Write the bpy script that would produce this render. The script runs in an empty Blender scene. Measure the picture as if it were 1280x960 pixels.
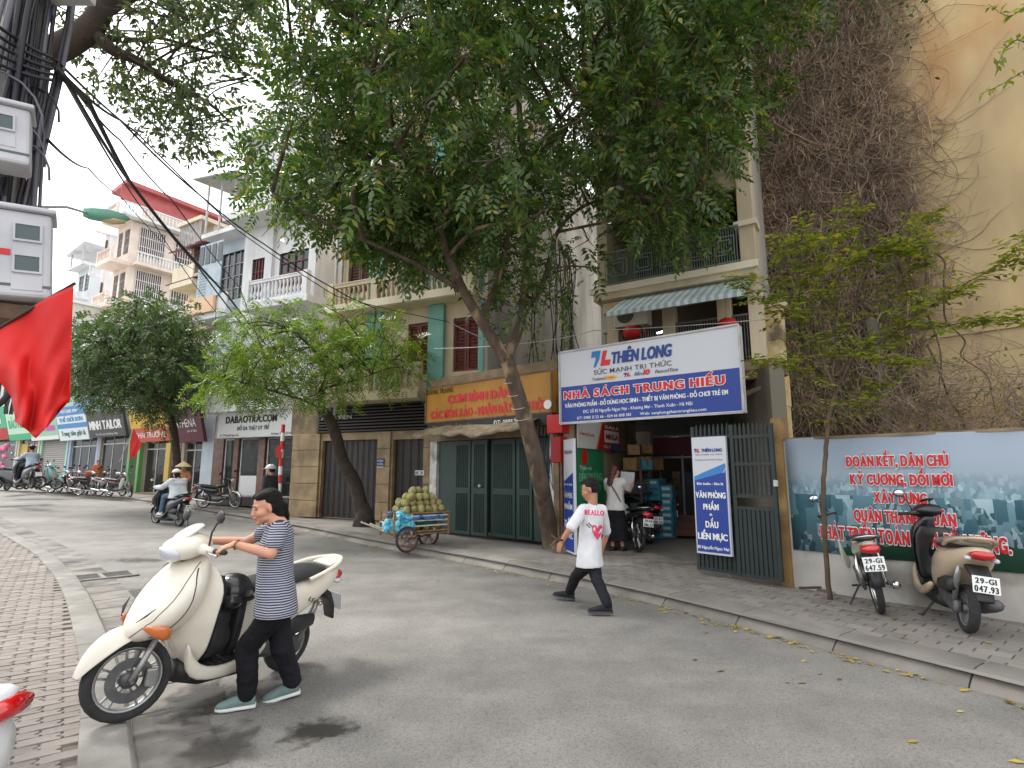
import bpy, bmesh, math, random, unicodedata
import numpy as np
from mathutils import Vector, Matrix, Quaternion
random.seed(7); RNG = np.random.default_rng(11)
S = bpy.context.scene; COL = S.collection
PI = math.pi
# ---------------------------------------------------------------- camera, world, sun, exposure
FPX = 694.0; PITCH = math.atan(110/FPX); EYE = 1.58
cam = bpy.data.cameras.new('camera'); camo = bpy.data.objects.new('camera', cam); COL.objects.link(camo)
cam.sensor_width = 36; cam.lens = 36*FPX/1280; cam.clip_end = 2000; cam.clip_start = .05
camo.location = (0, 0, EYE); camo.rotation_euler = (PI/2+PITCH, 0, 0); S.camera = camo
SUN_EL, SUN_AZ = math.radians(52), math.radians(-62)      # azimuth measured from +Y towards +X
W = bpy.data.worlds.new('World'); S.world = W; W.use_nodes = True
nt = W.node_tree; bg = nt.nodes['Background']
sky = nt.nodes.new('ShaderNodeTexSky'); sky.sky_type = 'NISHITA'; sky.sun_disc = False
sky.sun_elevation = SUN_EL; sky.sun_rotation = SUN_AZ; sky.air_density = 1.2; sky.dust_density = 6; sky.ozone_density = 1
hs = nt.nodes.new('ShaderNodeHueSaturation'); hs.inputs['Saturation'].default_value = .12
nt.links.new(sky.outputs[0], hs.inputs['Color'])
mx = nt.nodes.new('ShaderNodeMix'); mx.data_type = 'RGBA'; mx.inputs[0].default_value = .55
nt.links.new(hs.outputs[0], mx.inputs[6]); mx.inputs[7].default_value = (10.5, 10.8, 11.2, 1)   # even cloud cover over the clear sky
nt.links.new(mx.outputs[2], bg.inputs[0]); bg.inputs[1].default_value = .12
sl = bpy.data.lights.new('sun', 'SUN'); sl.energy = 1.5; sl.angle = math.radians(12); sl.color = (1, .955, .89)
so = bpy.data.objects.new('sun', sl); COL.objects.link(so)
sd = Vector((math.sin(SUN_AZ)*math.cos(SUN_EL), math.cos(SUN_AZ)*math.cos(SUN_EL), math.sin(SUN_EL)))
so.rotation_euler = sd.to_track_quat('Z', 'Y').to_euler()
S.view_settings.view_transform = 'Standard'; S.view_settings.look = 'None'
S.view_settings.exposure = 1.08; S.view_settings.gamma = 1
S.cycles.max_bounces = 6; S.cycles.diffuse_bounces = 3; S.cycles.glossy_bounces = 2; S.cycles.transmission_bounces = 4
S.cycles.use_denoising = True
# ---------------------------------------------------------------- placing helpers
CC, SS = math.cos(PITCH), math.sin(PITCH)
def hgt(x, y):                                   # the street climbs gently away to the left
    t = -.7*x + .71*y
    t = min(t, 70); return .01*max(0, t-4)+.012*max(0, t-16)
def ray(px, py):
    a = (px-640)/FPX; b = -(py-480)/FPX
    return (a, CC-b*SS, SS+b*CC)
def at(px, py, Y):                               # point seen at a photo pixel, at distance Y
    r = ray(px, py); t = Y/r[1]
    return Vector((r[0]*t, Y, EYE+r[2]*t))
def gnd(px, py, dz=0.):                          # point of the ground (plus dz) seen at a pixel
    r = ray(px, py); z = dz
    for _ in range(25):
        t = (z-EYE)/r[2]; z = hgt(r[0]*t, r[1]*t)+dz
    t = (z-EYE)/r[2]
    return Vector((r[0]*t, r[1]*t, z))
class Frame:                                     # a vertical facade plane: s along it, d out of it, z up from its foot
    def __init__(self, px, Y, tan, z0=None):
        r = ray(px, 590); self.x = r[0]/r[1]*Y; self.y = Y
        L = math.hypot(tan, 1); self.u = (tan/L, -1/L); self.n = (self.u[1], -self.u[0])
        self.z = hgt(self.x, self.y)+.12 if z0 is None else z0
        self.rot = math.atan2(self.u[1], self.u[0])
    def sz(self, px, py, d=0.):
        r = ray(px, py); ax = self.x+self.n[0]*d; ay = self.y+self.n[1]*d
        t = (ax*self.n[0]+ay*self.n[1])/(r[0]*self.n[0]+r[1]*self.n[1])
        return ((r[0]*t-ax)*self.u[0]+(r[1]*t-ay)*self.u[1], EYE+r[2]*t-self.z)
    def s(self, px, py, d=0.): return self.sz(px, py, d)[0]
    def h(self, px, py, d=0.): return self.sz(px, py, d)[1]
    def rect(self, x0, y0, x1, y1, d=0.):        # pixel corners -> s0, s1, z0, z1
        my, mx_ = (y0+y1)/2, (x0+x1)/2
        return self.s(x0, my, d), self.s(x1, my, d), self.h(mx_, y1, d), self.h(mx_, y0, d)
    def world(self, s, d, z):
        return Vector((self.x+self.u[0]*s+self.n[0]*d, self.y+self.u[1]*s+self.n[1]*d, self.z+z))
    def root(self, name, label, cat, group=None, s=0, d=0, z=0):
        o = thing(name, label, cat, self.world(s, d, z), self.rot, group); return o
# ---------------------------------------------------------------- object helpers
def tag(o, label=None, cat=None, group=None, kind=None):
    if label: o['label'] = label
    if cat: o['category'] = cat
    if group: o['group'] = group
    if kind: o['kind'] = kind
    return o
def thing(name, label, cat, loc=(0, 0, 0), rz=0., group=None):
    o = bpy.data.objects.new(name, None); COL.objects.link(o); o.empty_display_size = .1
    o.location = loc; o.rotation_euler = (0, 0, rz)
    return tag(o, label, cat, group)
def children(o): return [c for c in list(bpy.data.objects) if c.parent == o]
def copy_tree(o, parent=None, cm=None):
    if cm is None:
        cm = {}
        for c in bpy.data.objects:
            if c.parent: cm.setdefault(c.parent.name, []).append(c)
    c = o.copy(); COL.objects.link(c); c.parent = parent
    if parent: c.matrix_parent_inverse = o.matrix_parent_inverse.copy()
    for ch in cm.get(o.name, []): copy_tree(ch, c, cm)
    return c
def link_mesh(name, me, mat, parent=None, loc=None, rot=None):
    o = bpy.data.objects.new(name, me); COL.objects.link(o); o.parent = parent
    if mat is not None and not me.materials: me.materials.append(mat)
    if loc is not None: o.location = loc
    if rot is not None: o.rotation_euler = rot
    return o
def smooth(me, ang=None):
    me.polygons.foreach_set('use_smooth', [True]*len(me.polygons))
class M:
    """collects shapes; build() links them as ONE mesh object"""
    def __init__(m): m.v = []; m.f = []
    def add(m, vs, fs):
        k = len(m.v); m.v += [tuple(v) for v in vs]; m.f += [tuple(i+k for i in f) for f in fs]; return m
    def box(m, x0, x1, y0, y1, z0, z1, T=None):
        vs = [(x, y, z) for z in (z0, z1) for y in (y0, y1) for x in (x0, x1)]
        if T is not None: vs = [T @ Vector(v) for v in vs]
        return m.add(vs, [(0, 2, 3, 1), (4, 5, 7, 6), (0, 1, 5, 4), (2, 6, 7, 3), (0, 4, 6, 2), (1, 3, 7, 5)])
    def beam(m, a, b, w, h, up=(0, 0, 1)):       # box from a to b
        a, b = Vector(a), Vector(b); d = (b-a).normalized(); r = d.cross(Vector(up))
        if r.length < 1e-4: r = d.cross(Vector((1, 0, 0)))
        r.normalize(); u = r.cross(d)
        vs = [p+r*sx*w/2+u*sz*h/2 for p in (a, b) for sz in (-1, 1) for sx in (-1, 1)]
        return m.add(vs, [(0, 1, 3, 2), (4, 6, 7, 5), (0, 4, 5, 1), (2, 3, 7, 6), (0, 2, 6, 4), (1, 5, 7, 3)])
    def tube(m, pts, r, n=8, cap=True, flat=1.):
        pts = [Vector(p) for p in pts]; N = len(pts)
        rs = r if isinstance(r, (list, tuple)) else [r]*N
        k = len(m.v); ref = None
        for i, p in enumerate(pts):
            t = (pts[min(i+1, N-1)]-pts[max(i-1, 0)])
            if t.length < 1e-9: t = Vector((0, 0, 1))
            t.normalize()
            if ref is None:
                ref = t.orthogonal() if abs(t.z) > .9 else t.cross(Vector((0, 0, 1)))
            ref = (ref-t*ref.dot(t))
            if ref.length < 1e-6: ref = t.orthogonal()
            ref.normalize(); bi = t.cross(ref)
            for j in range(n):
                a = 2*PI*j/n; m.v.append(tuple(p+(ref*math.cos(a)+bi*math.sin(a)*flat)*rs[i]))
        for i in range(N-1):
            for j in range(n):
                a = k+i*n+j; b = k+i*n+(j+1) % n; m.f.append((a, b, b+n, a+n))
        if cap:
            m.f.append(tuple(k+j for j in range(n-1, -1, -1))); m.f.append(tuple(k+(N-1)*n+j for j in range(n)))
        return m
    def lathe(m, prof, c=(0, 0, 0), ax='z', n=24, closed=False, sx=1, sy=1):
        k = len(m.v); c = Vector(c); N = len(prof)
        for (r, h) in prof:
            for j in range(n):
                a = 2*PI*j/n; x, y = r*math.cos(a)*sx, r*math.sin(a)*sy
                m.v.append(tuple(c+{'z': Vector((x, y, h)), 'y': Vector((x, h, y)), 'x': Vector((h, x, y))}[ax]))
        for i in range(N if closed else N-1):
            i2 = (i+1) % N
            for j in range(n):
                j2 = (j+1) % n
                q = (k+i*n+j, k+i*n+j2, k+i2*n+j2, k+i2*n+j)
                m.f.append(q if ax != 'y' else q[::-1])
        if not closed:
            a = tuple(k+j for j in range(n)); b = tuple(k+(N-1)*n+j for j in range(n))
            m.f.append(a[::-1] if ax != 'y' else a); m.f.append(b if ax != 'y' else b[::-1])
        return m
    def ell(m, c, r, nu=12, nv=8, R=None):
        c = Vector(c); rr = r if isinstance(r, (tuple, list)) else (r, r, r); k = len(m.v)
        def P(x, y, z):
            v = Vector((x*rr[0], y*rr[1], z*rr[2]))
            return tuple(c+(R @ v if R is not None else v))
        m.v.append(P(0, 0, -1))
        for i in range(1, nv):
            t = -PI/2+PI*i/nv
            for j in range(nu): m.v.append(P(math.cos(t)*math.cos(2*PI*j/nu), math.cos(t)*math.sin(2*PI*j/nu), math.sin(t)))
        m.v.append(P(0, 0, 1)); e = len(m.v)-1
        for j in range(nu):
            m.f.append((k, k+1+(j+1) % nu, k+1+j)); b = k+1+(nv-2)*nu; m.f.append((b+j, b+(j+1) % nu, e))
        for i in range(nv-2):
            for j in range(nu):
                a = k+1+i*nu+j; b = k+1+i*nu+(j+1) % nu; m.f.append((a, b, b+nu, a+nu))
        return m
    def prism(m, poly, a0, a1, ax='y'):          # polygon in the plane across ax, extruded along it
        n = len(poly)
        def P(u, w, a): return {'y': (u, a, w), 'x': (a, u, w), 'z': (u, w, a)}[ax]
        vs = [P(u, w, a0) for u, w in poly]+[P(u, w, a1) for u, w in poly]
        fs = [tuple(range(n)), tuple(range(2*n-1, n-1, -1))]+[(i, i+n, (i+1) % n+n, (i+1) % n) for i in range(n)]
        return m.add(vs, fs)
    def loft(m, secs, cap=True):                 # rings with equal counts
        k = len(m.v); n = len(secs[0])
        for s_ in secs: m.v += [tuple(p) for p in s_]
        for i in range(len(secs)-1):
            for j in range(n):
                a = k+i*n+j; b = k+i*n+(j+1) % n; m.f.append((a, b, b+n, a+n))
        if cap:
            m.f.append(tuple(k+j for j in range(n-1, -1, -1))); m.f.append(tuple(k+(len(secs)-1)*n+j for j in range(n)))
        return m
    def mesh(m, name, fix=True):
        me = bpy.data.meshes.new(name); me.from_pydata(m.v, [], m.f)
        if fix:
            b = bmesh.new(); b.from_mesh(me); bmesh.ops.recalc_face_normals(b, faces=b.faces); b.to_mesh(me); b.free()
        me.update(); return me
    def build(m, name, mat, parent=None, sm=False, bevel=0, sub=0, loc=None, rot=None, fix=True, solid=0, auto=None):
        me = m.mesh(name, fix); o = link_mesh(name, me, mat, parent, loc, rot)
        if sm or sub: smooth(me)
        if solid:
            q = o.modifiers.new('thick', 'SOLIDIFY'); q.thickness = solid
        if bevel:
            q = o.modifiers.new('edge', 'BEVEL'); q.width = bevel; q.segments = 2; q.limit_method = 'ANGLE'; q.angle_limit = math.radians(40)
        if sub:
            q = o.modifiers.new('round', 'SUBSURF'); q.levels = sub; q.render_levels = sub
        if auto:
            smooth(me)
            q = o.modifiers.new('split', 'EDGE_SPLIT'); q.split_angle = math.radians(auto)
        return o
def sec(ax, pos, c, hw, hh, n=16, e=2.5, skew=0.):
    """super-ellipse ring across axis ax: c=(u,w) centre, hw/hh half sizes"""
    out = []
    for j in range(n):
        a = 2*PI*j/n; ca, sa = math.cos(a), math.sin(a)
        u = c[0]+hw*math.copysign(abs(ca)**(2/e), ca); w = c[1]+hh*math.copysign(abs(sa)**(2/e), sa)
        p = pos+skew*(w-c[1])
        out.append({'x': (p, u, w), 'y': (u, p, w), 'z': (u, w, p)}[ax])
    return out
def remeshed(m, name, mat, parent, voxel, sm_it=4, loc=None, rot=None, fac=.5, wr=0., wf=(9, 9, 20)):
    """fuse overlapping shapes into one continuous smooth skin"""
    me = m.mesh(name+'_src'); o = bpy.data.objects.new(name+'_src', me); COL.objects.link(o)
    r = o.modifiers.new('r', 'REMESH'); r.mode = 'VOXEL'; r.voxel_size = voxel; r.use_smooth_shade = True
    s_ = o.modifiers.new('s', 'SMOOTH'); s_.factor = fac; s_.iterations = sm_it
    dg = bpy.context.evaluated_depsgraph_get()
    me2 = bpy.data.meshes.new_from_object(o.evaluated_get(dg)); me2.name = name
    bpy.data.objects.remove(o); bpy.data.meshes.remove(me)
    if wr:                                       # cloth folds as real relief
        from mathutils import noise
        N_ = len(me2.vertices); co = np.empty(N_*3, np.float32); no = np.empty(N_*3, np.float32); me2.vertices.foreach_get('co', co); me2.vertex_normals.foreach_get('vector', no)
        K = np.empty(N_); P3 = co.reshape(-1, 3)
        for i, (x, y, z) in enumerate(P3.tolist()): K[i] = (.5-abs(noise.noise((x*wf[0], y*wf[1], z*wf[2]))))*1.5+noise.noise((x*wf[0]*2.1+7, y*wf[1]*2.1, z*wf[2]*1.7+x*9))*.6
        P3 += no.reshape(-1, 3)*(K*wr)[:, None].astype(np.float32); me2.vertices.foreach_set('co', co)
    smooth(me2)
    me2.materials.clear()
    return link_mesh(name, me2, mat, parent, loc, rot)
# ---------------------------------------------------------------- materials
MATS = {}
def srgb(*c):
    if len(c) == 1: c = c[0]
    return tuple(((x/255)/12.92 if x/255 <= .04045 else ((x/255+.055)/1.055)**2.4) for x in c)
def mat(name, c, c2=None, scale=6., rough=.7, bump=0., bscale=None, metal=0., mixlo=.35, mixhi=.65, c3=None, scale3=1.2, lo3=.5, hi3=.7, coat=0., spec=.5, island=0., detail=6., stretch=None, emit=0., trans=0.):
    if name in MATS: return MATS[name]
    m = bpy.data.materials.new(name); m.use_nodes = True; n = m.node_tree.nodes; l = m.node_tree.links
    b = n['Principled BSDF']; b.inputs['Roughness'].default_value = rough; b.inputs['Metallic'].default_value = metal
    b.inputs['Specular IOR Level'].default_value = spec; b.inputs['Coat Weight'].default_value = coat
    col = None; tc = n.new('ShaderNodeTexCoord'); src = tc.outputs['Object']
    if stretch:
        mp = n.new('ShaderNodeMapping'); mp.inputs['Scale'].default_value = stretch; l.new(src, mp.inputs[0]); src = mp.outputs[0]
    def noise(sc, lo, hi, dt=detail):
        t = n.new('ShaderNodeTexNoise'); t.inputs['Scale'].default_value = sc; t.inputs['Detail'].default_value = dt
        l.new(src, t.inputs['Vector']); r = n.new('ShaderNodeMapRange'); r.inputs[1].default_value = lo; r.inputs[2].default_value = hi
        l.new(t.outputs['Fac'], r.inputs[0]); return r.outputs[0]
    def mixc(f, a, bb, bt='MIX'):
        x = n.new('ShaderNodeMix'); x.data_type = 'RGBA'; x.blend_type = bt
        if isinstance(f, float): x.inputs[0].default_value = f
        else: l.new(f, x.inputs[0])
        for k, q in ((6, a), (7, bb)):
            if isinstance(q, tuple): x.inputs[k].default_value = (*q[:3], 1)
            else: l.new(q, x.inputs[k])
        return x.outputs[2]
    if c2 is not None: col = mixc(noise(scale, mixlo, mixhi), c, c2)
    if c3 is not None: col = mixc(noise(scale3, lo3, hi3), col if col is not None else c, c3)
    if island:
        g = n.new('ShaderNodeNewGeometry'); h = n.new('ShaderNodeHueSaturation')
        r = n.new('ShaderNodeMapRange'); r.inputs[3].default_value = 1-island; r.inputs[4].default_value = 1+island
        l.new(g.outputs['Random Per Island'], r.inputs[0]); l.new(r.outputs[0], h.inputs['Value'])
        if col is None: h.inputs['Color'].default_value = (*c, 1)
        else: l.new(col, h.inputs['Color'])
        col = h.outputs[0]
    if col is None: b.inputs['Base Color'].default_value = (*c, 1)
    else: l.new(col, b.inputs['Base Color'])
    if bump:
        t = n.new('ShaderNodeTexNoise'); t.inputs['Scale'].default_value = bscale or scale*4; t.inputs['Detail'].default_value = 4
        l.new(src, t.inputs['Vector']); bp = n.new('ShaderNodeBump'); bp.inputs['Strength'].default_value = min(bump, 1); bp.inputs['Distance'].default_value = .03 if bump >= .9 else .01
        l.new(t.outputs['Fac'], bp.inputs['Height']); l.new(bp.outputs[0], b.inputs['Normal'])
    if emit:
        b.inputs['Emission Color'].default_value = (*c, 1); b.inputs['Emission Strength'].default_value = emit
    MATS[name] = m; return m
def leafmat(name, c, c2, var=.35, yellow=None, trans=.3, gloss=.4):
    if name in MATS: return MATS[name]
    m = bpy.data.materials.new(name); m.use_nodes = True; n = m.node_tree.nodes; l = m.node_tree.links
    b = n['Principled BSDF']; b.inputs['Roughness'].default_value = gloss
    g = n.new('ShaderNodeNewGeometry'); r = n.new('ShaderNodeValToRGB'); el = r.color_ramp.elements
    el[0].position = 0; el[0].color = (*c, 1); el[1].position = .88; el[1].color = (*c2, 1)
    if yellow:
        e = el.new(.97); e.color = (*yellow, 1)
    l.new(g.outputs['Random Per Island'], r.inputs[0])
    l.new(r.outputs[0], b.inputs['Base Color'])
    t = n.new('ShaderNodeBsdfTranslucent'); h = n.new('ShaderNodeHueSaturation'); h.inputs['Value'].default_value = 1.5
    h.inputs['Saturation'].default_value = 1.1
    l.new(r.outputs[0], h.inputs['Color']); l.new(h.outputs[0], t.inputs[0])
    x = n.new('ShaderNodeMixShader'); x.inputs[0].default_value = trans; l.new(b.outputs[0], x.inputs[1]); l.new(t.outputs[0], x.inputs[2])
    l.new(x.outputs[0], n['Material Output'].inputs[0]); MATS[name] = m; return m
def glass(name='shop glass', c=(.03, .035, .035), rough=.05, alpha=.35):
    if name in MATS: return MATS[name]
    m = bpy.data.materials.new(name); m.use_nodes = True; n = m.node_tree.nodes; l = m.node_tree.links
    b = n['Principled BSDF']; b.inputs['Base Color'].default_value = (*c, 1); b.inputs['Roughness'].default_value = rough
    t = n.new('ShaderNodeBsdfTransparent'); x = n.new('ShaderNodeMixShader'); x.inputs[0].default_value = alpha
    l.new(t.outputs[0], x.inputs[1]); l.new(b.outputs[0], x.inputs[2]); l.new(x.outputs[0], n['Material Output'].inputs[0])
    MATS[name] = m; return m
def plain(name, rgb255, rough=.6, **k): return mat(name, srgb(*rgb255), rough=rough, **k)
# ---------------------------------------------------------------- lettering
GL = {}
def glyph(ch, bold):
    key = (ch, bold)
    if key in GL: return GL[key]
    cu = bpy.data.curves.new('g', 'FONT'); cu.body = ch; cu.offset = bold*.45 if bold < .2 else bold; cu.size = 1; cu.resolution_u = 3
    o = bpy.data.objects.new('g', cu); me = o.to_mesh()
    v = [(p.co.x, p.co.y) for p in me.vertices]; f = [tuple(p.vertices) for p in me.polygons]
    o.to_mesh_clear(); bpy.data.objects.remove(o); bpy.data.curves.remove(cu)
    GL[key] = (v, f); return GL[key]
def bar2(x0, y0, x1, y1, w):
    d = math.hypot(x1-x0, y1-y0); nx, ny = -(y1-y0)/d*w/2, (x1-x0)/d*w/2
    return [(x0-nx, y0-ny), (x1-nx, y1-ny), (x1+nx, y1+ny), (x0+nx, y0+ny)]
def layout(body, bold, track=.07, grow=0.):
    """typesets one line; accents are drawn as strokes so that they stay clean"""
    V = []; Fc = []; x = 0; w = .085+bold*1.2+grow
    def quad(q): k = len(V); V.extend(q); Fc.append((k, k+1, k+2, k+3))
    for c in body:
        if c == ' ': x += .3; continue
        base = {'Đ': 'D', 'đ': 'd'}.get(c); marks = []
        if base is None:
            d = unicodedata.normalize('NFD', c); base = d[0]; marks = list(d[1:])
        v, f = glyph(base, bold)
        v = list(v)
        if not v: continue
        x0 = min(p[0] for p in v)+bold; x1 = max(p[0] for p in v)-bold; W_ = x1-x0
        v2, f2 = glyph(base, bold+grow*2) if grow else (v, f)
        for dx, dep in (((0., 0.),) if bold < .03 else ((-bold*.9, 0.), (0., .0006), (bold*.9, .0012))):
            k = len(V); V.extend([(p[0]-x0+x+dx, p[1], dep) for p in v2]); Fc.extend([tuple(i+k for i in q) for q in f2])
        top = max(p[1] for p in v); cx = x+W_/2
        if base == 'i' and marks: top = .62
        if c == 'Đ': quad(bar2(x-.12-grow/2, .36, x+.25+grow/2, .36, w))
        if c == 'đ': quad(bar2(x+W_-.25, .62, x+W_+.1, .62, w))
        hi = top+.07
        for mk in marks:
            if mk == '\u0302': quad(bar2(cx-.17-grow/2, hi-.01-grow/3, cx+.015, hi+.13, w)); quad(bar2(cx-.015, hi+.13, cx+.17+grow/2, hi-.01-grow/3, w)); continue
            if mk == '\u0306': quad(bar2(cx-.17, hi+.11, cx-.08, hi+.02, w)); quad(bar2(cx-.1, hi+.025, cx+.1, hi+.025, w)); quad(bar2(cx+.08, hi+.02, cx+.17, hi+.11, w)); continue
            if mk == '\u031b': quad(bar2(x+W_-.07, top-.08, x+W_+.09+grow/2, top+.09+grow/2, w)); continue
        up = hi+(.16 if ('\u0302' in marks or '\u0306' in marks) else 0); sx = cx+(.12 if '\u0302' in marks else 0)
        g = grow/2
        for mk in marks:
            if mk == '\u0301': quad(bar2(sx-.07-g, up-g, sx+.1+g, up+.16+g, w))
            if mk == '\u0300': quad(bar2(sx-.1-g, up+.16+g, sx+.07+g, up-g, w))
            if mk == '\u0309': quad(bar2(sx-.06-g, up+.15, sx+.08+g, up+.12, w)); quad(bar2(sx+.05, up+.14+g, sx+.0, up-.02-g, w))
            if mk == '\u0303': quad(bar2(sx-.17-g, up+.0, sx-.04, up+.09, w)); quad(bar2(sx-.07, up+.09, sx+.07, up+.02, w)); quad(bar2(sx+.04, up+.02, sx+.17+g, up+.11, w))
            if mk == '\u0323': quad(bar2(cx-.055-g, -.15, cx+.055+g, -.15, w+.02))
        x += W_+track+bold*2
    return V, Fc, x-track
def text(body, x0, x1, zb, h, parent, m_, d=.006, bold=.02, name='lettering', outline=None, shear=0., track=.07, y=None, ow=.05, normal='y'):
    """one line of print on a sign face (local x along, z up, facing -y): from x0 to x1, baseline zb, cap height h"""
    out = []
    for grow, mt, dd in (((ow, outline, d), (0., m_, d+.005)) if outline else ((0., m_, d),)):
        V, Fc, w = layout(body, bold, track, grow)
        kx = (x1-x0)/max(w, 1e-3); kz = h/.73
        q = M(); q.add([(x0+(p[0]+shear*p[1]*kz/kx)*kx, -dd-(p[2] if len(p) > 2 else .0018), zb+p[1]*kz) for p in V], Fc)
        o = q.build(name, mt, parent, fix=False)
        out.append(o)
        if y is not None: o.location.y = y
    return out[-1]
# ================================================================ ground, road, pavements
asphalt = mat('asphalt', (.146, .138, .126), (.204, .193, .176), scale=2.2, rough=.88, bump=.55, bscale=160, c3=(.22, .21, .19), scale3=.45, lo3=.5, hi3=.75, mixlo=.3, mixhi=.7)
def speckle(m, sc=170, amt=.5):                   # fine bright and dark aggregate grains
    n = m.node_tree.nodes; l = m.node_tree.links; b = n['Principled BSDF']; src = b.inputs['Base Color'].links[0].from_socket
    tc = n.new('ShaderNodeTexCoord'); v = n.new('ShaderNodeTexVoronoi'); v.inputs['Scale'].default_value = sc; l.new(tc.outputs['Object'], v.inputs['Vector'])
    h = n.new('ShaderNodeHueSaturation'); h.inputs['Saturation'].default_value = 0; l.new(v.outputs['Color'], h.inputs['Color'])
    x = n.new('ShaderNodeMix'); x.data_type = 'RGBA'; x.blend_type = 'OVERLAY'; x.inputs[0].default_value = amt
    l.new(src, x.inputs[6]); l.new(h.outputs[0], x.inputs[7]); l.new(x.outputs[2], b.inputs['Base Color'])
speckle(asphalt, 110, .38)
def worn(m):                                      # tyre-polished lanes, tar seams and oil spots with shapes of their own
    n = m.node_tree.nodes; l = m.node_tree.links; b = n['Principled BSDF']; src = b.inputs['Base Color'].links[0].from_socket
    tc = n.new('ShaderNodeTexCoord'); mp = n.new('ShaderNodeMapping'); mp.inputs['Rotation'].default_value = (0, 0, math.radians(48)); mp.inputs['Scale'].default_value = (.12, .9, 1); l.new(tc.outputs['Object'], mp.inputs[0])
    t = n.new('ShaderNodeTexNoise'); t.inputs['Scale'].default_value = 1.; t.inputs['Detail'].default_value = 5; l.new(mp.outputs[0], t.inputs[0])
    r = n.new('ShaderNodeMapRange'); r.inputs[1].default_value = .35; r.inputs[2].default_value = .7; r.inputs[3].default_value = .80; r.inputs[4].default_value = 1.14; l.new(t.outputs[0], r.inputs[0])
    v = n.new('ShaderNodeTexVoronoi'); v.inputs['Scale'].default_value = .9; nz = n.new('ShaderNodeTexNoise'); nz.inputs['Scale'].default_value = 7; l.new(tc.outputs['Object'], nz.inputs[0])
    ad = n.new('ShaderNodeMixRGB'); ad.inputs[0].default_value = .06; l.new(tc.outputs['Object'], ad.inputs[1]); l.new(nz.outputs['Color'], ad.inputs[2]); l.new(ad.outputs[0], v.inputs['Vector'])
    q = n.new('ShaderNodeMapRange'); q.inputs[1].default_value = .05; q.inputs[2].default_value = .11; q.inputs[3].default_value = .62; q.inputs[4].default_value = 1.; l.new(v.outputs['Distance'], q.inputs[0])
    mu = n.new('ShaderNodeMath'); mu.operation = 'MULTIPLY'; l.new(r.outputs[0], mu.inputs[0]); l.new(q.outputs[0], mu.inputs[1])
    h = n.new('ShaderNodeHueSaturation'); l.new(mu.outputs[0], h.inputs['Value']); l.new(src, h.inputs['Color']); l.new(h.outputs[0], b.inputs['Base Color'])
worn(asphalt)
paver = mat('paver concrete', (.215, .188, .17), (.285, .25, .225), scale=3, rough=.9, bump=.4, bscale=90, c3=(.22, .2, .18), scale3=1.6, island=.0)
def objrand(m, amt=.25):                          # each piece a shade of its own
    n = m.node_tree.nodes; l = m.node_tree.links; b = n['Principled BSDF']; src = b.inputs['Base Color'].links[0].from_socket
    oi = n.new('ShaderNodeObjectInfo'); g = n.new('ShaderNodeNewGeometry'); ad = n.new('ShaderNodeMath'); ad.operation = 'ADD'
    l.new(oi.outputs['Random'], ad.inputs[0]); l.new(g.outputs['Random Per Island'], ad.inputs[1]); fr = n.new('ShaderNodeMath'); fr.operation = 'FRACT'; l.new(ad.outputs[0], fr.inputs[0])
    r = n.new('ShaderNodeMapRange'); r.inputs[3].default_value = 1-amt; r.inputs[4].default_value = 1+amt; l.new(fr.outputs[0], r.inputs[0])
    h = n.new('ShaderNodeHueSaturation'); l.new(r.outputs[0], h.inputs['Value']); l.new(src, h.inputs['Color']); l.new(h.outputs[0], b.inputs['Base Color'])
objrand(paver, .13)
paver_r = mat('worn paver', (.205, .185, .165), (.285, .255, .225), scale=2.5, rough=.92, bump=.4, bscale=80, c3=(.16, .14, .12), scale3=1.1, lo3=.45, hi3=.7)
objrand(paver_r, .16)
joint = mat('dirt joint', (.10, .085, .07), (.16, .14, .11), scale=6, rough=.95, bump=.5)
kerbm = mat('kerb concrete', (.20, .19, .172), (.285, .27, .245), scale=4, rough=.9, bump=.4, bscale=70, c3=(.17, .16, .14), scale3=2.2, lo3=.5, hi3=.75)
objrand(kerbm, .08)
kerbd = mat('worn kerb concrete', (.20, .18, .155), (.29, .265, .235), scale=3, rough=.92, bump=.5, bscale=60, c3=(.12, .11, .095), scale3=1.5, lo3=.46, hi3=.7); objrand(kerbd, .1)
concrete_old = mat('stained pavement concrete', (.2, .185, .165), (.27, .25, .225), scale=1.6, rough=.92, bump=.4, bscale=50, c3=(.13, .12, .105), scale3=.8, lo3=.5, hi3=.72)
wetm = mat('damp asphalt', (.055, .05, .044), (.10, .092, .08), scale=9, rough=.5, bump=.3, bscale=120)
mossm = mat('damp concrete', (.06, .058, .045), (.12, .115, .095), scale=7, rough=.55, bump=.5)
# --- road: one sheet to the horizon
def sheet(name, xs, ys, m_, dz=0.):
    q = M(); q.v = [(x, y, hgt(x, y)+dz) for y in ys for x in xs]; nx = len(xs)
    q.f = [(j*nx+i, j*nx+i+1, (j+1)*nx+i+1, (j+1)*nx+i) for j in range(len(ys)-1) for i in range(nx-1)]
    o = q.build(name, m_, sm=True, fix=False); tag(o, kind='structure'); return o
def spread(): return [-600, -200, -100]+[x*3. for x in range(-20, 9)]+[40, 100, 400]
sheet('road', spread(), [-60, -20]+[y*3. for y in range(-4, 22)]+[90, 200, 700], asphalt)
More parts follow.
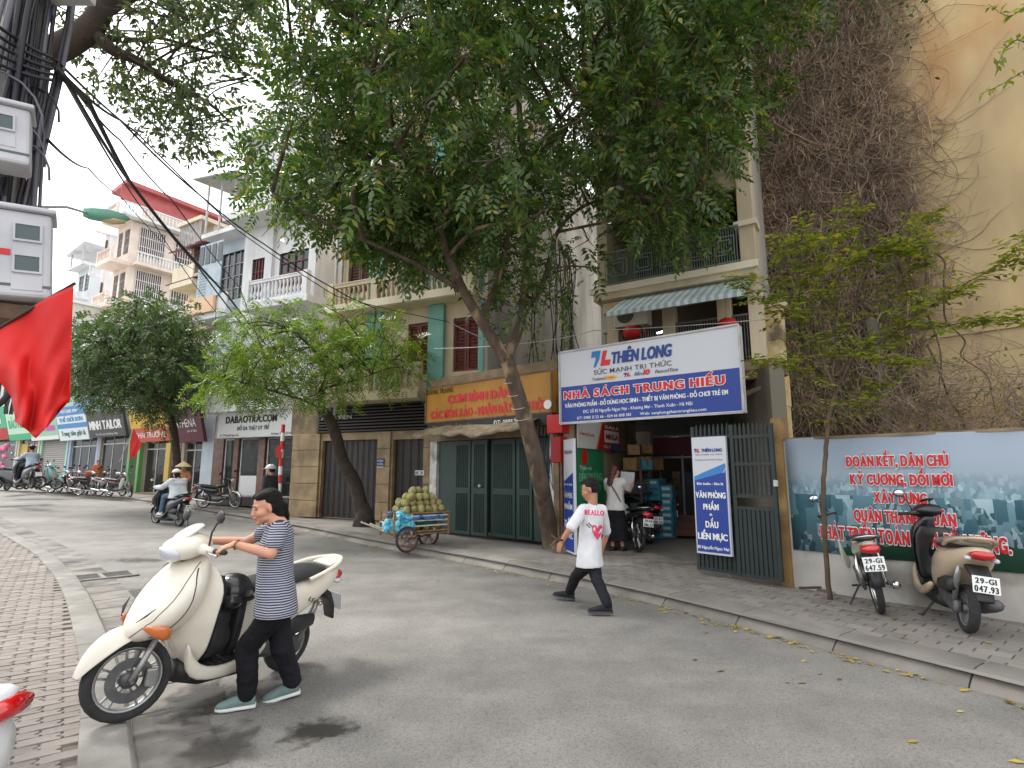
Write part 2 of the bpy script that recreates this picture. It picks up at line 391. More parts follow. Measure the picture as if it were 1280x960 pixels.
# --- kerb on the far side: foot of the kerb in world metres
def pts(lst, dz=0.): return [gnd(a, b, dz) for a, b in lst]
def resample(P, step):
    out = [P[0].copy()]; acc = 0
    for a, b in zip(P, P[1:]):
        L = (b-a).length; t = step-acc
        while t < L: out.append(a.lerp(b, t/L)); t += step
        acc = (acc+L) % step if L+acc >= step else acc+L
        acc = L-(t-step)
    return out
KF = pts([(1040, 815), (900, 777), (800, 750), (690, 726), (590, 705), (470, 684), (380, 664), (312, 652), (247, 641), (175, 628), (94, 620), (0, 614)])
d0 = (KF[0]-KF[1]).normalized(); KF = [KF[0]+d0*7, KF[0]+d0*3]+KF; d1 = (KF[-1]-KF[-2]).normalized(); KF.append(KF[-1]+d1*40)
KS = resample(KF, .25)
# smooth
for _ in range(12):
    KS = [KS[0]]+[(KS[i-1]+KS[i]*2+KS[i+1])/4 for i in range(1, len(KS)-1)]+[KS[-1]]
def nrm(P, i):
    t = (P[min(i+1, len(P)-1)]-P[max(i-1, 0)]); t.z = 0; t.normalize(); return Vector((-t.y, t.x, 0))
NK = [nrm(KS, i) for i in range(len(KS))]
if NK[20].dot(Vector((1, 1, 0))) < 0: NK = [-n for n in NK]
def gp(p, dz): return (p.x, p.y, hgt(p.x, p.y)+dz)
# base sheet of the far pavement (dirt joint level), reaching behind the facades
q = M(); offs = [.0, .3, 1.2, 2.4, 4, 7, 12, 20, 32]
for i, p in enumerate(KS):
    for o_ in offs: q.v.append(gp(p+NK[i]*(o_+.04), .108 if o_ < 25 else .11))
n_ = len(offs)
q.f = [(i*n_+j, i*n_+j+1, (i+1)*n_+j+1, (i+1)*n_+j) for i in range(len(KS)-1) for j in range(n_-1)]
pave_far = q.build('far_pavement', concrete_old, sm=True, fix=False); tag(pave_far, kind='structure')
# kerb stones, each 1 m, sloped face
kerb_far = thing('far_kerb', None, None); tag(kerb_far, kind='structure')
i = 0; cnt = 0
while i+4 < len(KS) and cnt < 75:
    m4 = M(); loop = []
    for k in range(i, i+5):
        p, n = KS[k], NK[k]; t_ = (KS[i+4]-KS[i]).normalized()
        e = Vector((0, 0, 0)) if 0 < k-i < 4 else t_*(.007 if k == i else -.007)
        j = random.uniform(-.004, .004)
        w1 = .008*math.sin(k*1.7)
        loop.append([gp(p+e, -.02), gp(p+e+n*.012, .02+j), gp(p+e+n*(.07+w1), .07+j), gp(p+e+n*(.13+w1), .112+j), gp(p+e+n*.18, .125+j), gp(p+e+n*.40, .130+j), gp(p+e+n*.405, .05)])
    m4.loft(loop); m4.build('kerb_stone', kerbd, kerb_far, auto=35)
    i += 4; cnt += 1
# --- pavers of the far pavement, near part: square concrete tiles in running rows
WALLF = Frame(985, 7.45, .825)                   # front of the banner wall
GATEF = Frame(705, 10.5, .905)
pav = []
U = Vector((WALLF.u[0], WALLF.u[1], 0)); Nn = Vector((-WALLF.n[0], -WALLF.n[1], 0)); O = WALLF.world(0, 0, 0)
def inside_far(p):
    # between kerb line and wall
    best = min(range(0, len(KS), 2), key=lambda k: (KS[k].x-p.x)**2+(KS[k].y-p.y)**2)
    return (p-KS[best]).dot(NK[best]) > .37
tw, tl = .148, .245
for r_ in range(-34, 28):
    for c_ in range(-36, 16):
        p = O+U*(c_*tl+(r_ % 2)*tl*.5)+Nn*(r_*tw); p.z = 0
        if p.y < 1.8 or p.x > 7.5: continue
        w_ = (p-O).dot(Nn)
        s_ = (p-O).dot(U)
        if s_ > -.9 and w_ > -.1: continue
        if w_ > 1.0: continue
        if s_ < -3.6: continue
        if not inside_far(p): continue
        pav.append(p)
pav.sort(key=lambda p: p.length)
def one_paver(w, l, zig=0., hh=.02):
    q = M(); a, b = l/2, w/2
    if zig:
        poly = [(-a, -b), (-a+zig*.2, -b*.5), (-a-zig*.8, 0), (-a+zig*.2, b*.5), (-a, b), (0, b+zig*.25), (a, b), (a+zig*.2, b*.5), (a-zig*.8, 0), (a+zig*.2, -b*.5), (a, -b), (0, -b+zig*.25)]
    else: poly = [(-a, -b), (a, -b), (a, b), (-a, b)]
    n = len(poly); c = 1-.03
    q.v = [(x, y, -.03) for x, y in poly]+[(x, y, hh-.003) for x, y in poly]+[(x*c, y*(c-.01), hh) for x, y in poly]
    q.f = [(i, (i+1) % n, (i+1) % n+n, i+n) for i in range(n)]+[(i+n, (i+1) % n+n, (i+1) % n+2*n, i+2*n) for i in range(n)]+[tuple(range(2*n, 3*n))]
    return q
pm = one_paver(tw-.012, tl-.012); pme = pm.mesh('paver'); pme.materials.append(paver_r)
def lay(name, base, ps, rot, me, proto, m_, lim, parent, dz):
    rest = M()
    for k, p in enumerate(ps):
        z = hgt(p.x, p.y)+dz+random.uniform(-.0025, .0025); tx, ty = random.uniform(-.012, .012), random.uniform(-.012, .012)
        rz = rot+random.uniform(-.012, .012)
        if k < lim:
            o = bpy.data.objects.new('paver', me); COL.objects.link(o); o.parent = parent; o.location = (p.x, p.y, z); o.rotation_euler = (tx, ty, rz)
        else:
            c, s = math.cos(rz), math.sin(rz)
            rest.add([(p.x+x*c-y*s, p.y+x*s+y*c, z+zz) for x, y, zz in proto.v], proto.f)
    if rest.v: tag(rest.build('distant_pavers', m_, parent, fix=False), kind='stuff')
lay('paver', None, pav, WALLF.rot, pme, pm, paver_r, 295, pave_far, .1065)
# --- near pavement with its curved kerb and gutter
KN = pts([(230, 1400), (190, 1080), (178, 1000), (174, 960), (169, 937), (163, 885), (148, 825), (129, 780), (118, 755), (100, 727), (70, 698), (37, 679), (0, 660)])
KN.append(KN[-1]+(KN[-1]-KN[-2]).normalized()*25)
NS = resample(KN, .1)
for _ in range(14):
    NS = [NS[0]]+[(NS[i-1]+NS[i]*2+NS[i+1])/4 for i in range(1, len(NS)-1)]+[NS[-1]]
NN = [nrm(NS, i) for i in range(len(NS))]
if NN[30].x > 0: NN = [-n for n in NN]            # points onto the pavement (away from the road)
q = M(); offs = [0, .3, .8, 2, 4, 8, 14]
for i, p in enumerate(NS):
    for o_ in offs: q.v.append(gp(p+NN[i]*(o_+.03), .062))
n_ = len(offs)
q.f = [(i*n_+j, i*n_+j+1, (i+1)*n_+j+1, (i+1)*n_+j) for i in range(len(NS)-1) for j in range(n_-1)]
pave_near = q.build('near_pavement', joint, sm=True, fix=False); tag(pave_near, kind='structure')
kerb_near = thing('near_kerb', None, None); tag(kerb_near, kind='structure')
i = 0; cnt = 0
while i+9 < len(NS) and cnt < 40:
    m4 = M(); loop = []; Lk = 9
    for k in range(i, i+Lk+1, 1):
        p, n = NS[k], NN[k]; t_ = (NS[i+Lk]-NS[i]).normalized()
        e = t_*(.006 if k == i else -.006 if k == i+Lk else 0)
        j = random.uniform(-.003, .003)
        loop.append([gp(p+e, -.02), gp(p+e+n*.02, .05+j), gp(p+e+n*.045, .078+j), gp(p+e+n*.08, .088+j), gp(p+e+n*.27, .092), gp(p+e+n*.275, .02)])
    m4.loft(loop); m4.build('kerb_stone', kerbm, kerb_near, auto=30)
    i += Lk; cnt += 1
# gutter slabs outside the kerb
gut = thing('gutter', None, None); tag(gut, kind='structure')
i = 3; cnt = 0
GP = gnd(127, 721)
gutm = mat('gutter concrete', (.17, .155, .14), (.25, .23, .205), scale=3.5, rough=.85, bump=.5, bscale=60, c3=(.075, .07, .065), scale3=1.7, lo3=.48, hi3=.66); objrand(gutm, .1)
while i+5 < len(NS) and cnt < 46:
    Lk = 5
    mid = NS[i+2]-NN[i+2]*.22
    if (Vector((mid.x, mid.y, 0))-Vector((GP.x, GP.y, 0))).length < .5: i += 1; continue
    m4 = M(); loop = []
    for k in range(i, i+Lk+1):
        p, n = NS[k], NN[k]; t_ = (NS[i+Lk]-NS[i]).normalized()
        e = t_*(.012 if k == i else -.012 if k == i+Lk else 0)
        loop.append([gp(p+e-n*.0, -.03), gp(p+e-n*.0, .006), gp(p+e-n*.40, .011), gp(p+e-n*.41, -.03)])
    m4.loft(loop); m4.build('gutter_slab', gutm, gut, bevel=.004)
    i += Lk; cnt += 1
# drain grate
gk = min(range(len(NS)), key=lambda k: (NS[k]-GP).length); tdir = (NS[gk+1]-NS[gk-1]).normalized()
iron = mat('cast iron', (.05, .05, .052), (.10, .09, .08), scale=12, rough=.6, bump=.3)
dg = thing('drain_grate', 'cement-framed double iron drain grate set in the gutter by the near kerb', 'drain grate', (GP.x, GP.y, hgt(GP.x, GP.y)+.004), math.atan2(tdir.y, tdir.x)+PI/2)
q = M(); q.box(-.42, .42, -.28, -.22, 0, .02); q.box(-.42, .42, .22, .28, 0, .02); q.box(-.42, -.35, -.22, .22, 0, .02); q.box(.35, .42, -.22, .22, 0, .02); q.box(-.03, .03, -.22, .22, 0, .02)
q.build('frame', kerbm, dg, bevel=.004)
for sx in (-1, 1):
    q = M(); c0 = .19*sx
    for k in range(9): q.box(c0-.145, c0+.145, -.2+k*.047, -.175+k*.047, -.012, .012)
    for k in range(3): q.box(c0-.15+k*.135, c0-.13+k*.135, -.215, .215, -.014, .009)
    q.build('grate', iron, dg)
# brick pavers of the near pavement: zig-zag edged blocks, individually laid
pl, pw = .2, .098
A0 = gnd(60, 960); A0.z = 0; dirv = (gnd(107, 800)-gnd(60, 960)); dirv = Vector((-.62, .78, 0)).normalized()   # rows run away from the camera
crs = Vector((dirv.y, -dirv.x, 0)); near = []
for r_ in range(-30, 130):
    for c_ in range(-26, 12):
        p = Vector((-2.95, 3.6, 0))+dirv*(r_*(pw+.004))+crs*(c_*(pl+.006)+(r_ % 2)*.0+(pl/2 if c_ % 1 else 0))
        if r_ % 2: p += crs*(pl/2)
        if p.y < 1.0: continue
        b_ = min(range(0, len(NS), 3), key=lambda k: (NS[k].x-p.x)**2+(NS[k].y-p.y)**2)
        dd = (p-NS[b_]).dot(NN[b_]); dd_ = dd
        if dd < .24 or dd > 7: continue
        f = p.y*CC-(EYE)*SS; u = 640+FPX*p.x/max(f, .1)
        if u < -60: continue
        near.append(p)
near.sort(key=lambda p: p.length)
pm2 = one_paver(pw-.004, pl-.006, .028); pme2 = pm2.mesh('paver'); pme2.materials.append(paver)
lay('paver', None, near, math.atan2(crs.y, crs.x), pme2, pm2, paver, 295, pave_near, .0575)
mat('stained asphalt', (.085, .078, .07), (.135, .125, .112), scale=6, rough=.75, bump=.4, bscale=120)
def blotch(name, px, py, rx, ry, m_, dz, rot=0, seed=1, n=40):
    g = random.Random(seed); c = gnd(px, py); q = M(); q.v = [(c.x, c.y, c.z+dz)]
    for k in range(n):
        a = 2*PI*k/n; r = 1+.22*math.sin(3*a+seed)+.14*math.sin(5*a+seed*2)+.1*math.sin(9*a+seed)+g.uniform(-.09, .09)
        x, y = rx*r*math.cos(a), ry*r*math.sin(a); X = c.x+x*math.cos(rot)-y*math.sin(rot); Y = c.y+x*math.sin(rot)+y*math.cos(rot)
        q.v.append((X, Y, hgt(X, Y)+dz))
    q.f = [(0, 1+k, 1+(k+1) % n) for k in range(n)]
    tag(q.build(name, m_, fix=False), kind='structure')
def softstain(name, c, k):                       # a stain that fades out at its ragged edge
    m = bpy.data.materials.new(name); m.use_nodes = True; n = m.node_tree.nodes; l = m.node_tree.links; b = n['Principled BSDF']; b.inputs['Base Color'].default_value = (*c, 1); b.inputs['Roughness'].default_value = .55
    tc = n.new('ShaderNodeTexCoord'); mp = n.new('ShaderNodeMapping'); mp.inputs['Location'].default_value = (-.5, -.5, 0); l.new(tc.outputs['Generated'], mp.inputs[0])
    sp = n.new('ShaderNodeSeparateXYZ'); l.new(mp.outputs[0], sp.inputs[0]); cx = n.new('ShaderNodeCombineXYZ'); l.new(sp.outputs[0], cx.inputs[0]); l.new(sp.outputs[1], cx.inputs[1])
    ln = n.new('ShaderNodeVectorMath'); ln.operation = 'LENGTH'; l.new(cx.outputs[0], ln.inputs[0])
    t = n.new('ShaderNodeTexNoise'); t.inputs['Scale'].default_value = 9; t.inputs['Detail'].default_value = 6; l.new(tc.outputs['Object'], t.inputs[0])
    ad = n.new('ShaderNodeMath'); ad.operation = 'MULTIPLY_ADD'; ad.inputs[1].default_value = .75; l.new(t.outputs[0], ad.inputs[0]); l.new(ln.outputs['Value'], ad.inputs[2])
    r = n.new('ShaderNodeMapRange'); r.inputs[1].default_value = .52; r.inputs[2].default_value = .74; r.inputs[3].default_value = k; r.inputs[4].default_value = 0; l.new(ad.outputs[0], r.inputs[0])
    tr = n.new('ShaderNodeBsdfTransparent'); x = n.new('ShaderNodeMixShader'); l.new(r.outputs[0], x.inputs[0]); l.new(tr.outputs[0], x.inputs[1]); l.new(b.outputs[0], x.inputs[2]); l.new(x.outputs[0], n['Material Output'].inputs[0]); return m
st1 = softstain('oily stain', (.045, .04, .034), .85); st2 = softstain('faint damp', (.07, .064, .056), .6)
for i, (px, py, rx, ry, m_, dz, rot) in enumerate(((392, 912, .26, .24, st1, .004, .3), (172, 742, .5, .8, st2, .004, .2), (240, 880, .26, .6, st1, .0165, .45), (270, 940, .26, .4, st2, .0175, .5), (205, 800, .3, .5, st1, .0165, .4), (180, 700, .9, .3, st2, .005, .1), (330, 862, .4, .3, st2, .005, .8))): blotch('damp_stain', px, py, rx, ry, m_, dz, rot, i+2)
# fallen leaves in the far gutter
leafy = leafmat('fallen leaf', (.25, .16, .03), (.5, .38, .06), yellow=(.12, .07, .03), trans=0.)
q = M()
for k in range(620):
    i = min(int(abs(random.gauss(0, 1))*22)+8, len(KS)-2) if k < 300 else random.randint(4, 90)
    p = KS[i].lerp(KS[i+1], random.random())-NK[i]*abs(random.gauss(0, .09))-NK[i]*.02
    if k % 9 == 0: p = p+NK[i]*random.uniform(.5, 2.6); z0 = .137
    elif k % 7 == 0: p = p-NK[i]*random.uniform(.1, 1.2); z0 = .004
    else: z0 = .006
    a = random.uniform(0, 2*PI); L = random.uniform(.02, .05); w_ = L*.42; b = gp(p, z0)
    d_ = Vector((math.cos(a), math.sin(a), 0)); e = Vector((-d_.y, d_.x, 0)); c = Vector(b)
    q.add([c-d_*L, c+e*w_+Vector((0, 0, .008)), c+d_*L+Vector((0, 0, .006)), c-e*w_+Vector((0, 0, .003))], [(0, 1, 2, 3)])
tag(q.build('fallen_leaves', leafy, fix=False), kind='stuff')
# ================================================================ building kit
cream = mat('cream render', srgb(210, 195, 165), srgb(190, 174, 146), scale=1.6, rough=.85, bump=.2, bscale=30, c3=srgb(150, 136, 108), scale3=.9, lo3=.52, hi3=.78, stretch=(1, 1, .35))
cream_light = mat('pale cream render', srgb(226, 216, 192), srgb(208, 196, 168), scale=1.4, rough=.85, bump=.15, bscale=30, c3=srgb(170, 156, 130), scale3=.8, lo3=.55, hi3=.8, stretch=(1, 1, .35))
whitep = mat('white render', srgb(222, 222, 222), srgb(205, 206, 208), scale=1.5, rough=.8, bump=.12, bscale=30, c3=srgb(168, 168, 168), scale3=.9, lo3=.55, hi3=.8, stretch=(1, 1, .3))
pinkr = mat('pink render', srgb(224, 208, 196), srgb(210, 192, 180), scale=1.4, rough=.85, bump=.12, bscale=30)
greyw = mat('bare cement wall', srgb(186, 180, 170), srgb(160, 154, 144), scale=.7, rough=.92, bump=.35, bscale=14, c3=srgb(112, 106, 98), scale3=.5, lo3=.48, hi3=.72, stretch=(1, 1, .45))
yelw = mat('faded yellow render', srgb(202, 178, 132), srgb(172, 150, 114), scale=.9, rough=.88, bump=.35, bscale=9, c3=srgb(178, 128, 80), scale3=.6, lo3=.54, hi3=.74, stretch=(1, 1, .45))
stone = mat('sandstone cladding', srgb(168, 146, 112), srgb(140, 120, 90), scale=3, rough=.7, bump=.3, bscale=25, c3=srgb(104, 88, 66), scale3=1.4, lo3=.5, hi3=.75)
stone_d = mat('grimy stone', srgb(140, 122, 96), srgb(112, 96, 74), scale=3, rough=.8, bump=.3, bscale=25, c3=srgb(84, 72, 56), scale3=1.2, lo3=.5, hi3=.75)
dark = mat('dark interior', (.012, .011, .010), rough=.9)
darkbr = mat('dark metal shutter', (.018, .014, .012), (.03, .024, .02), scale=4, rough=.5, bump=.1)
redwood = mat('dark red louvre paint', srgb(120, 54, 44), srgb(98, 42, 36), scale=8, rough=.6)
brownwood = mat('brown shutter paint', srgb(92, 62, 46), srgb(72, 46, 36), scale=8, rough=.6)
turq = mat('turquoise paint', srgb(126, 182, 170), srgb(110, 160, 150), scale=2.5, rough=.75, bump=.1)
winglass = mat('window glass', (.035, .045, .05), rough=.12)
greenp = mat('dark green door paint', (.004, .026, .019), (.007, .038, .028), scale=2.2, rough=.5, bump=.1, c3=(.02, .035, .03), scale3=1.1, lo3=.45, hi3=.7)
gatep = mat('grey green gate paint', (.011, .021, .019), (.02, .03, .028), scale=3, rough=.55, bump=.15)
rust = mat('rusty steel', (.12, .07, .045), (.2, .13, .09), scale=8, rough=.8, bump=.3)
steel = mat('painted steel', srgb(186, 186, 184), srgb(160, 160, 158), scale=4, rough=.45)
roofred = mat('red sheet roof', srgb(186, 96, 94), srgb(168, 84, 84), scale=1.5, rough=.6)
maroonroof = mat('maroon sheet roof', srgb(136, 70, 84), srgb(118, 58, 72), scale=1.5, rough=.6)
railm = mat('old iron railing', (.10, .10, .095), (.16, .155, .14), scale=6, rough=.6)
brickm = mat('brick', srgb(150, 84, 60), srgb(126, 66, 48), scale=9, rough=.9, bump=.4, bscale=60); objrand(brickm, .2)
mortar = mat('mortar', srgb(150, 138, 120), srgb(120, 110, 98), scale=9, rough=.95)
blackm = plain('black plastic', (18, 18, 19), .45)
whitem = plain('white paint', (226, 226, 224), .5)
def bx(name, m_, par, s0, s1, d0, d1, z0, z1, bevel=0.):   # local facade box, d = out of the wall
    q = M(); q.box(min(s0, s1), max(s0, s1), -max(d0, d1), -min(d0, d1), z0, z1); return q.build(name, m_, par, bevel=bevel)
def balustrade(par, s0, s1, d, z0, h, m_, gap=.17, posts=(), side=0., name='balustrade'):
    root = bpy.data.objects.new(name, None); COL.objects.link(root); root.parent = par
    q = M(); q.box(s0, s1, -d-.07, -d+.07, z0+h-.1, z0+h); q.box(s0-.015, s1+.015, -d-.09, -d+.09, z0+h-.002, z0+h+.035); q.build('handrail', m_, root)
    q = M(); q.box(s0, s1, -d-.07, -d+.07, z0, z0+.1); q.build('plinth', m_, root)
    n = max(2, int(abs(s1-s0)/gap)); prof = [(.035, 0), (.055, .05), (.03, .12), (.06, .3), (.062, .38), (.028, .62), (.04, .8), (.055, .95), (.04, 1)]
    q = M(); hh = h-.2
    for k in range(n):
        s = s0+(k+.5)*(s1-s0)/n
        q.lathe([(r, z0+.1+z*hh) for r, z in prof], (s, -d, 0), n=6)
    tag(q.build('balusters', m_, root, sm=True), kind='stuff')
    for p in (s0+.1, s1-.1)+tuple(posts):
        q = M(); q.box(p-.11, p+.11, -d-.1, -d+.1, z0-.002, z0+h+.07); q.build('post', m_, root)
    return root
def louvres(q, s0, s1, d, z0, z1, pitch=.05):
    n = max(3, int((z1-z0)/pitch))
    for k in range(n):
        z = z0+(k+.5)*(z1-z0)/n
        q.add([(s0, -d+.005, z-.016), (s1, -d+.005, z-.016), (s1, -d-.02, z-.026), (s0, -d-.02, z-.026), (s0, -d+.03, z+.02), (s1, -d+.03, z+.02)], [(0, 1, 2, 3), (3, 2, 5, 4)])
def window(par, s0, s1, z0, z1, fr, leaves=2, kind='shutter', d=0., pane=None, sill=None, bars=0):
    w = M(); t = .06
    w.box(s0-t, s1+t, -d-.03, -d+.12, z1, z1+t); w.box(s0-t, s1+t, -d-.03, -d+.12, z0-t, z0); w.box(s0-t, s0, -d-.03, -d+.12, z0, z1); w.box(s1, s1+t, -d-.03, -d+.12, z0, z1)
    f = w.build('window', fr, par)
    if sill is not None: bx('sill', sill, f, s0-.1, s1+.1, d-.02, d+.12, z0-t-.07, z0-t-.002)
    W_ = (s1-s0)/leaves
    for k in range(leaves):
        a = s0+k*W_+.008; b = a+W_-.016
        if kind == 'shutter':
            q = M(); q.box(a, a+.06, -d-.02, -d+.03, z0, z1); q.box(b-.06, b, -d-.02, -d+.03, z0, z1); q.box(a+.06, b-.06, -d-.02, -d+.03, z1-.08, z1); q.box(a+.06, b-.06, -d-.02, -d+.03, z0, z0+.08)
            louvres(q, a+.06, b-.06, d-.0, z0+.08, z1-.08, .09); q.box(a+.06, b-.06, -d+.022, -d+.035, z0+.08, z1-.08)
            q.build('shutter', fr, f)
        else:
            q = M(); q.box(a, b, -d+.04, -d+.05, z0, z1); q.build('pane', pane or winglass, f)
            if k: bx('mullion', fr, f, a-.03, a+.015, d-.05, d+.02, z0, z1)
            if kind == 'grid':
                q = M()
                for i in range(1, 4): z = z0+(z1-z0)*i/4; q.box(a, b, -d-.004, -d+.03, z-.018, z+.018)
                q.box((a+b)/2-.018, (a+b)/2+.018, -d-.008, -d+.026, z0, z1); q.build('glazing_bars', fr, f)
    if bars:
        q = M(); n = int((s1-s0)/.12)
        for i in range(n+1): s = s0+(s1-s0)*i/n; q.box(s-.008, s+.008, -d-.06, -d-.044, z0, z1)
        for i in range(4): z = z0+(z1-z0)*i/3; q.box(s0, s1, -d-.062, -d-.046, z-.01, z+.01)
        q.build('grille', steel if bars == 1 else railm, f)
    return f
def punched(par, name, m_, s0, s1, z0, z1, holes, d=0., thick=.25):
    """wall sheet with openings: a grid of boxes left out where a hole is"""
    xs = sorted({s0, s1, *[min(max(h[k], s0), s1) for h in holes for k in (0, 1)]}); zs = sorted({z0, z1, *[min(max(h[k], z0), z1) for h in holes for k in (2, 3)]})
    q = M()
    for j in range(len(zs)-1):
        i = 0
        while i < len(xs)-1:
            def solid(i): cx, cz = (xs[i]+xs[i+1])/2, (zs[j]+zs[j+1])/2; return not any(h[0] < cx < h[1] and h[2] < cz < h[3] for h in holes)
            if not solid(i): i += 1; continue
            k = i
            while k+1 < len(xs)-1 and solid(k+1): k += 1
            q.box(xs[i], xs[k+1], -d, -d+thick, zs[j], zs[j+1]); i = k+1
    return q.build(name, m_, par)
def sign_text_row(fr, par, body, x0, y0, x1, y1, d, m_, bold=.03, outline=None, track=.07, shear=0., ow=.05):
    s0, s1, z0, z1 = fr.rect(x0, y0, x1, y1, d); return text(body, s0, s1, z0, z1-z0, par, m_, d+.006, bold, outline=outline, track=track, shear=shear, ow=ow)

# ---------------------------------------------------------------- B: garage building with stone front and turquoise upper floors
FB = Frame(365, 17.2, 2.2)
b = FB.root('building', 'cream tube house with sandstone ground floor, dark folding garage doors and turquoise pilasters above', 'building')
sR = FB.s(605, 450); zt = 15.5
R = FB.rect
g0 = R(401, 550, 471, 645); dr = R(490, 549, 529, 652)
zl = FB.h(460, 540)       # top of stone lintel
z_s = FB.h(470, 505)      # underside of first slab
punched(b, 'ground_floor_wall', stone, 0.35, sR, 0, zl, [(g0[0], g0[1], -1, g0[3]), (dr[0], dr[1], -1, dr[3])], thick=.35)
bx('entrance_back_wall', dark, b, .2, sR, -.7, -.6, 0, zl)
# pillars of clad stone, each slab proud of the wall
for (a, c) in ((365, 399), (472, 488), (530, 541)):
    s0, s1 = FB.s(a, 600), FB.s(c, 600); n = 5
    for k in range(n):
        z0, z1 = k*(zl/n)+.006, (k+1)*(zl/n)-.006; bx('cladding_slab', stone, b, s0, s1, .0, .07+.004*(k % 2), z0, z1, bevel=.008)
# folding doors: narrow vertical leaves
def folding(par, s0, s1, z1, n, m_, d=-.12):
    w = (s1-s0)/n
    for k in range(n):
        q = M(); a = s0+k*w; q.box(a+.008, a+w-.008, -d-.0, -d+.03, .02, z1-.01); q.box(a+.008, a+.035, -d-.012, -d, .02, z1-.01); q.box(a+w-.035, a+w-.008, -d-.012, -d, .02, z1-.01)
        q.build('door_leaf', m_, par)
folding(b, g0[0], g0[1], g0[3], 10, darkbr); folding(b, dr[0], dr[1], dr[3], 4, darkbr)
bx('number_plate', whitem, b, *(lambda r: (r[0], r[1]))(R(521, 588, 532, 594)), .075, .085, *R(521, 588, 532, 594)[2:])
r_ = R(522, 589, 531, 593); text('11'+'3', r_[0], r_[1], r_[2], r_[3]-r_[2], b, plain('plate blue', (40, 50, 120)), d=.09)
r_ = R(473, 573, 483, 582); bx('address_plate', plain('plate blue', (40, 50, 120)), b, r_[0], r_[1], .08, .09, r_[2], r_[3]); 
for k in range(3): text('SỬA CHỮA NHÀ'[k*4:k*4+4].strip() or 'NHÀ', r_[0]+.03, r_[1]-.03, r_[3]-.09*(k+1), .05, b, whitem, d=.094)
# black louvred band under the balcony
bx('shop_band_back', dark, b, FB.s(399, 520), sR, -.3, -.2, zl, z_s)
for k in range(9):
    z = zl+(z_s-zl)*(k+.5)/9; bx('louvre_slat', darkbr, b, FB.s(399, 520), sR-.3, .0, .10, z-.02, z+.02)
sign_text_row(FB, b, 'ẢNH VIỆN', 402, 519, 440, 524, .13, plain('faded letters', (150, 150, 146)))
q = M(); q.box(FB.s(365, 520), FB.s(399, 520)-.01, 0, .3, zl, z_s); q.build('pier', stone_d, b)
# upper floors
zf = [z_s]; H1 = FB.h(470, 400, .3)-z_s
H1 = max(2.7, min(H1, 3.3))
for k in range(1, 5): zf.append(z_s+H1*k)
for k, z0 in enumerate(zf[:-1]):
    z1 = zf[k+1]
    wins = []
    cols = [(430, 458), (509, 535), (566, 598)]
    w = []
    for (a, c) in cols:
        sa, sb = FB.s(a, 455), FB.s(c, 455); w.append((sa, sb, z0+.2 if k % 2 == 0 and a < 500 else z0+.75, z0+2.25))
    punched(b, 'upper_wall', cream, FB.s(427, 450)-.2, sR, z0, z1, w, d=-.0, thick=.2)
    for i, h in enumerate(w): window(b, h[0], h[1], h[2], h[3], redwood if i else brownwood, 2, 'shutter', d=-.08)
    for (a, c) in ((460, 478), (537, 556), (600, 606)):
        sa, sb = FB.s(a, 450), FB.s(c, 450); bx('pilaster', turq, b, sa, sb, .0, .12, z0+.19, z1-.02)
    so_ = .75 if k == 0 else .55
    bx('floor_slab', cream_light if k else cream, b, FB.s(427, 450)-.25, sR-.0 if k else FB.s(541, 500), -.1, so_, z0, z0+.17, bevel=.01)
    if k: bx('slab_lip', cream_light, b, FB.s(427, 450)-.28, sR+.02, so_+.0, so_+.06, z0+.02, z0+.24)
    balustrade(b, FB.s(427, 450)-.2, FB.s(541, 490) if k == 0 else sR-.1, so_-.12, z0+.17, .72, cream, posts=((FB.s(477, 490)),))
bx('roof_slab', cream_light, b, -.2+FB.s(427, 450), sR+.15, -8, .9, zf[-1], zf[-1]+.18)
# side wall seen beyond the tree
q = M(); q.box(sR-.22, sR, .2, 13, z_s, zf[-1]+.0); q.build('side_wall', greyw, b)
q = M(); q.box(sR-.22, sR, .36, 13, 0, z_s-.002); q.build('side_wall_foot', greyw, b)
q = M(); q.box(FB.s(427, 450)-.2, FB.s(427, 450)-.0, .2, 8, z_s, zf[-1]); q.build('side_wall_left', cream, b)
# drain pipes
for a in (417, 424):
    s = FB.s(a, 480); q = M(); q.tube([(s, -.12, 0.2+zl), (s, -.12, zf[-1])], .045, 8); q.build('drain_pipe', steel, b, sm=True)

# ---------------------------------------------------------------- A: white shop house with balconies
FA = Frame(262, 21.3, 2.2)
a_ = FA.root('building', 'white shop house with two balustraded balconies above the glass-fronted clothes and bag shop', 'building')
R = FA.rect; sA = FA.s(371, 590); zf1 = FA.h(300, 514, .9)
zsh = .3; zt1 = FA.h(310, 548)
bx('shop_step', plain('dark step', (70, 62, 58), .7), a_, .1, sA, -.2, .3, 0, zsh)
punched(a_, 'shop_front_wall', mat('red brown marble', srgb(128, 96, 82), srgb(104, 74, 62), scale=5, rough=.35, spec=.5), 0.1, sA, zsh, zf1, [R(278, 547, 291, 600)[:2]+(zsh, zt1), R(297, 547, 322, 600)[:2]+(zsh, zt1), R(330, 547, 368, 600)[:2]+(zsh, zt1)], thick=.2)
bx('shop_back_wall', plain('shop interior', (110, 104, 98), .8), a_, .1, sA, -3, -2.9, 0, zf1)
bx('shop_floor', plain('shop floor', (150, 140, 128), .5), a_, .1, sA, -2.9, -.2, zsh-.1, zsh)
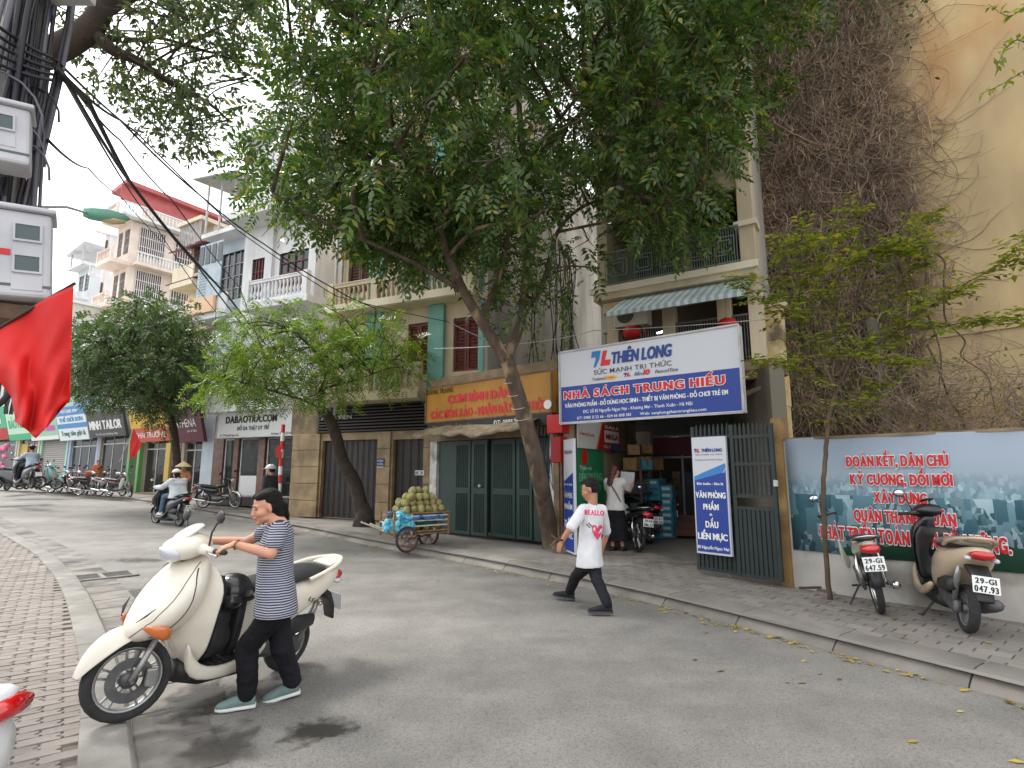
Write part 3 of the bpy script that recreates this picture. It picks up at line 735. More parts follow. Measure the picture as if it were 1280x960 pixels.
for i, (x0, x1) in enumerate(((278, 291), (298, 322), (331, 349), (350, 368))):
    s0, s1 = FA.s(x0, 600), FA.s(x1, 600)
    f = M(); t = .05
    f.box(s0, s0+t, .02, .08, zsh, zt1); f.box(s1-t, s1, .02, .08, zsh, zt1); f.box(s0+t, s1-t, .02, .08, zt1-t, zt1); f.box(s0+t, s1-t, .02, .08, zsh, zsh+t)
    fo = f.build('door_frame', steel, a_); bx('pane', glass(), fo, s0+t, s1-t, -.055, -.045, zsh+t, zt1-t)
    if i == 1: bx('lower_panel', whitem, fo, s0+.06, s1-.06, -.04, -.01, zsh+.05, zsh+.75)
for i in range(26):   # bags and clothes on shelves behind the glass
    s = random.uniform(.9, sA-.3); z = random.choice([.5, 1.0, 1.5, 2.0])+zsh; c = random.choice([blackm, redwood, plain('navy cloth', (40, 46, 66), .9), plain('tan leather', (150, 112, 80), .6), plain('grey cloth', (120, 120, 124), .9)])
    q = M(); q.loft([sec('z', z, (s, 1.3), .16, .09, 10), sec('z', z+.25, (s, 1.3), .15, .07, 10), sec('z', z+.3, (s, 1.3), .1, .04, 10)]); q.tube([(s-.07, 1.3, z+.29), (s-.05, 1.3, z+.4), (s+.05, 1.3, z+.4), (s+.07, 1.3, z+.29)], .01, 5)
    q.build('handbag', c, a_, sm=True)
for z in (.48, .98, 1.48, 1.98): bx('shelf', steel, a_, .8, sA-.2, -1.6, -1.1, z+zsh-.03, z+zsh)
for s in (1.6, 1.95):   # hanging dark coats in the left bay
    q = M(); q.loft([sec('z', zsh+.7, (s, .8), .16, .08, 10), sec('z', zsh+1.5, (s, .8), .2, .1, 10), sec('z', zsh+1.75, (s, .8), .06, .05, 10)]); q.build('hanging_coat', plain('navy cloth', (40, 46, 66), .9), a_, sm=True)
# storeys
zz = [zf1]; st = FA.h(330, 384, .9)-zf1
for k in range(1, 4): zz.append(zf1+st*k)
lo = FA.s(255, 505, .9)
bx('balcony_slab', whitep, a_, lo, FA.s(352, 508, .9), -.1, 1.0, zf1, zf1+.42, bevel=.01)
balustrade(a_, lo+.15, FA.s(350, 490, .9), .88, zf1+.42, .9, whitep, gap=.16)
h0 = [R(330, 450, 355, 470)[:2]+(zf1+1.1, zf1+2.5), R(288, 450, 310, 470)[:2]+(zf1+1.0, zf1+2.5)]
punched(a_, 'first_floor_wall', whitep, .4, sA+.3, zf1, zz[1], h0)
for h in h0: window(a_, *h, redwood, 3, 'grid', d=-.05)
for (x0, x1) in ((318, 324), (360, 366)): bx('pilaster', whitep, a_, FA.s(x0, 450), FA.s(x1, 450), 0, .15, zf1+.42, zz[1])
bx('balcony_slab', whitep, a_, FA.s(302, 390, .8), FA.s(385, 390, .8), -.1, .9, zz[1], zz[1]+.25, bevel=.01)
balustrade(a_, FA.s(307, 372, .8), FA.s(384, 372, .8), .78, zz[1]+.25, .82, whitep, gap=.17)
h1 = [R(315, 340, 329, 360)[:2]+(zz[1]+.35, zz[1]+2.5), R(348, 340, 385, 360)[:2]+(zz[1]+.9, zz[1]+2.5)]
h1[0] = (FA.s(314, 350), FA.s(329, 350), zz[1]+.35, zz[1]+2.4); h1[1] = (FA.s(348, 350), FA.s(384, 350), zz[1]+.8, zz[1]+2.4)
sAu = max(sA+.3, h1[1][1]+.25); sL2 = FA.s(302, 360)
punched(a_, 'second_floor_wall', whitep, sL2, sAu, zz[1], zz[2], h1)
for h in h1: window(a_, *h, redwood, 2, 'grid', d=-.05)
for s in (h1[0][1]+.25,): bx('pilaster', whitep, a_, s, s+.3, 0, .15, zz[1]+.25, zz[2])
bx('balcony_slab', whitep, a_, sL2-.1, sAu+.1, -.1, 1.0, zz[2], zz[2]+.3)
punched(a_, 'third_floor_wall', whitep, sL2, sAu, zz[2], zz[3], [(2.2, 3.1, zz[2]+.8, zz[2]+2.3)])
window(a_, 2.2, 3.1, zz[2]+.8, zz[2]+2.3, brownwood, 2, 'grid', d=-.05)
q = M(); q.box(sAu-.2, sAu, .2, 9, 0, zz[3]); q.build('side_wall', whitep, a_); q = M(); q.box(.4, .6, .2, 9, 0, zz[1]); q.build('side_wall', whitep, a_); q = M(); q.box(sL2, sL2+.2, .2, 9, zz[1], zz[3]); q.build('side_wall', whitep, a_); bx('terrace_slab', whitep, a_, .35, sL2, -8, .1, zz[1]-.02, zz[1]+.12)
bx('roof_slab', whitep, a_, sL2-.2, sAu+.2, -9, .5, zz[3], zz[3]+.2)
# sign of shop A, leaning out a little
def signboard(fr, name, label, x0, y0, x1, y1, d, face, depth=.12, lean=0., frame=None):
    s0, s1, z0, z1 = fr.rect(x0, y0, x1, y1, d)
    o = fr.root(name, label, 'sign', s=0, d=0, z=0)
    q = M(); k = math.tan(lean)*(z1-z0)
    q.add([(s0, -d, z0), (s1, -d, z0), (s1, -d-k, z1), (s0, -d-k, z1), (s0, -d+depth, z0), (s1, -d+depth, z0), (s1, -d-k+depth, z1), (s0, -d-k+depth, z1)], [(0, 1, 2, 3), (4, 7, 6, 5), (0, 4, 5, 1), (3, 2, 6, 7), (0, 3, 7, 4), (1, 5, 6, 2)])
    q.build('panel', face, o)
    if frame:
        f = M(); t = .03
        def P(s, z): return (s, -d-k*(z-z0)/(z1-z0)-.012, z)
        for (p, r) in (((s0, z0), (s1, z0)), ((s0, z1), (s1, z1)), ((s0, z0), (s0, z1)), ((s1, z0), (s1, z1))): f.beam(P(*p), P(*r), t, t, (0, 1, 0))
        f.build('frame', frame, o)
    o['lean'] = k
    return o, s0, s1, z0, z1, d, lean
sg, s0, s1, z0, z1, d_, _ = signboard(FA, 'shop_sign', 'grey-white shop sign with black lettering under the white balcony', 272, 513, 369, 546, .62, plain('sign grey white', (206, 208, 206), .5), frame=steel)
w_ = s1-s0; hh = z1-z0; blk = plain('sign black', (26, 26, 28), .5)
text('DABAOTRA.COM', s0+w_*.12, s0+w_*.78, z0+hh*.56, hh*.27, sg, blk, d=.63, bold=.05)
text('ĐỒ DA THẬT UY TÍN', s0+w_*.28, s0+w_*.68, z0+hh*.27, hh*.15, sg, blk, d=.63, bold=.03)
text('ĐC: 119 Nguyễn Ngọc Nại', s0+w_*.05, s0+w_*.3, z0+hh*.06, hh*.08, sg, blk, d=.63); text('Hotline: 0982.123.499', s0+w_*.72, s0+w_*.98, z0+hh*.06, hh*.08, sg, blk, d=.63)
del sg['lean']
# striped pole in front of the pillar
p0 = FB.world(0.05, .5, 0); p0.z = hgt(p0.x, p0.y)+.11
sp = thing('barrier_pole', 'red and white striped pole standing before the stone pillar', 'pole', p0)
zt_ = 2.75; n = 11; rp = plain('signal red', (196, 40, 36), .5)
for k in range(n):
    q = M(); q.tube([(0, 0, zt_*k/n), (0, 0, zt_*(k+1)/n)], .055, 12); q.build('band', rp if k % 2 == 0 else whitem, sp, sm=False)
q = M(); q.lathe([(.12, 0), (.11, .12), (.062, .16)], n=14); q.build('foot', kerbm, sp)
q = M(); q.v = [(.05, -.02, 2.05), (.02, -.05, 1.7), (-.1, -.09, 1.75), (-.16, -.1, 2.0), (-.06, -.06, 2.15)]; q.f = [(0, 1, 2, 3, 4)]; q.build('red_tag', rp, sp, solid=.01)

# ---------------------------------------------------------------- C: single-storey shop with green metal doors
P0 = gnd(543, 666, .12); P1 = gnd(690, 684, .12)
FC = Frame(543, P0.y, (P1.x-P0.x)/(P0.y-P1.y), z0=P0.z)
c_ = FC.root('building', 'small shop with green metal folding doors and grimy canvas awning beside the twin-trunk tree', 'building')
R = FC.rect; sC = FC.s(697, 600); zD = FC.h(600, 549); zTop = FC.h(600, 470)
sLp = FC.s(537, 600)
bx('left_post', mat('limewashed post', srgb(206, 206, 200), srgb(170, 168, 160), scale=4, rough=.9, c3=srgb(110, 104, 96), scale3=2, lo3=.5, hi3=.7), c_, sLp, FC.s(545, 600), -.3, .0, -.1, zD+.15)
bx('lintel', stone_d, c_, sLp, sC, -.3, .02, zD, zTop)
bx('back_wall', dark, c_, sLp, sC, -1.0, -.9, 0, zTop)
bx('roof', stone_d, c_, sLp-.1, sC, -1.8, .0, zTop, zTop+.1)
edges = [FC.s(x, 600) for x in (546, 568, 590, 611, 643, 664, 690)]
edges[-1] = sC-.03
for i in range(6):
    s0, s1 = edges[i], edges[i+1]; solidp = i in (0, 5); dd = .02 if i in (1, 2) else -.06
    q = M(); q.box(s0+.01, s1-.01, -dd, -dd+.03, .04, zD-.02)
    if solidp: q.box(s0+.06, s1-.06, -dd-.012, -dd, .15, zD-.15)
    else:
        for (za, zb) in ((.12, zD*.44), (zD*.5, zD-.12)):
            for e in ((s0+.02, s0+.09, za, zb), (s1-.09, s1-.02, za, zb)): q.box(e[0], e[1], -dd-.02, -dd, e[2], e[3])
            q.box(s0+.02, s1-.02, -dd-.02, -dd, zb, zb+.06); q.box(s0+.02, s1-.02, -dd-.02, -dd, za-.06, za)
            n = max(3, int((s1-s0-.18)/.05))
            for k in range(n): s = s0+.09+(s1-s0-.18)*(k+.5)/n; q.tube([(s, -dd-.03, za), (s, -dd-.03, zb)], .013, 5)
    q.build('door_leaf', greenp, c_)
    if i in (2,):
        q = M(); q.ell((s0+.3, -dd-.05, zD*.52), .035); q.build('padlock', steel, c_)
# canvas awning: sagging dirty cloth
q = M(); nx, ny = 22, 6; sa, sb = FC.s(528, 545, .5), FC.s(668, 545, .5)
for j in range(ny):
    for i in range(nx):
        u, v = i/(nx-1), j/(ny-1); q.v.append((sa+(sb-sa)*u, -.05-.75*v, zD+.42-.28*v-.05*math.sin(PI*u)*v-.02*math.sin(u*23)*v-.03*math.sin(u*9+2)*v))
q.f = [(j*nx+i, j*nx+i+1, (j+1)*nx+i+1, (j+1)*nx+i) for j in range(ny-1) for i in range(nx-1)]
k = len(q.v)
for i in range(nx):
    x = q.v[(ny-1)*nx+i]; q.v.append((x[0], x[1]-.01, x[2]-.07-.02*math.sin(i*1.7)))
q.f += [((ny-1)*nx+i, (ny-1)*nx+i+1, k+i+1, k+i) for i in range(nx-1)]
canv = mat('grimy canvas', srgb(140, 128, 106), srgb(108, 96, 78), scale=5, rough=.95, bump=.4, c3=srgb(80, 70, 56), scale3=2, lo3=.5, hi3=.7)
q.build('awning', canv, c_, sm=True, solid=.012)
# yellow sign
yel = mat('yellow sign vinyl', srgb(176, 124, 34), srgb(160, 110, 32), scale=2, rough=.55, c3=srgb(160, 116, 44), scale3=1.5, lo3=.55, hi3=.8)
FY = Frame(533, 12.95, 1.15, z0=P0.z)
sg, s0, s1, z0, z1, d_, _ = signboard(FY, 'shop_sign', 'yellow rice shop sign with red lettering behind the tree trunk', 533, 474, 690, 522, .0, yel, depth=.2, frame=rust)
del sg['lean']
redl = plain('sign red letters', (196, 32, 34), .5); hh = z1-z0; w_ = s1-s0
text('ĐĂNG TRANG', s0+w_*.01, s0+w_*.25, z0+hh*.8, hh*.14, sg, plain('dark green letters', (54, 64, 30), .5), d=.012, bold=.03)
text('CƠM BÌNH DÂN', s0+w_*.21, s0+w_*.72, z0+hh*.49, hh*.22, sg, redl, d=.012, bold=.06)
text('CÁC MÓN XÀO - NHẬN ĐẶT CƠM HỘP', s0+w_*.055, s0+w_*.965, z0+hh*.1, hh*.22, sg, redl, d=.012, bold=.055)
q = M(); q.box(s0+.1, s1-.02, -.03, .15, z0-.24, z0-.01); q.build('lower_strip', plain('black strip', (34, 30, 26), .6), sg)
text('Cơm trưa 115 Nguyễn Ngọc Nại', s0+w_*.08, s0+w_*.42, z0-.17, .09, sg, yel, d=.036); text('ĐT: 0988.286', s0+w_*.6, s0+w_*.8, z0-.17, .1, sg, whitem, d=.036)
for s in (s0+.4, s1-.4): q = M(); q.beam((s, .1, z0), (s, .7, z0-.1), .04, .04); q.build('bracket', rust, sg)
# red lamp box and pipes at the right post of shop C
r = FC.rect(686, 520, 703, 545, .35)
lb = FC.root('lantern', 'red box sign with white disc beside the tree trunk above the green doors', 'sign', s=(r[0]+r[1])/2, d=.3, z=r[2])
q = M(); q.box(-.16, .2, -.12, .12, .05, .4); q.build('box', plain('lantern red', (190, 30, 32), .5), lb, bevel=.01)
q = M(); q.box(-.06, .16, -.13, .1, -.5, -.02); q.build('lower_box', plain('lantern dark red', (150, 24, 28), .5), lb, bevel=.01)
q = M(); q.lathe([(.001, -.14), (.09, -.14), (.09, -.12), (.001, -.12)], (-.12, 0, .6), 'y', 20); q.build('disc', whitem, lb)
q = M(); q.tube([(-.12, -.02, .4), (-.12, -.02, .62)], .02, 6); q.build('bracket', rust, lb)
for i, (px, m_, w) in enumerate(((694, whitep, .09), (700, stone_d, .12), (706, rust, .05))):
    s = FC.s(px, 600); q = M(); q.box(s-w/2, s+w/2, -.12, .1, -.05, FC.h(px, 462 if i == 0 else 445)); q.build('right_post', m_, c_)
q = M()
for k in range(7): s = sC-.35+.05*k; q.tube([(s, -.1, zD+.5), (s+random.uniform(-.1, .1), -.2, zD*.8), (s+random.uniform(-.2, .2), -.16, zD*.5), (s+random.uniform(-.1, .1), -.1, zD*.9)], .008, 5)
q.build('loose_cables', blackm, c_)

# ---------------------------------------------------------------- D: bookstore building
FD = Frame(760, 13., 1.62, z0=.13)
d_ = FD.root('building', 'old cream tube house over the bookshop, with striped awning and railed balconies', 'building')
R = FD.rect; sD = FD.s(948, 345)
zb = FD.h(860, 362)     # first balcony slab underside (above awning)
z2 = FD.h(900, 192)     # second slab
st = z2-zb
z0g = FD.h(820, 470, -.8)
# ground floor head / first floor veranda (dark, with columns)
bx('veranda_floor', stone_d, d_, -.1, sD, -3.2, .0, z0g-.25, z0g)
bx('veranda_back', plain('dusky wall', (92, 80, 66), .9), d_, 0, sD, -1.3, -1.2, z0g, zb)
for x in (768, 838, 908, 948):
    s = FD.s(x, 430); bx('veranda_column', cream, d_, s-.14, s+.14, -.2, .08, z0g, zb-.28, bevel=.01)
bx('veranda_beam', cream, d_, 0, sD, -.25, .05, zb-.28, zb-.02)
w0 = R(785, 392, 835, 440, -1.2); window(d_, w0[0], w0[1], z0g+.6, zb-.5, brownwood, 2, 'pane', d=-1.15)
window(d_, FD.s(850, 420, -1.2), FD.s(905, 420, -1.2), z0g+.6, zb-.5, brownwood, 2, 'pane', d=-1.15)
q = M()
for i in range(60): s = .05+(sD-.1)*i/59; q.box(s-.008, s+.008, -.04, -.02, z0g, z0g+1.0)
q.box(0, sD, -.05, -.01, z0g+.97, z0g+1.01); q.build('veranda_railing', railm, d_)
fl = M(); fl.tube([(FD.s(812, 424), .6, zb-.75), (FD.s(824, 424), .6, zb-.72)], .02, 6); o = fl.build('fluorescent_tube', mat('lit tube', (1, 1, 1), emit=9.), d_)
# AC outdoor unit under the awning
def ac_unit(par_frame, name, label, s, d, z, w=.8, h=.55, dep=.3, rz=0, grp=None):
    o = thing(name, label, 'air conditioner', par_frame.world(s, d, z) if par_frame else (s, d, z), (par_frame.rot if par_frame else 0)+rz, grp)
    q = M(); q.box(-w/2, w/2, -dep, 0, 0, h); q.build('casing', plain('ac beige', (196, 190, 176), .6), o, bevel=.02)
    q = M(); q.lathe([(.001, 0), (.20, 0), (.20, -.012), (.001, -.012)], (-w*.16, -dep, h*.5), 'y', 24); q.build('fan_opening', dark, o)
    q = M()
    for k in range(1, 6): q.lathe([(.036*k-.004, -.02), (.036*k+.004, -.02), (.036*k+.004, -.012), (.036*k-.004, -.012)], (-w*.16, -dep, h*.5), 'y', 24, closed=True)
    q.box(-w*.16-.2, -w*.16+.2, -dep-.024, -dep-.014, h*.5-.008, h*.5+.008); q.build('fan_grille', plain('ac grille', (150, 146, 136), .6), o)
    q = M()
    for sx in (-1, 1): q.beam((sx*w*.35, 0, -.04), (sx*w*.35, -dep-.05, -.04), .04, .06); q.beam((sx*w*.35, 0, -.35), (sx*w*.35, -dep*.9, -.06), .03, .03)
    q.build('bracket', rust, o); return o
ac_unit(FD, 'air_conditioner', 'outdoor air conditioner tucked under the striped awning', FD.s(797, 392, -.1), .1, zb-.75)
# striped awning
sa, sb = FD.s(765, 375, .9), FD.s(935, 350, .9)
n = 34; q1, q2 = M(), M()
za, zb_ = zb+.02, FD.h(850, 376, 1.25)
for k in range(n):
    q = (q1, q2)[k % 2]; u0, u1 = sa+(sb-sa)*k/n, sa+(sb-sa)*(k+1)/n
    q.add([(u0, -.06, za), (u1, -.06, za), (u1, -1.25, zb_), (u0, -1.25, zb_), (u1, -1.27, zb_-.1), (u0, -1.27, zb_-.1)], [(0, 1, 2, 3), (3, 2, 4, 5)])
aw = FD.root('awning', 'faded blue and white striped awning below the balcony', 'awning')
q1.build('pale_stripes', mat('awning pale', srgb(196, 206, 206), srgb(176, 186, 186), scale=3, rough=.8), aw, solid=.01); q2.build('blue_stripes', mat('awning blue', srgb(152, 170, 174), srgb(136, 154, 160), scale=3, rough=.8), aw, solid=.01)
q = M()
for k in range(6): s = sa+(sb-sa)*k/5; q.beam((s, -.05, za-.03), (s, -1.24, zb_-.03), .025, .025)
q.build('struts', rust, aw)
# balconies and storeys above
for k in range(4):
    z0, z1 = zb+st*k, zb+st*(k+1)
    bx('balcony_slab', cream, d_, -.15, sD, -1.5, .28, z0, z0+.22, bevel=.015); bx('slab_moulding', cream_light, d_, -.2, sD+.05, .28, .36, z0+.14, z0+.3, bevel=.01)
    h = [(.5, 1.5, z0+.3, z0+2.3), (1.9, sD-.4, z0+.3, z0+2.3)]
    punched(d_, 'recessed_wall', mat('weathered render', srgb(176, 160, 132), srgb(150, 136, 112), scale=1.5, rough=.9, bump=.3, c3=srgb(110, 98, 80), scale3=.9, lo3=.5, hi3=.7), .0, sD, z0+.2, z1, h, d=-1.0, thick=.2)
    for g in h: window(d_, *g, brownwood, 2, 'pane', d=-1.08)
    bx('corner_column', cream, d_, sD-.32, sD, -.3, .1, z0+.22, z1, bevel=.02); bx('corner_capital', cream_light, d_, sD-.4, sD+.06, -.32, .18, z0+1.15, z0+1.27)
    bx('corner_column', cream, d_, -.1, .18, -.3, .1, z0+.22, z1, bevel=.02)
    if k == 0 or k == 2:
        bx('upper_panel', mat('grey board panel', srgb(170, 158, 138), srgb(142, 130, 112), scale=2, rough=.9, stretch=(1, 1, 6)), d_, .18, sD-.33, -.05, .05, z1-.95, z1-.01)
    q = M(); n = 58
    for i in range(n):
        s = .15+(sD-.5)*i/(n-1); q.box(s-.008, s+.008, -.22, -.204, z0+.3, z0+1.15)
    q.box(.1, sD-.3, -.24, -.19, z0+1.14, z0+1.18); q.box(.1, sD-.3, -.235, -.195, z0+.36, z0+.39)
    for i in range(5):  # square motifs
        s = .5+(sD-1.1)*i/4
        for t in (.12, .2): q.box(s-t, s+t, -.245, -.23, z0+.75+t-.012, z0+.75+t+.012); q.box(s-t, s+t, -.245, -.23, z0+.75-t-.012, z0+.75-t+.012); q.box(s-t-.012, s-t+.012, -.247, -.232, z0+.75-t, z0+.75+t); q.box(s+t-.012, s+t+.012, -.247, -.232, z0+.75-t, z0+.75+t)
    q.build('balcony_railing', plain('grey green rail', (110, 122, 112), .6), d_)
q = M(); q.box(-.2, .0, .3, 9, z0g, zb+st*4); q.build('side_wall', greyw, d_)
q = M(); q.box(sD-.2, sD, .3, 9, 0, zb+st*4); q.build('side_wall', greyw, d_)
bx('roof_slab', cream, d_, -.2, sD+.1, -9, .3, zb+st*4, zb+st*4+.2)
# red lanterns on the veranda
for x, y, lab in ((790, 415, 'red paper lantern hanging left on the veranda above the blue and white sign'), (909, 407, 'red paper lantern hanging right behind the corner of the blue and white sign')):
    s, z = FD.sz(x, y, .25); o = FD.root('lantern', lab, 'lantern', 'lanterns on the veranda', s=s, d=.25, z=z)
    q = M(); q.lathe([(.05, -.15), (.14, -.13), (.2, -.06), (.21, 0), (.2, .06), (.14, .13), (.05, .15)], n=18); q.build('shade', plain('lantern cloth red', (190, 22, 34), .6), o, sm=True)
    q = M(); q.lathe([(.055, .15), (.055, .18)], n=12); q.tube([(0, 0, .18), (0, 0, .6)], .006, 5); q.build('cap', plain('lantern gold', (170, 120, 40), .5), o)

# alcove (covered yard) of the bookshop
LW0 = GATEF.world(.15, -.1, 0); LW1 = FD.world(.35, -1.0, 0)
FBk = Frame(786, 14.25, 1.62, z0=.19)              # back wall of the yard
sBk = FBk.s(905, 600)
y_ = FBk.root('building', 'bookshop ground floor at the back of the yard with brick wall and glass shop front', 'building')
zc = FBk.h(850, 522)
r = FBk.rect(812, 545, 872, 668)
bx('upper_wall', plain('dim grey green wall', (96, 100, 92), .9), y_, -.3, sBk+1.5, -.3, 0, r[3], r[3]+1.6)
# brick wall panel: each brick its own piece
q = M(); q.box(-.3, r[0]-.02, .03, .3, 0, r[3]); q.build('brick_wall_core', mortar, y_)
bw, bh = .22, .075; bme = M(); bme.box(-bw/2+.006, bw/2-.006, -.035, .03, 0, bh-.012); bmesh_ = bme.mesh('brick'); bmesh_.materials.append(brickm)
cnt = 0
for j in range(30):
    z = r[3]-bh*(j+1)
    if z < .6: break
    for i in range(8):
        s = -.2+bw*(i+.5*(j % 2)); 
        if s+bw/2 > r[0]-.02 or cnt >= 280: continue
        o = bpy.data.objects.new('brick', bmesh_); COL.objects.link(o); o.parent = y_; o.location = (s, .03, z); cnt += 1
# glass front
fr = M(); t = .05
f = [(r[0], r[1])]; sm_ = r[0]+(r[1]-r[0])*.72; zm = r[2]+(r[3]-r[2])*.78
for s in (r[0], sm_, r[1]): fr.box(s-t/2, s+t/2, -.02, .04, r[2]+.32, r[3])
for z in (r[2]+.32, zm, r[3]): fr.box(r[0], r[1], -.025, .045, z-t/2, z+t/2)
fr.build('shop_front_frame', plain('aluminium', (150, 146, 150), .4, metal=.3), y_)
bx('pane', glass(), y_, r[0], r[1], -.012, -.008, r[2]+.35, r[3])
bx('fascia_strip', plain('plum fascia', (106, 40, 56), .6), y_, r[0], r[1], .02, .06, zm+.05, r[3]-.03)
bx('counter_front', plain('counter grey', (130, 132, 122), .7), y_, sm_-.9, r[1]-.15, -1.05, -1.0, r[2]+.3, r[2]+1.2)
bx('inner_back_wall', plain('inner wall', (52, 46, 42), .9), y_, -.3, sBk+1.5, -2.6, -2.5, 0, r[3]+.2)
bx('inner_floor', plain('shop floor', (150, 140, 128), .5), y_, -.3, sBk+1.5, -2.5, 0, 0, r[2]+.3)
for k in range(46):   # goods on shelves
    s = random.uniform(r[0], sBk+.4); z = r[2]+.4+random.choice([.3, .75, 1.2, 1.6]); c = random.choice([(70, 90, 120), (140, 60, 60), (150, 150, 140), (60, 60, 66), (90, 120, 90), (150, 120, 70)])
    bx('boxed_goods', plain('goods %d' % (k % 6), c, .7), y_, s-.1, s+.1, -2.3, -2.1-random.random()*.15, z, z+random.uniform(.15, .35))
tubeo = M(); s, z = FBk.sz(845, 553, -.8); tubeo.box(s-.2, s+.2, .78, .82, z-.02, z+.02); tubeo.build('lamp_tube', mat('lit tube', (1, 1, 1), emit=9.), y_)
# steps
for k in range(3):
    a = M(); s0, s1 = r[0]+.5, sBk+.3; a.box(s0, s1, -1.0+.3*k, -.7+.3*k+.0, 0, .13*(k+1)); a.build('step', plain('red brown tile', (112, 72, 60), .6), y_, bevel=.01)
# yard left wall with posters, right pier
FL = Frame(0, 1, 1); FL.x, FL.y = LW0.x, LW0.y; FL.z = .13
Lx, Ly = LW1.x-LW0.x, LW1.y-LW0.y; LL = math.hypot(Lx, Ly); FL.u = (Lx/LL, Ly/LL); FL.n = (FL.u[1], -FL.u[0]); FL.rot = math.atan2(Ly, Lx)
lw = FL.root('side_wall', 'cream side wall of the bookshop yard carrying the green and red posters', 'wall')
q = M(); q.box(0, LL, .0, .2, 0, 3.0); q.build('wall_face', mat('yard wall render', srgb(160, 146, 120), srgb(136, 122, 100), scale=2, rough=.9, c3=srgb(100, 90, 74), scale3=1.2), lw)
def poster(label, x0, y0, x1, y1, m_, d=.03, name='poster'):
    s0, s1, z0, z1 = FL.rect(x0, y0, x1, y1, d); o = FL.root(name, label, 'poster'); q = M(); q.box(s0, s1, -d, -d+.015, z0, z1); q.build('panel', m_, o); return o, s0, s1, z0, z1
po, s0, s1, z0, z1 = poster('green school-goods poster on the yard side wall behind the woman', 722, 562, 755, 630, plain('poster green', (38, 128, 84), .55))
hh = z1-z0; w_ = s1-s0
text('Thêm vui', s0+.1, s0+w_*.5, z0+hh*.62, hh*.08, po, whitem, d=.035); text('ĐẾN TRƯỜNG', s0+.08, s1-.1, z0+hh*.42, hh*.15, po, plain('poster pale green', (120, 190, 150), .6), d=.035, bold=.04)
text('Sách vở', s0+.1, s1-.2, z0+hh*.25, hh*.1, po, plain('poster pale green', (120, 190, 150), .6), d=.035)
q = M(); q.ell((s0+w_*.25, -.035, z0+hh*.85), (.16, .004, .16), 16, 6); q.build('red_dot', redl, po)
po, s0, s1, z0, z1 = poster('white and red promotional banner above the green poster in the yard', 722, 528, 775, 562, plain('poster white', (214, 212, 206), .55), d=.06)
hh = z1-z0; w_ = s1-s0
q = M(); q.add([(s0+w_*.42, -.066, z0), (s1, -.066, z0), (s1, -.066, z1), (s0+w_*.55, -.066, z1)], [(0, 1, 2, 3)]); q.build('red_field', plain('poster red', (176, 32, 36), .55), po)
q = M(); q.add([(s0+w_*.38, -.067, z0), (s0+w_*.42, -.067, z0), (s0+w_*.55, -.067, z1), (s0+w_*.53, -.067, z1)], [(0, 1, 2, 3)]); q.build('orange_edge', plain('poster orange', (224, 110, 40), .55), po)
q = M(); q.add([(s0+w_*.58, -.07, z0+hh*.3), (s1-.1, -.07, z0+hh*.3), (s1-.1, -.07, z0+hh*.75), (s0+w_*.58, -.07, z0+hh*.75)], [(0, 1, 2, 3)]); q.build('white_panel', whitem, po)
text('MEGA', s0+w_*.62, s1-.15, z0+hh*.42, hh*.2, po, plain('poster red', (176, 32, 36)), d=.075, bold=.05); text('SALE', s0+w_*.6, s1-.1, z0+hh*.82, hh*.13, po, whitem, d=.075, bold=.04); text('Ưu đãi lớn', s0+w_*.56, s1-.2, z0+hh*.08, hh*.12, po, whitem, d=.075)
text('Viettel pay', s0+.08, s0+w_*.36, z0+hh*.45, hh*.12, po, redl, d=.068)
# AC at the back wall of the yard
s, z = FBk.sz(797, 568, .1); ac_unit(FBk, 'air_conditioner', 'beige outdoor air conditioner on the back wall of the bookshop yard', s, .02, z)
# guessed yard roof; front edge drawn back behind the sign so sky light enters
q = M(); P_ = [GATEF.world(.1, -1.5, 0), GATEF.world(3.55, -1.5, 0), FBk.world(sBk+.3, -.1, 0), FBk.world(-.3, -.1, 0)]
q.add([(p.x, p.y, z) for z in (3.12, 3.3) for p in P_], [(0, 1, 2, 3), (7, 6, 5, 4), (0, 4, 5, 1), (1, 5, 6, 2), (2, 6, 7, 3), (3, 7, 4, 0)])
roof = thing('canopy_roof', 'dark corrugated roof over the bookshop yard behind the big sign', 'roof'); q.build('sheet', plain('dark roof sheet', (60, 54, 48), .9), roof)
q = M(); q.beam(P_[0]+Vector((0, 0, 3.05)), P_[1]+Vector((0, 0, 3.05)), .1, .14); q.build('front_beam', rust, roof)
# cables sagging below the sign
q = M()
for k in range(3): a, c = P_[0]+Vector((.1, -.3, 2.9)), P_[1]+Vector((-.2, -.3, 2.9)); q.tube([a.lerp(c, t/12)+Vector((0, 0, -(.28+.05*k)*math.sin(PI*t/12))) for t in range(13)], .012, 5)
o = q.build('cable', plain('beige cable', (150, 130, 104), .7)); tag(o, 'beige cables sagging under the blue and white sign', 'cable')
# right side of the yard
q = M(); A_, B_ = GATEF.world(3.75, -.6, 0), FBk.world(sBk+.3, 0, 0); q.beam(A_+Vector((0, 0, 1.6)), B_+Vector((0, 0, 1.6)), .2, 3.0)
o = q.build('side_wall', plain('yard right wall', (120, 112, 98), .9)); tag(o, 'right-hand side wall of the bookshop yard behind the iron gate', 'wall')
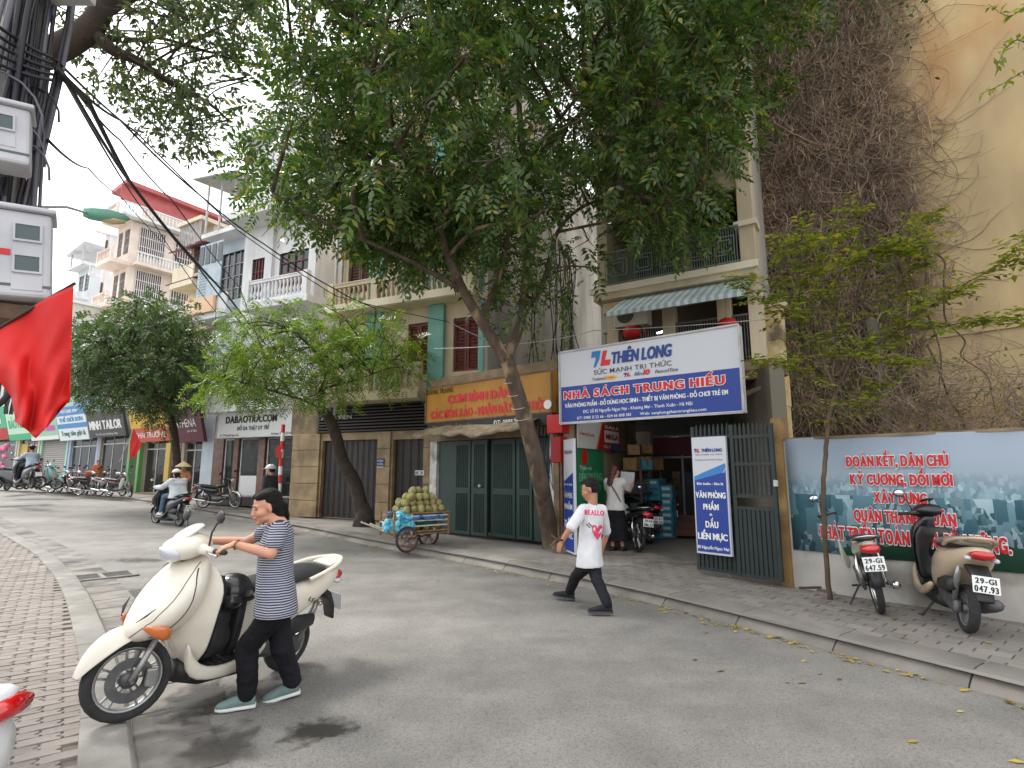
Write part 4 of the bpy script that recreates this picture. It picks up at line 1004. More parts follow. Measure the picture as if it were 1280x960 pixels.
# ================================================================ big blue and white shop sign
FS = Frame(700, 10.2, 1.25, z0=.13)
s0, s1 = FS.s(700, 485), FS.s(927, 465); z0, z1 = FS.h(700, 530), FS.h(700, 441)
sgn = FS.root('shop_sign', 'large white and blue sign with red capitals over the bookshop yard', 'sign')
signw = plain('sign white vinyl', (196, 198, 204), .45); signb = plain('sign blue vinyl', (26, 58, 142), .45)
q = M(); q.box(s0, s1, 0, .16, z0, z1); q.build('panel', signw, sgn, bevel=.006)
w_ = s1-s0; hh = z1-z0
q = M(); q.box(s0+.03, s1-.03, -.006, 0, z0+.03, z0+hh*.505); q.build('blue_field', signb, sgn)
q = M()
for a, b_ in (((s0, z0), (s1, z0)), ((s0, z1), (s1, z1)), ((s0, z0), (s0, z1)), ((s1, z0), (s1, z1))): q.beam((a[0], -.01, a[1]), (b_[0], -.01, b_[1]), .03, .03, (0, 1, 0))
q.build('frame', steel, sgn)
tblue = plain('text blue', (30, 62, 130), .5); tred = plain('text red', (206, 30, 44), .5); tgrey = plain('text grey', (60, 62, 74), .5)
def para(x, z, w, h, sh, m_, d=.01, name='logo_mark'):
    q = M(); q.add([(s0+w_*x+sh[i][0]*w, -d, z0+hh*z+sh[i][1]*h) for i in range(len(sh))], [tuple(range(len(sh)))]); return q.build(name, m_, sgn)
L7 = [(0, 1), (.5, 1), (.42, .52), (.2, 0), (.08, 0), (.24, .62), (-.04, .62)]
Ll = [(.62, 1), (.86, 1), (.72, .42), (1.02, .42), (.98, .08), (.46, .08)]
para(.215, .725, .36, .29, L7, plain('logo light blue', (40, 110, 180), .5)); para(.215, .715, .36, .29, Ll, tred)
text('THIÊN LONG', s0+w_*.335, s0+w_*.67, z0+hh*.745, hh*.155, sgn, tblue, d=.012, bold=.055, shear=.12)
text('SỨC MẠNH TRI THỨC', s0+w_*.225, s0+w_*.67, z0+hh*.625, hh*.065, sgn, tgrey, d=.012, bold=.005, track=.12)
text('Trademark', s0+w_*.215, s0+w_*.3, z0+hh*.545, hh*.045, sgn, tgrey, d=.012)
q = M(); q.add([(s0+w_*.325+.13*math.cos(a)*1.0, -.01, z0+hh*.565+.035*math.sin(a)) for a in [2*PI*k/16 for k in range(16)]], [tuple(range(16))]); q.build('oval_badge', plain('badge yellow', (226, 176, 40), .5), sgn)
text('Colokit', s0+w_*.3, s0+w_*.35, z0+hh*.553, hh*.03, sgn, tred, d=.014)
for kx, L_, m_ in ((0, L7, tblue), (0, Ll, tred)): para(.405, .545, .12, .075, L_, m_)
text('điểm', s0+w_*.465, s0+w_*.515, z0+hh*.55, hh*.045, sgn, tblue, d=.012); text('10', s0+w_*.518, s0+w_*.55, z0+hh*.55, hh*.065, sgn, tred, d=.012, bold=.04, shear=.2)
text('flexoffice', s0+w_*.58, s0+w_*.7, z0+hh*.55, hh*.045, sgn, tgrey, d=.012, shear=.15)
text('NHÀ SÁCH TRUNG HIẾU', s0+w_*.035, s0+w_*.925, z0+hh*.335, hh*.105, sgn, tred, d=.014, bold=.05, outline=whitem, track=.2, ow=.06)
text('VĂN PHÒNG PHẨM - ĐỒ DÙNG HỌC SINH - THIẾT BỊ VĂN PHÒNG - ĐỒ CHƠI TRẺ EM', s0+w_*.035, s0+w_*.935, z0+hh*.215, hh*.055, sgn, whitem, d=.012, bold=.035)
text('ĐC: Số 115 Nguyễn Ngọc Nại - Khương Mai - Thanh Xuân - Hà Nội', s0+w_*.155, s0+w_*.765, z0+hh*.125, hh*.042, sgn, whitem, d=.012, bold=.025)
text('ĐT: 0988 21 22 66 - 024 66 808 383', s0+w_*.115, s0+w_*.44, z0+hh*.045, hh*.038, sgn, whitem, d=.012, bold=.02)
text('Web: vanphongphamtrunghieu.com', s0+w_*.49, s0+w_*.83, z0+hh*.045, hh*.038, sgn, whitem, d=.012, bold=.02)
for sx in (s0+.3, s1-.3): q = M(); q.beam((sx, .12, z0+.3), (sx-.05, .75, z0+.45), .04, .04); q.build('bracket', rust, sgn)

# ================================================================ iron gate with blue standing sign, narrow sign at the left post
gt = GATEF.root('iron_gate', 'grey-green iron gate standing open beside the banner wall with ribbed lower panels', 'gate')
R = GATEF.rect
def gate_leaf(par, s0, s1, z1, d, name):
    lf = bpy.data.objects.new(name, None); COL.objects.link(lf); lf.parent = par
    q = M(); t = .05; zm = z1*.45
    for s in (s0, s1-t): q.box(s, s+t, -d-.05, -d, .06, z1)
    for z in (.06, zm, zm+.16, z1-.55, z1-.18): q.box(s0+t, s1-t, -d-.045, -d-.005, z, z+.045)
    q.build('leaf_frame', gatep, lf)
    q = M(); n = int((s1-s0-2*t)/.06)
    for k in range(n):
        s = s0+t+(s1-s0-2*t)*(k+.5)/n
        q.tube([(s, -d-.025, zm+.2), (s, -d-.025, z1-.05), (s, -d-.025, z1+.03)], [.019, .019, .004], 6)
    tag(q.build('bars', gatep, lf), kind='stuff')
    q = M(); q.box(s0+t, s1-t, -d-.022, -d-.012, .1, zm)
    for k in range(n):
        s = s0+t+(s1-s0-2*t)*(k+.5)/n; q.box(s-.022, s+.022, -d-.04, -d-.023, .1, zm)
    tag(q.build('ribbed_panel', gatep, lf), kind='stuff')
    return lf
zg = GATEF.h(940, 533)
gate_leaf(gt, GATEF.s(868, 620, .25), GATEF.s(921, 625, .25), zg+.02, .22, 'gate_leaf')
gate_leaf(gt, GATEF.s(919, 630, .3), GATEF.s(974, 635, .3), zg, .3, 'gate_leaf')
q = M(); q.box(GATEF.s(975, 640), GATEF.s(988, 640), -.1, .1, -.05, zg+.08); q.build('gate_post', mat('ochre post', srgb(168, 136, 88), srgb(140, 110, 70), scale=4, rough=.9, c3=srgb(96, 80, 60)), gt)
q = M(); q.lathe([(.03, 0), (.03, .08)], (GATEF.s(973, 610, .3), -.37, 1.25), 'z', 8); q.build('latch', steel, gt)
bs = GATEF.root('standing_sign', 'tall white and blue sign hung on the open iron gate leaf', 'sign', d=.36)
s0, s1 = GATEF.s(869, 620, .36), GATEF.s(912, 620, .36); z0, z1 = GATEF.h(891, 693, .36), GATEF.h(889, 546, .36); w_ = s1-s0; hh = z1-z0
q = M(); q.box(s0, s1, -.03, .02, z0, z1); q.build('panel', signw, bs, bevel=.004)
q = M(); q.add([(s0+.02, -.034, z0+.03), (s1-.02, -.034, z0+.03), (s1-.02, -.034, z0+hh*.72), (s1-.04, -.034, z0+hh*.69), (s0+.02, -.034, z0+hh*.655)], [(0, 1, 2, 3, 4)]); q.build('blue_field', signb, bs)
q = M(); q.add([(s0+.02, -.036, z0+hh*.655), (s0+.3*w_, -.036, z0+hh*.69), (s1-.02, -.036, z0+hh*.77), (s1-.02, -.036, z0+hh*.735), (s1-.06, -.036, z0+hh*.69), (s0+.02, -.036, z0+hh*.62)], [(0, 1, 2, 3, 4, 5)]); q.build('blue_swoosh', plain('swoosh blue', (54, 122, 190), .5), bs)
def bt(t, a, b_, z, h, m_=whitem, bo=.03): text(t, s0+w_*a, s0+w_*b_, z0+hh*z, hh*h, bs, m_, d=.038, bold=bo)
bt('THIÊN LONG', .3, .9, .87, .028, tblue, .05); bt('SỨC MẠNH TRI THỨC', .12, .9, .84, .012, tgrey, .0); bt('Trademark 10 flexoffice', .08, .9, .795, .014, tgrey, .0)
q = M(); q.add([(s0+w_*(.08+x*.16), -.04, z0+hh*(.865+y*.035)) for x, y in L7], [tuple(range(7))]); q.build('logo_mark', tblue, bs)
q = M(); q.add([(s0+w_*(.08+x*.16), -.04, z0+hh*(.863+y*.035)) for x, y in Ll], [tuple(range(6))]); q.build('logo_mark', tred, bs)
bt('Bán buôn - Bán lẻ', .12, .88, .585, .022); bt('VĂN PHÒNG', .07, .93, .475, .05, bo=.045); bt('PHẨM', .28, .72, .375, .05, bo=.045); bt('&', .44, .53, .325, .02)
bt('DẤU', .32, .68, .225, .055, bo=.045); bt('LIỀN MỰC', .08, .92, .125, .055, bo=.045); bt('115 Nguyễn Ngọc Nại', .06, .94, .045, .026)
FN = Frame(706, 10.35, .22, z0=.13)
ns = FN.root('standing_sign', 'narrow white and blue sign at the left post of the bookshop yard', 'sign')
z0, z1 = FN.h(712, 690), FN.h(712, 549); w_, hh, s0, s1 = .55, z1-z0, 0., .55
q = M(); q.box(0, .55, -.02, .03, z0, z1); q.build('panel', signw, ns)
q = M(); q.add([(.02, -.024, z0+.03), (.53, -.024, z0+.03), (.53, -.024, z0+hh*.7), (.02, -.024, z0+hh*.62)], [(0, 1, 2, 3)]); q.build('blue_field', signb, ns)
for t, z, h in (('THIÊN LONG', .87, .03), ('Bán buôn - Bán lẻ', .585, .022), ('VĂN PHÒNG', .475, .05), ('PHẨM', .375, .05), ('DẤU', .225, .055), ('LIỀN MỰC', .125, .055)): text(t, .06, .49, z0+hh*z, hh*h, ns, tblue if z > .8 else whitem, d=.028, bold=.03)

# ================================================================ banner wall
bw = WALLF.root('boundary_wall', 'low whitewashed wall by the pavement that carries the long slogan banner', 'wall')
R = WALLF.rect; zt_ = WALLF.h(985, 549); zb_ = WALLF.h(985, 686); LW = 9.0
q = M(); q.box(-.05, LW, 0, .2, -.1, zt_-.02); q.build('wall_face', mat('old whitewash', srgb(196, 192, 184), srgb(170, 166, 158), scale=2.2, rough=.92, bump=.3, bscale=20, c3=srgb(120, 114, 104), scale3=1.1, lo3=.5, hi3=.72), bw)
q = M(); q.box(-.08, LW, -.02, .22, zt_-.018, zt_+.015); q.build('coping', stone_d, bw)
def banner_mat():
    m = bpy.data.materials.new('printed city banner'); m.use_nodes = True; n = m.node_tree.nodes; l = m.node_tree.links; b = n['Principled BSDF']; b.inputs['Roughness'].default_value = .5
    tc = n.new('ShaderNodeTexCoord'); sx = n.new('ShaderNodeSeparateXYZ'); l.new(tc.outputs['Object'], sx.inputs[0])
    def math_(op, a, b_=None, c=None):
        x = n.new('ShaderNodeMath'); x.operation = op
        for i, v in enumerate((a, b_, c)):
            if v is None: continue
            if isinstance(v, (int, float)): x.inputs[i].default_value = v
            else: l.new(v, x.inputs[i])
        return x.outputs[0]
    def ramp(v, stops):
        r = n.new('ShaderNodeValToRGB'); e = r.color_ramp.elements; e[0].position, e[0].color = stops[0][0], (*stops[0][1], 1); e[1].position, e[1].color = stops[-1][0], (*stops[-1][1], 1)
        for p, c in stops[1:-1]: k = e.new(p); k.color = (*c, 1)
        l.new(v, r.inputs[0]); return r.outputs[0]
    def mix(f, a, c):
        x = n.new('ShaderNodeMix'); x.data_type = 'RGBA'
        for k, v in ((0, f), (6, a), (7, c)):
            if isinstance(v, tuple): x.inputs[k].default_value = (*v, 1)
            elif isinstance(v, float): x.inputs[k].default_value = v
            else: l.new(v, x.inputs[k])
        return x.outputs[2]
    zz_ = math_('DIVIDE', math_('SUBTRACT', sx.outputs['Z'], zb_), zt_-zb_)
    sky_ = ramp(zz_, [(.45, srgb(122, 138, 146)), (.7, srgb(136, 150, 162)), (1, srgb(148, 158, 174))])
    # towers: tall narrow cells whose scale shrinks with height on the print
    mp = n.new('ShaderNodeMapping'); mp.inputs['Scale'].default_value = (9, 1, 3.2); l.new(tc.outputs['Object'], mp.inputs[0])
    v = n.new('ShaderNodeTexVoronoi'); v.distance = 'CHEBYCHEV'; v.inputs['Scale'].default_value = 1.; v.inputs['Randomness'].default_value = .85; l.new(mp.outputs[0], v.inputs['Vector'])
    mp2 = n.new('ShaderNodeMapping'); mp2.inputs['Scale'].default_value = (26, 1, 16); l.new(tc.outputs['Object'], mp2.inputs[0])
    v2 = n.new('ShaderNodeTexVoronoi'); v2.distance = 'CHEBYCHEV'; v2.inputs['Scale'].default_value = 1.; l.new(mp2.outputs[0], v2.inputs['Vector'])
    s1_ = n.new('ShaderNodeSeparateColor'); l.new(v.outputs['Color'], s1_.inputs[0]); s2_ = n.new('ShaderNodeSeparateColor'); l.new(v2.outputs['Color'], s2_.inputs[0])
    big = ramp(s1_.outputs[0], [(.0, srgb(44, 84, 98)), (.35, srgb(70, 112, 126)), (.62, srgb(112, 150, 162)), (.8, srgb(160, 186, 194)), (1, srgb(64, 98, 104))])
    small = ramp(s2_.outputs[0], [(.0, srgb(48, 82, 92)), (.5, srgb(86, 124, 136)), (.85, srgb(140, 168, 178)), (1, srgb(176, 196, 202))])
    town = mix(math_('GREATER_THAN', s1_.outputs[1], .38), small, big)
    far_ = mix(.45, small, srgb(130, 152, 166))
    c = mix(math_('GREATER_THAN', zz_, .5), town, far_)
    ns_ = n.new('ShaderNodeTexNoise'); ns_.inputs['Scale'].default_value = 1.6; l.new(tc.outputs['Object'], ns_.inputs['Vector'])
    edge = math_('ADD', zz_, math_('MULTIPLY', math_('SUBTRACT', ns_.outputs[0], .5), .25))
    mr = n.new('ShaderNodeMapRange'); mr.inputs[1].default_value = .56; mr.inputs[2].default_value = .7; l.new(edge, mr.inputs[0])
    c = mix(mr.outputs[0], c, sky_)
    g = math_('MULTIPLY', math_('LESS_THAN', math_('ADD', zz_, math_('MULTIPLY', math_('SUBTRACT', ns_.outputs[0], .5), .3)), math_('MULTIPLY', math_('MINIMUM', sx.outputs['X'], 2.), .1)), math_('GREATER_THAN', sx.outputs['X'], .6))
    c = mix(g, c, srgb(52, 96, 78))
    l.new(c, b.inputs['Base Color']); return m
bn = WALLF.root('banner', 'long slogan banner printed with an aerial city view and red Vietnamese lettering', 'banner')
q = M(); nx = 60
for j in range(2):
    for i in range(nx): u = i/(nx-1); q.v.append((.0+(LW-.1)*u, -.016-.005*math.sin(u*70)-.004*math.sin(u*31+j), (zb_, zt_)[j]+.006*math.sin(u*50)))
q.f = [(i, i+1, nx+i+1, nx+i) for i in range(nx-1)]; q.build('printed_sheet', banner_mat(), bn, sm=True, solid=-.003)
bred = plain('banner red', (190, 24, 34), .5)
for t, x0, x1, yb, yt in (('ĐOÀN KẾT, DÂN CHỦ', 1060, 1187, 582.5, 569), ('KỶ CƯƠNG, ĐỔI MỚI', 1065, 1192, 606, 592.5), ('XÂY DỰNG', 1094, 1160, 629, 615.5), ('QUẬN THANH XUÂN', 1070, 1196, 654, 639), ('PHÁT TRIỂN TOÀN DIỆN, BỀN VỮNG.', 1029, 1264, 682, 664)):
    xm = (x0+x1)/2; my = (yb+yt)/2
    za, zb2 = WALLF.h(xm, yb), WALLF.h(xm, yt); text(t, WALLF.s(x0, my), WALLF.s(x1, my), za, zb2-za, bn, bred, d=.03, bold=.06, outline=whitem, ow=.06, track=.13)

# ================================================================ the tall faded yellow building behind the wall
FW = Frame(985, 13., .91, z0=.1)
yb = FW.root('building', 'tall faded yellow building behind the banner wall, half covered by dry creepers', 'building')
R = FW.rect; ZT = 16.5
hol = [R(1012, 420, 1050, 560), R(1058, 487, 1090, 560)]; hol = [(h[0], h[1], -.5, h[3]) for h in hol]
punched(yb, 'street_wall', yelw, 0, 11, -.1, ZT, hol, thick=.3)
bx('recess_back', plain('recess plaster', (120, 98, 72), .95), yb, .1, 4, -1.1, -1.0, 0, 4)
h = hol[1]; bx('door', brownwood, yb, h[0]+.1, h[1]-.25, -.8, -.75, 0, h[3]-.3); bx('door_hood', stone_d, yb, h[0]-.15, h[1]+.1, -.1, .25, h[3], h[3]+.12, bevel=.01)
h = hol[0]; bx('door', brownwood, yb, h[0]+.3, h[1], -.8, -.75, 0, h[3]-.3)
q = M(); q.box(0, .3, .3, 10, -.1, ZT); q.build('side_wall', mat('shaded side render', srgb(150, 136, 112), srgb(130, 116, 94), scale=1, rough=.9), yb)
bx('roof', stone_d, yb, -.1, 11.1, -10, .3, ZT, ZT+.2)
q = M(); s = FW.s(1101, 500, .35); q.tube([(s, -.3, -.1), (s, -.3, FW.h(1096, 440, .3)), (s-.05, -.28, FW.h(1092, 400, .3))], .14, 14); q.build('downpipe', mat('cement pipe', srgb(120, 110, 96), srgb(96, 88, 76), scale=3, rough=.9, bump=.3), yb, sm=True)
q = M(); s = FW.s(1180, 470, .02); q.box(s-1, 11, -.05, 0, FW.h(1180, 422), FW.h(1180, 412)); q.build('string_course', yelw, yb)
# corner pier between the houses: flaking cream column
s0 = Frame(972, 11.6, .91, z0=.1); cp = s0.root('gate_pier', 'flaking cream and ochre column between the bookshop house and the creeper-covered wall', 'column')
q = M(); zt2 = s0.h(968, 385)
for k in range(7): q.box(-.1, .3, -.12, .16, zt2*k/7, zt2*(k+1)/7-.004) if k % 2 else q.box(-.115, .315, -.135, .17, zt2*k/7, zt2*(k+1)/7-.004)
q.build('shaft', mat('flaking column', srgb(220, 206, 172), srgb(200, 168, 96), scale=2.6, rough=.9, bump=.4, c3=srgb(120, 104, 84), scale3=2, lo3=.5, hi3=.66), cp)
q = M(); q.box(-.18, .38, -.2, .22, zt2, zt2+.12); q.build('capital', cream, cp)

# ================================================================ row of shops on the far left
FR = Frame(262, 24.3, 1.6)
def shop(x0, x1, ysign0, ysign1, name_label, sign_label, bodym, signm, zwall, frames=steel, lean=.25, inner=(60, 54, 50), open_=True, sc=1.0, front=None):
    s0, s1 = FR.s(x0, 560), FR.s(x1, 560)
    b = FR.root('building', name_label, 'building')
    z0 = FR.h((x0+x1)/2, ysign1, .5)
    z1 = FR.h((x0+x1)/2, ysign0, .5)
    punched(b, 'front_wall', bodym, s0, s1-.02, 0, zwall, [(s0+.25, s1-.25, .15, z0+.1)], thick=.25)
    bx('interior_back', plain('shop inner %s' % str(inner), inner, .9), b, s0, s1, -2.5, -2.4, 0, z0+.3)
    bx('floor_step', stone_d, b, s0, s1-.02, -2.4, .35, -.2, .14)
    if zwall > 7:
        zz0 = z1+.9; hw = (s1-s0)
        for a_1 in (.12, .55): window(b, s0+hw*a_1, s0+hw*(a_1+.3), zz0, zz0+1.4, brownwood, 2, 'grid', d=.04, bars=2)
    q = M(); q.box(s0, s0+.15, .25, 6, 0, zwall); q.box(s1-.17, s1-.02, .25, 6, 0, zwall); q.build('side_wall', bodym, b)
    bx('roof_slab', bodym, b, s0-.05, s1, -6, .3, zwall, zwall+.15)
    q = M(); n = 3; w = (s1-s0-.5)/n
    if open_:
        for k in range(n+1): s = s0+.25+w*k; q.box(s-.03, s+.03, .1, .16, .15, z0+.1)
        q.box(s0+.25, s1-.25, .1, .16, z0-.35, z0-.29); q.build('door_frame', frames, b)
        for k in range(n): bx('pane', glass(), b, s0+.28+w*k, s0+.22+w*(k+1), -.13, -.125, .15, z0+.1)
        for k in range(7):
            s = random.uniform(s0+.4, s1-.4); z = random.uniform(.3, 1.5); c = random.choice([(90, 60, 50), (50, 60, 90), (120, 110, 90), (140, 50, 50), (60, 60, 60), (170, 160, 140)])
            bx('display_goods', plain('display %s' % str(c), c, .8), b, s-.25, s+.25, -1.2, -.8, z, z+random.uniform(.4, .9))
    else:
        m_ = front or plain('grey roller shutter', (150, 146, 142), .6)
        for k in range(24): q.box(s0+.25, s1-.25, .1, .13, .15+k*(z0-.05)/24, .15+(k+.85)*(z0-.05)/24)
        tag(q.build('roller_shutter', m_, b), kind='stuff')
    sg = None
    if signm:
        sg = FR.root('shop_sign', sign_label, 'sign'); k = lean*(z1-z0)
        a, c = s0+.02, s1-.04
        q = M(); q.add([(a, -.45, z0), (c, -.45, z0), (c, -.45-k, z1), (a, -.45-k, z1), (a, -.3, z0), (c, -.3, z0), (c, -.3-k, z1), (a, -.3-k, z1)], [(0, 1, 2, 3), (4, 7, 6, 5), (0, 4, 5, 1), (3, 2, 6, 7), (0, 3, 7, 4), (1, 5, 6, 2)])
        q.build('panel', signm, sg)
        def line(t, u0, u1, v, h, m_, bold=.04):
            o = text(t, a+(c-a)*u0, a+(c-a)*u1, 0, (z1-z0)*h, sg, m_, d=.0, bold=bold)
            o.rotation_euler.x = math.atan(lean); o.location = (0, -.462-k*v, z0+(z1-z0)*v)
        def band(v0, v1, m_, u0=0., u1=1., name='stripe'):
            y0, y1 = -.456-k*v0, -.456-k*v1; za, zc = z0+(z1-z0)*v0, z0+(z1-z0)*v1
            q = M(); q.add([(a+(c-a)*u0, y0, za), (a+(c-a)*u1, y0, za), (a+(c-a)*u1, y1, zc), (a+(c-a)*u0, y1, zc)], [(0, 1, 2, 3)]); q.build(name, m_, sg)
        return b, sg, line, band, s0, s1, z0, z1
    return b, None, None, None, s0, s1, z0, z1
pal = plain('row beige', (190, 180, 160), .8)
b, sg, line, band, *_ = shop(227, 268, 508, 552, 'narrow shop with plum fascia next to the white shop house', 'plum-coloured shop sign with thin white capitals', plain('row brown', (170, 156, 138), .8), plain('plum sign', (92, 38, 54), .5), 7.5)
line('ATHENA', .2, .85, .42, .25, whitem, .01); line('Spa & Clinic', .55, .85, .28, .07, whitem, 0)
b, sg, line, band, s0, s1, z0, z1 = shop(178, 226, 510, 551, 'narrow shop with green pillar and yellow and red fascia behind the round tree', 'yellow shop sign with a red banner stretched under it', plain('row ochre', (176, 164, 136), .8), plain('yellow sign', (206, 170, 60), .5), 8.2, inner=(70, 60, 52))
band(0., .42, plain('faded red banner', (190, 90, 70), .7)); line('KHAI TRƯƠNG', .1, .9, .12, .18, whitem, .02)
bx('green_pillar', plain('lime pillar', (104, 160, 96), .6), b, s0, s0+.22, 0, .2, 0, z0)
bx('yellow_board', plain('yellow board', (190, 160, 80), .6), b, s1-.5, s1-.1, .3, .4, .2, z0-.1)
b, sg, line, band, s0, s1, z0, z1 = shop(123, 169, 512, 545, 'tailor shop with dark grey fascia and coats on display', 'dark grey tailor shop sign with bold white capitals', plain('row grey', (150, 146, 140), .8), plain('charcoal sign', (66, 66, 68), .5), 8.4, inner=(90, 84, 80))
line('MINH TAILOR', .06, .94, .3, .34, whitem, .05); line('Uy tín tạo thương hiệu', .2, .8, .08, .08, whitem, 0)
bx('green_pillar', plain('lime pillar', (104, 160, 96), .6), b, s1-.26, s1-.03, 0, .2, 0, z1)
b, sg, line, band, s0, s1, z0, z1 = shop(86, 123, 508, 549, 'shop with tall blue and white fascia and blue side posts', 'blue and white striped shop sign with green writing along the bottom', plain('row blue', (150, 166, 184), .7), plain('sign white b', (216, 224, 226), .5), 8.6, inner=(70, 80, 90))
sb_ = plain('sign azure', (64, 136, 196), .5); band(.74, 1, sb_); band(.36, .5, sb_)
line('THẾ GIỚI SƠN', .1, .9, .56, .12, sb_, .05); line('Trung tâm giặt là', .1, .92, .14, .15, plain('sign green text', (40, 110, 80), .5), .03); line('HOTLINE 0904', .2, .8, .82, .1, whitem)
b, sg, line, band, s0, s1, z0, z1 = shop(50, 85, 510, 549, 'phone shop with closed grey roller shutter and mint fascia', 'mint shop sign with pink and white lettering', plain('row mint', (150, 190, 170), .7), plain('mint sign', (150, 196, 172), .5), 8.8, open_=False)
line('Mobile Phone', .1, .92, .28, .25, plain('pink text', (206, 90, 170), .5), .05); band(0, .12, whitem); line('SỬA CHỮA', .3, .9, .68, .14, whitem)
b, sg, line, band, s0, s1, z0, z1 = shop(22, 49, 512, 549, 'shop with pale green fascia and yellow posters in its window', 'pale green shop sign partly hidden by the red flag', plain('row cream', (200, 186, 150), .7), plain('pale green sign', (186, 222, 196), .5), 9, inner=(150, 120, 70))
band(0, .2, plain('green band', (60, 170, 120), .5)); line('BẢO HIỂM', .1, .9, .4, .3, plain('green band', (60, 170, 120), .5))
bx('yellow_poster', plain('yellow board', (190, 160, 80), .6), b, s0+.5, s0+1.5, -.1, -.05, .3, z0-.2)
b, sg, line, band, s0, s1, z0, z1 = shop(-30, 21, 512, 550, 'shop with green fascia and pink display at the far left edge', 'green and red shop sign at the far left edge', plain('row white', (200, 200, 196), .7), plain('green sign', (70, 170, 130), .5), 9.4, inner=(110, 60, 70))
band(.0, .35, plain('poster red', (176, 32, 36))); line('MỸ PHẨM', .2, .9, .5, .3, whitem)
for k in range(16):
    s = s1-random.uniform(.2, 2.4); z = random.uniform(1.2, z0-.1); q = M(); q.ell((s, -.45, z), .16, 10, 6); q.build('balloon', plain('pink balloon', (226, 120, 160), .4), b, sm=True)
# storeys above the shops (seen between flag and tree)
for (x0, x1, ml, nm) in ((-30, 49, whitep, 1), (50, 123, cream_light, 0), (124, 226, whitep, 0)):
    pass

def tower(fr, name, label, s0, s1, floors, zbase, h, wallm, slabm, wins, railing='balustrade', dep=9, wf=brownwood, bar=1, sidebar=False, out=.9, kind='grid'):  # far houses: haze is put into their pale wall colours
    b = fr.root(name, label, 'building'); z = zbase
    if zbase > .1: bx('lower_wall', wallm, b, s0, s1, -.25, 0, -1, zbase)
    for k in range(floors):
        z0, z1 = zbase+h*k, zbase+h*(k+1); W_ = s1-s0
        hs = [(s0+W_*a, s0+W_*c, z0+(.35 if rl else .95), z0+h-.55) for (a, c, rl) in wins]
        punched(b, 'storey_wall', wallm, s0, s1, z0, z1, hs)
        for hq in hs: window(b, *hq, wf, 2, kind, d=-.08, bars=bar)
        bx('balcony_slab', slabm, b, s0-.1, s1+.05, -.1, out, z0-.12, z0+.18, bevel=.01)
        if railing == 'balustrade': balustrade(b, s0, s1, out-.1, z0+.18, .85, slabm, gap=.24)
        else:
            q = M(); q.box(s0, s1, -out+.03, -out+.1, z0+.18, z0+.95); q.build('parapet', slabm, b)
    zt = zbase+h*floors
    q = M(); q.box(s0, s0+.2, .25, dep, -1, zt); q.build('side_wall', wallm, b)
    q = M(); q.box(s1-.2, s1, .25, dep, -1, zt); q.build('side_wall', wallm, b)
    bx('roof_slab', slabm, b, s0-.15, s1+.15, -dep, out-.1, zt, zt+.2)
    return b, zt
# blue-grey house with louvred bay above the plum shop
F2 = Frame(250, 24.5, 1.9); h2 = 3.3; s1 = F2.s(304, 400)
b, zt = tower(F2, 'building', 'blue-grey house with glazed louvred bay between the maroon-roofed house and the white shop house', 0, s1, 1, F2.h(280, 402), F2.h(285, 303)-F2.h(280, 402), mat('blue grey render', srgb(190, 200, 206), srgb(172, 184, 192), scale=1.2, rough=.8), whitep, [(.1, .9, 0)], railing='par', wf=steel, bar=0)
z0 = F2.h(280, 385)
q = M(); q.box(.1, s1*.8, -.95, -.9, z0+.2, z0+2.7); louvres(q, .15, s1*.35, .96, z0+.3, z0+1.6, .12); q.build('louvred_bay', mat('blue grey panel', srgb(150, 168, 178), srgb(170, 184, 192), scale=3, rough=.5), b)
for k in range(4): bx('bay_pane', winglass, b, .15+k*s1*.2, .15+k*s1*.2+s1*.14, .96, .98, z0+1.75, z0+2.6)
bx('peach_parapet', plain('peach parapet', (222, 184, 150), .8), b, -.5, s1*.7, .92, 1.05, z0-.5, z0+.2)
q = M(); zr = F2.h(280, 243)
q.add([(-.4, -1.3, zr+.2), (s1+.6, -1.3, zr-.2), (s1+.6, 6, zr+.5), (-.4, 6, zr+.9)], [(0, 1, 2, 3)]); q.build('canopy_roof', plain('grey tin', (150, 150, 148), .6), b, solid=.06)
for s in (.1, s1*.5, s1-.1): q = M(); q.beam((s, -.8, zt+.2), (s, -.8, zr+.05), .07, .07); q.build('roof_post', steel, b)
bx('roof_room', whitep, b, .3, s1, -4, -1, zt+.2, zr-.1)
# maroon roofed house
F3 = Frame(214, 28, 1.7); s1 = F3.s(262, 350)
b, zt = tower(F3, 'building', 'cream house with maroon sheet roofs and arched windows beside the pink house', 0, s1, 2, F3.h(240, 440), 3.3, cream_light, cream_light, [(.1, .4, 0), (.55, .9, 0)], railing='par', wf=brownwood)
for (ya, dz) in ((298, .0), (338, .0)):
    z = F3.h(238, ya, .8); q = M(); q.add([(-.5, -.9, z-.5), (s1+.8, -.9, z-.5), (s1+.8, 1.2, z+.6), (-.5, 1.2, z+.6)], [(0, 1, 2, 3)]); q.build('sheet_awning', maroonroof, b, solid=.05)
q = M()
for k in range(14): s = s1*k/13; q.box(s-.02, s+.02, -.7, -.66, zt+.2, F3.h(238, 305, .7))
q.build('roof_grille', steel, b)
bx('roof_wall', cream_light, b, 0, s1, -3, -2.8, zt, zt+2.6)
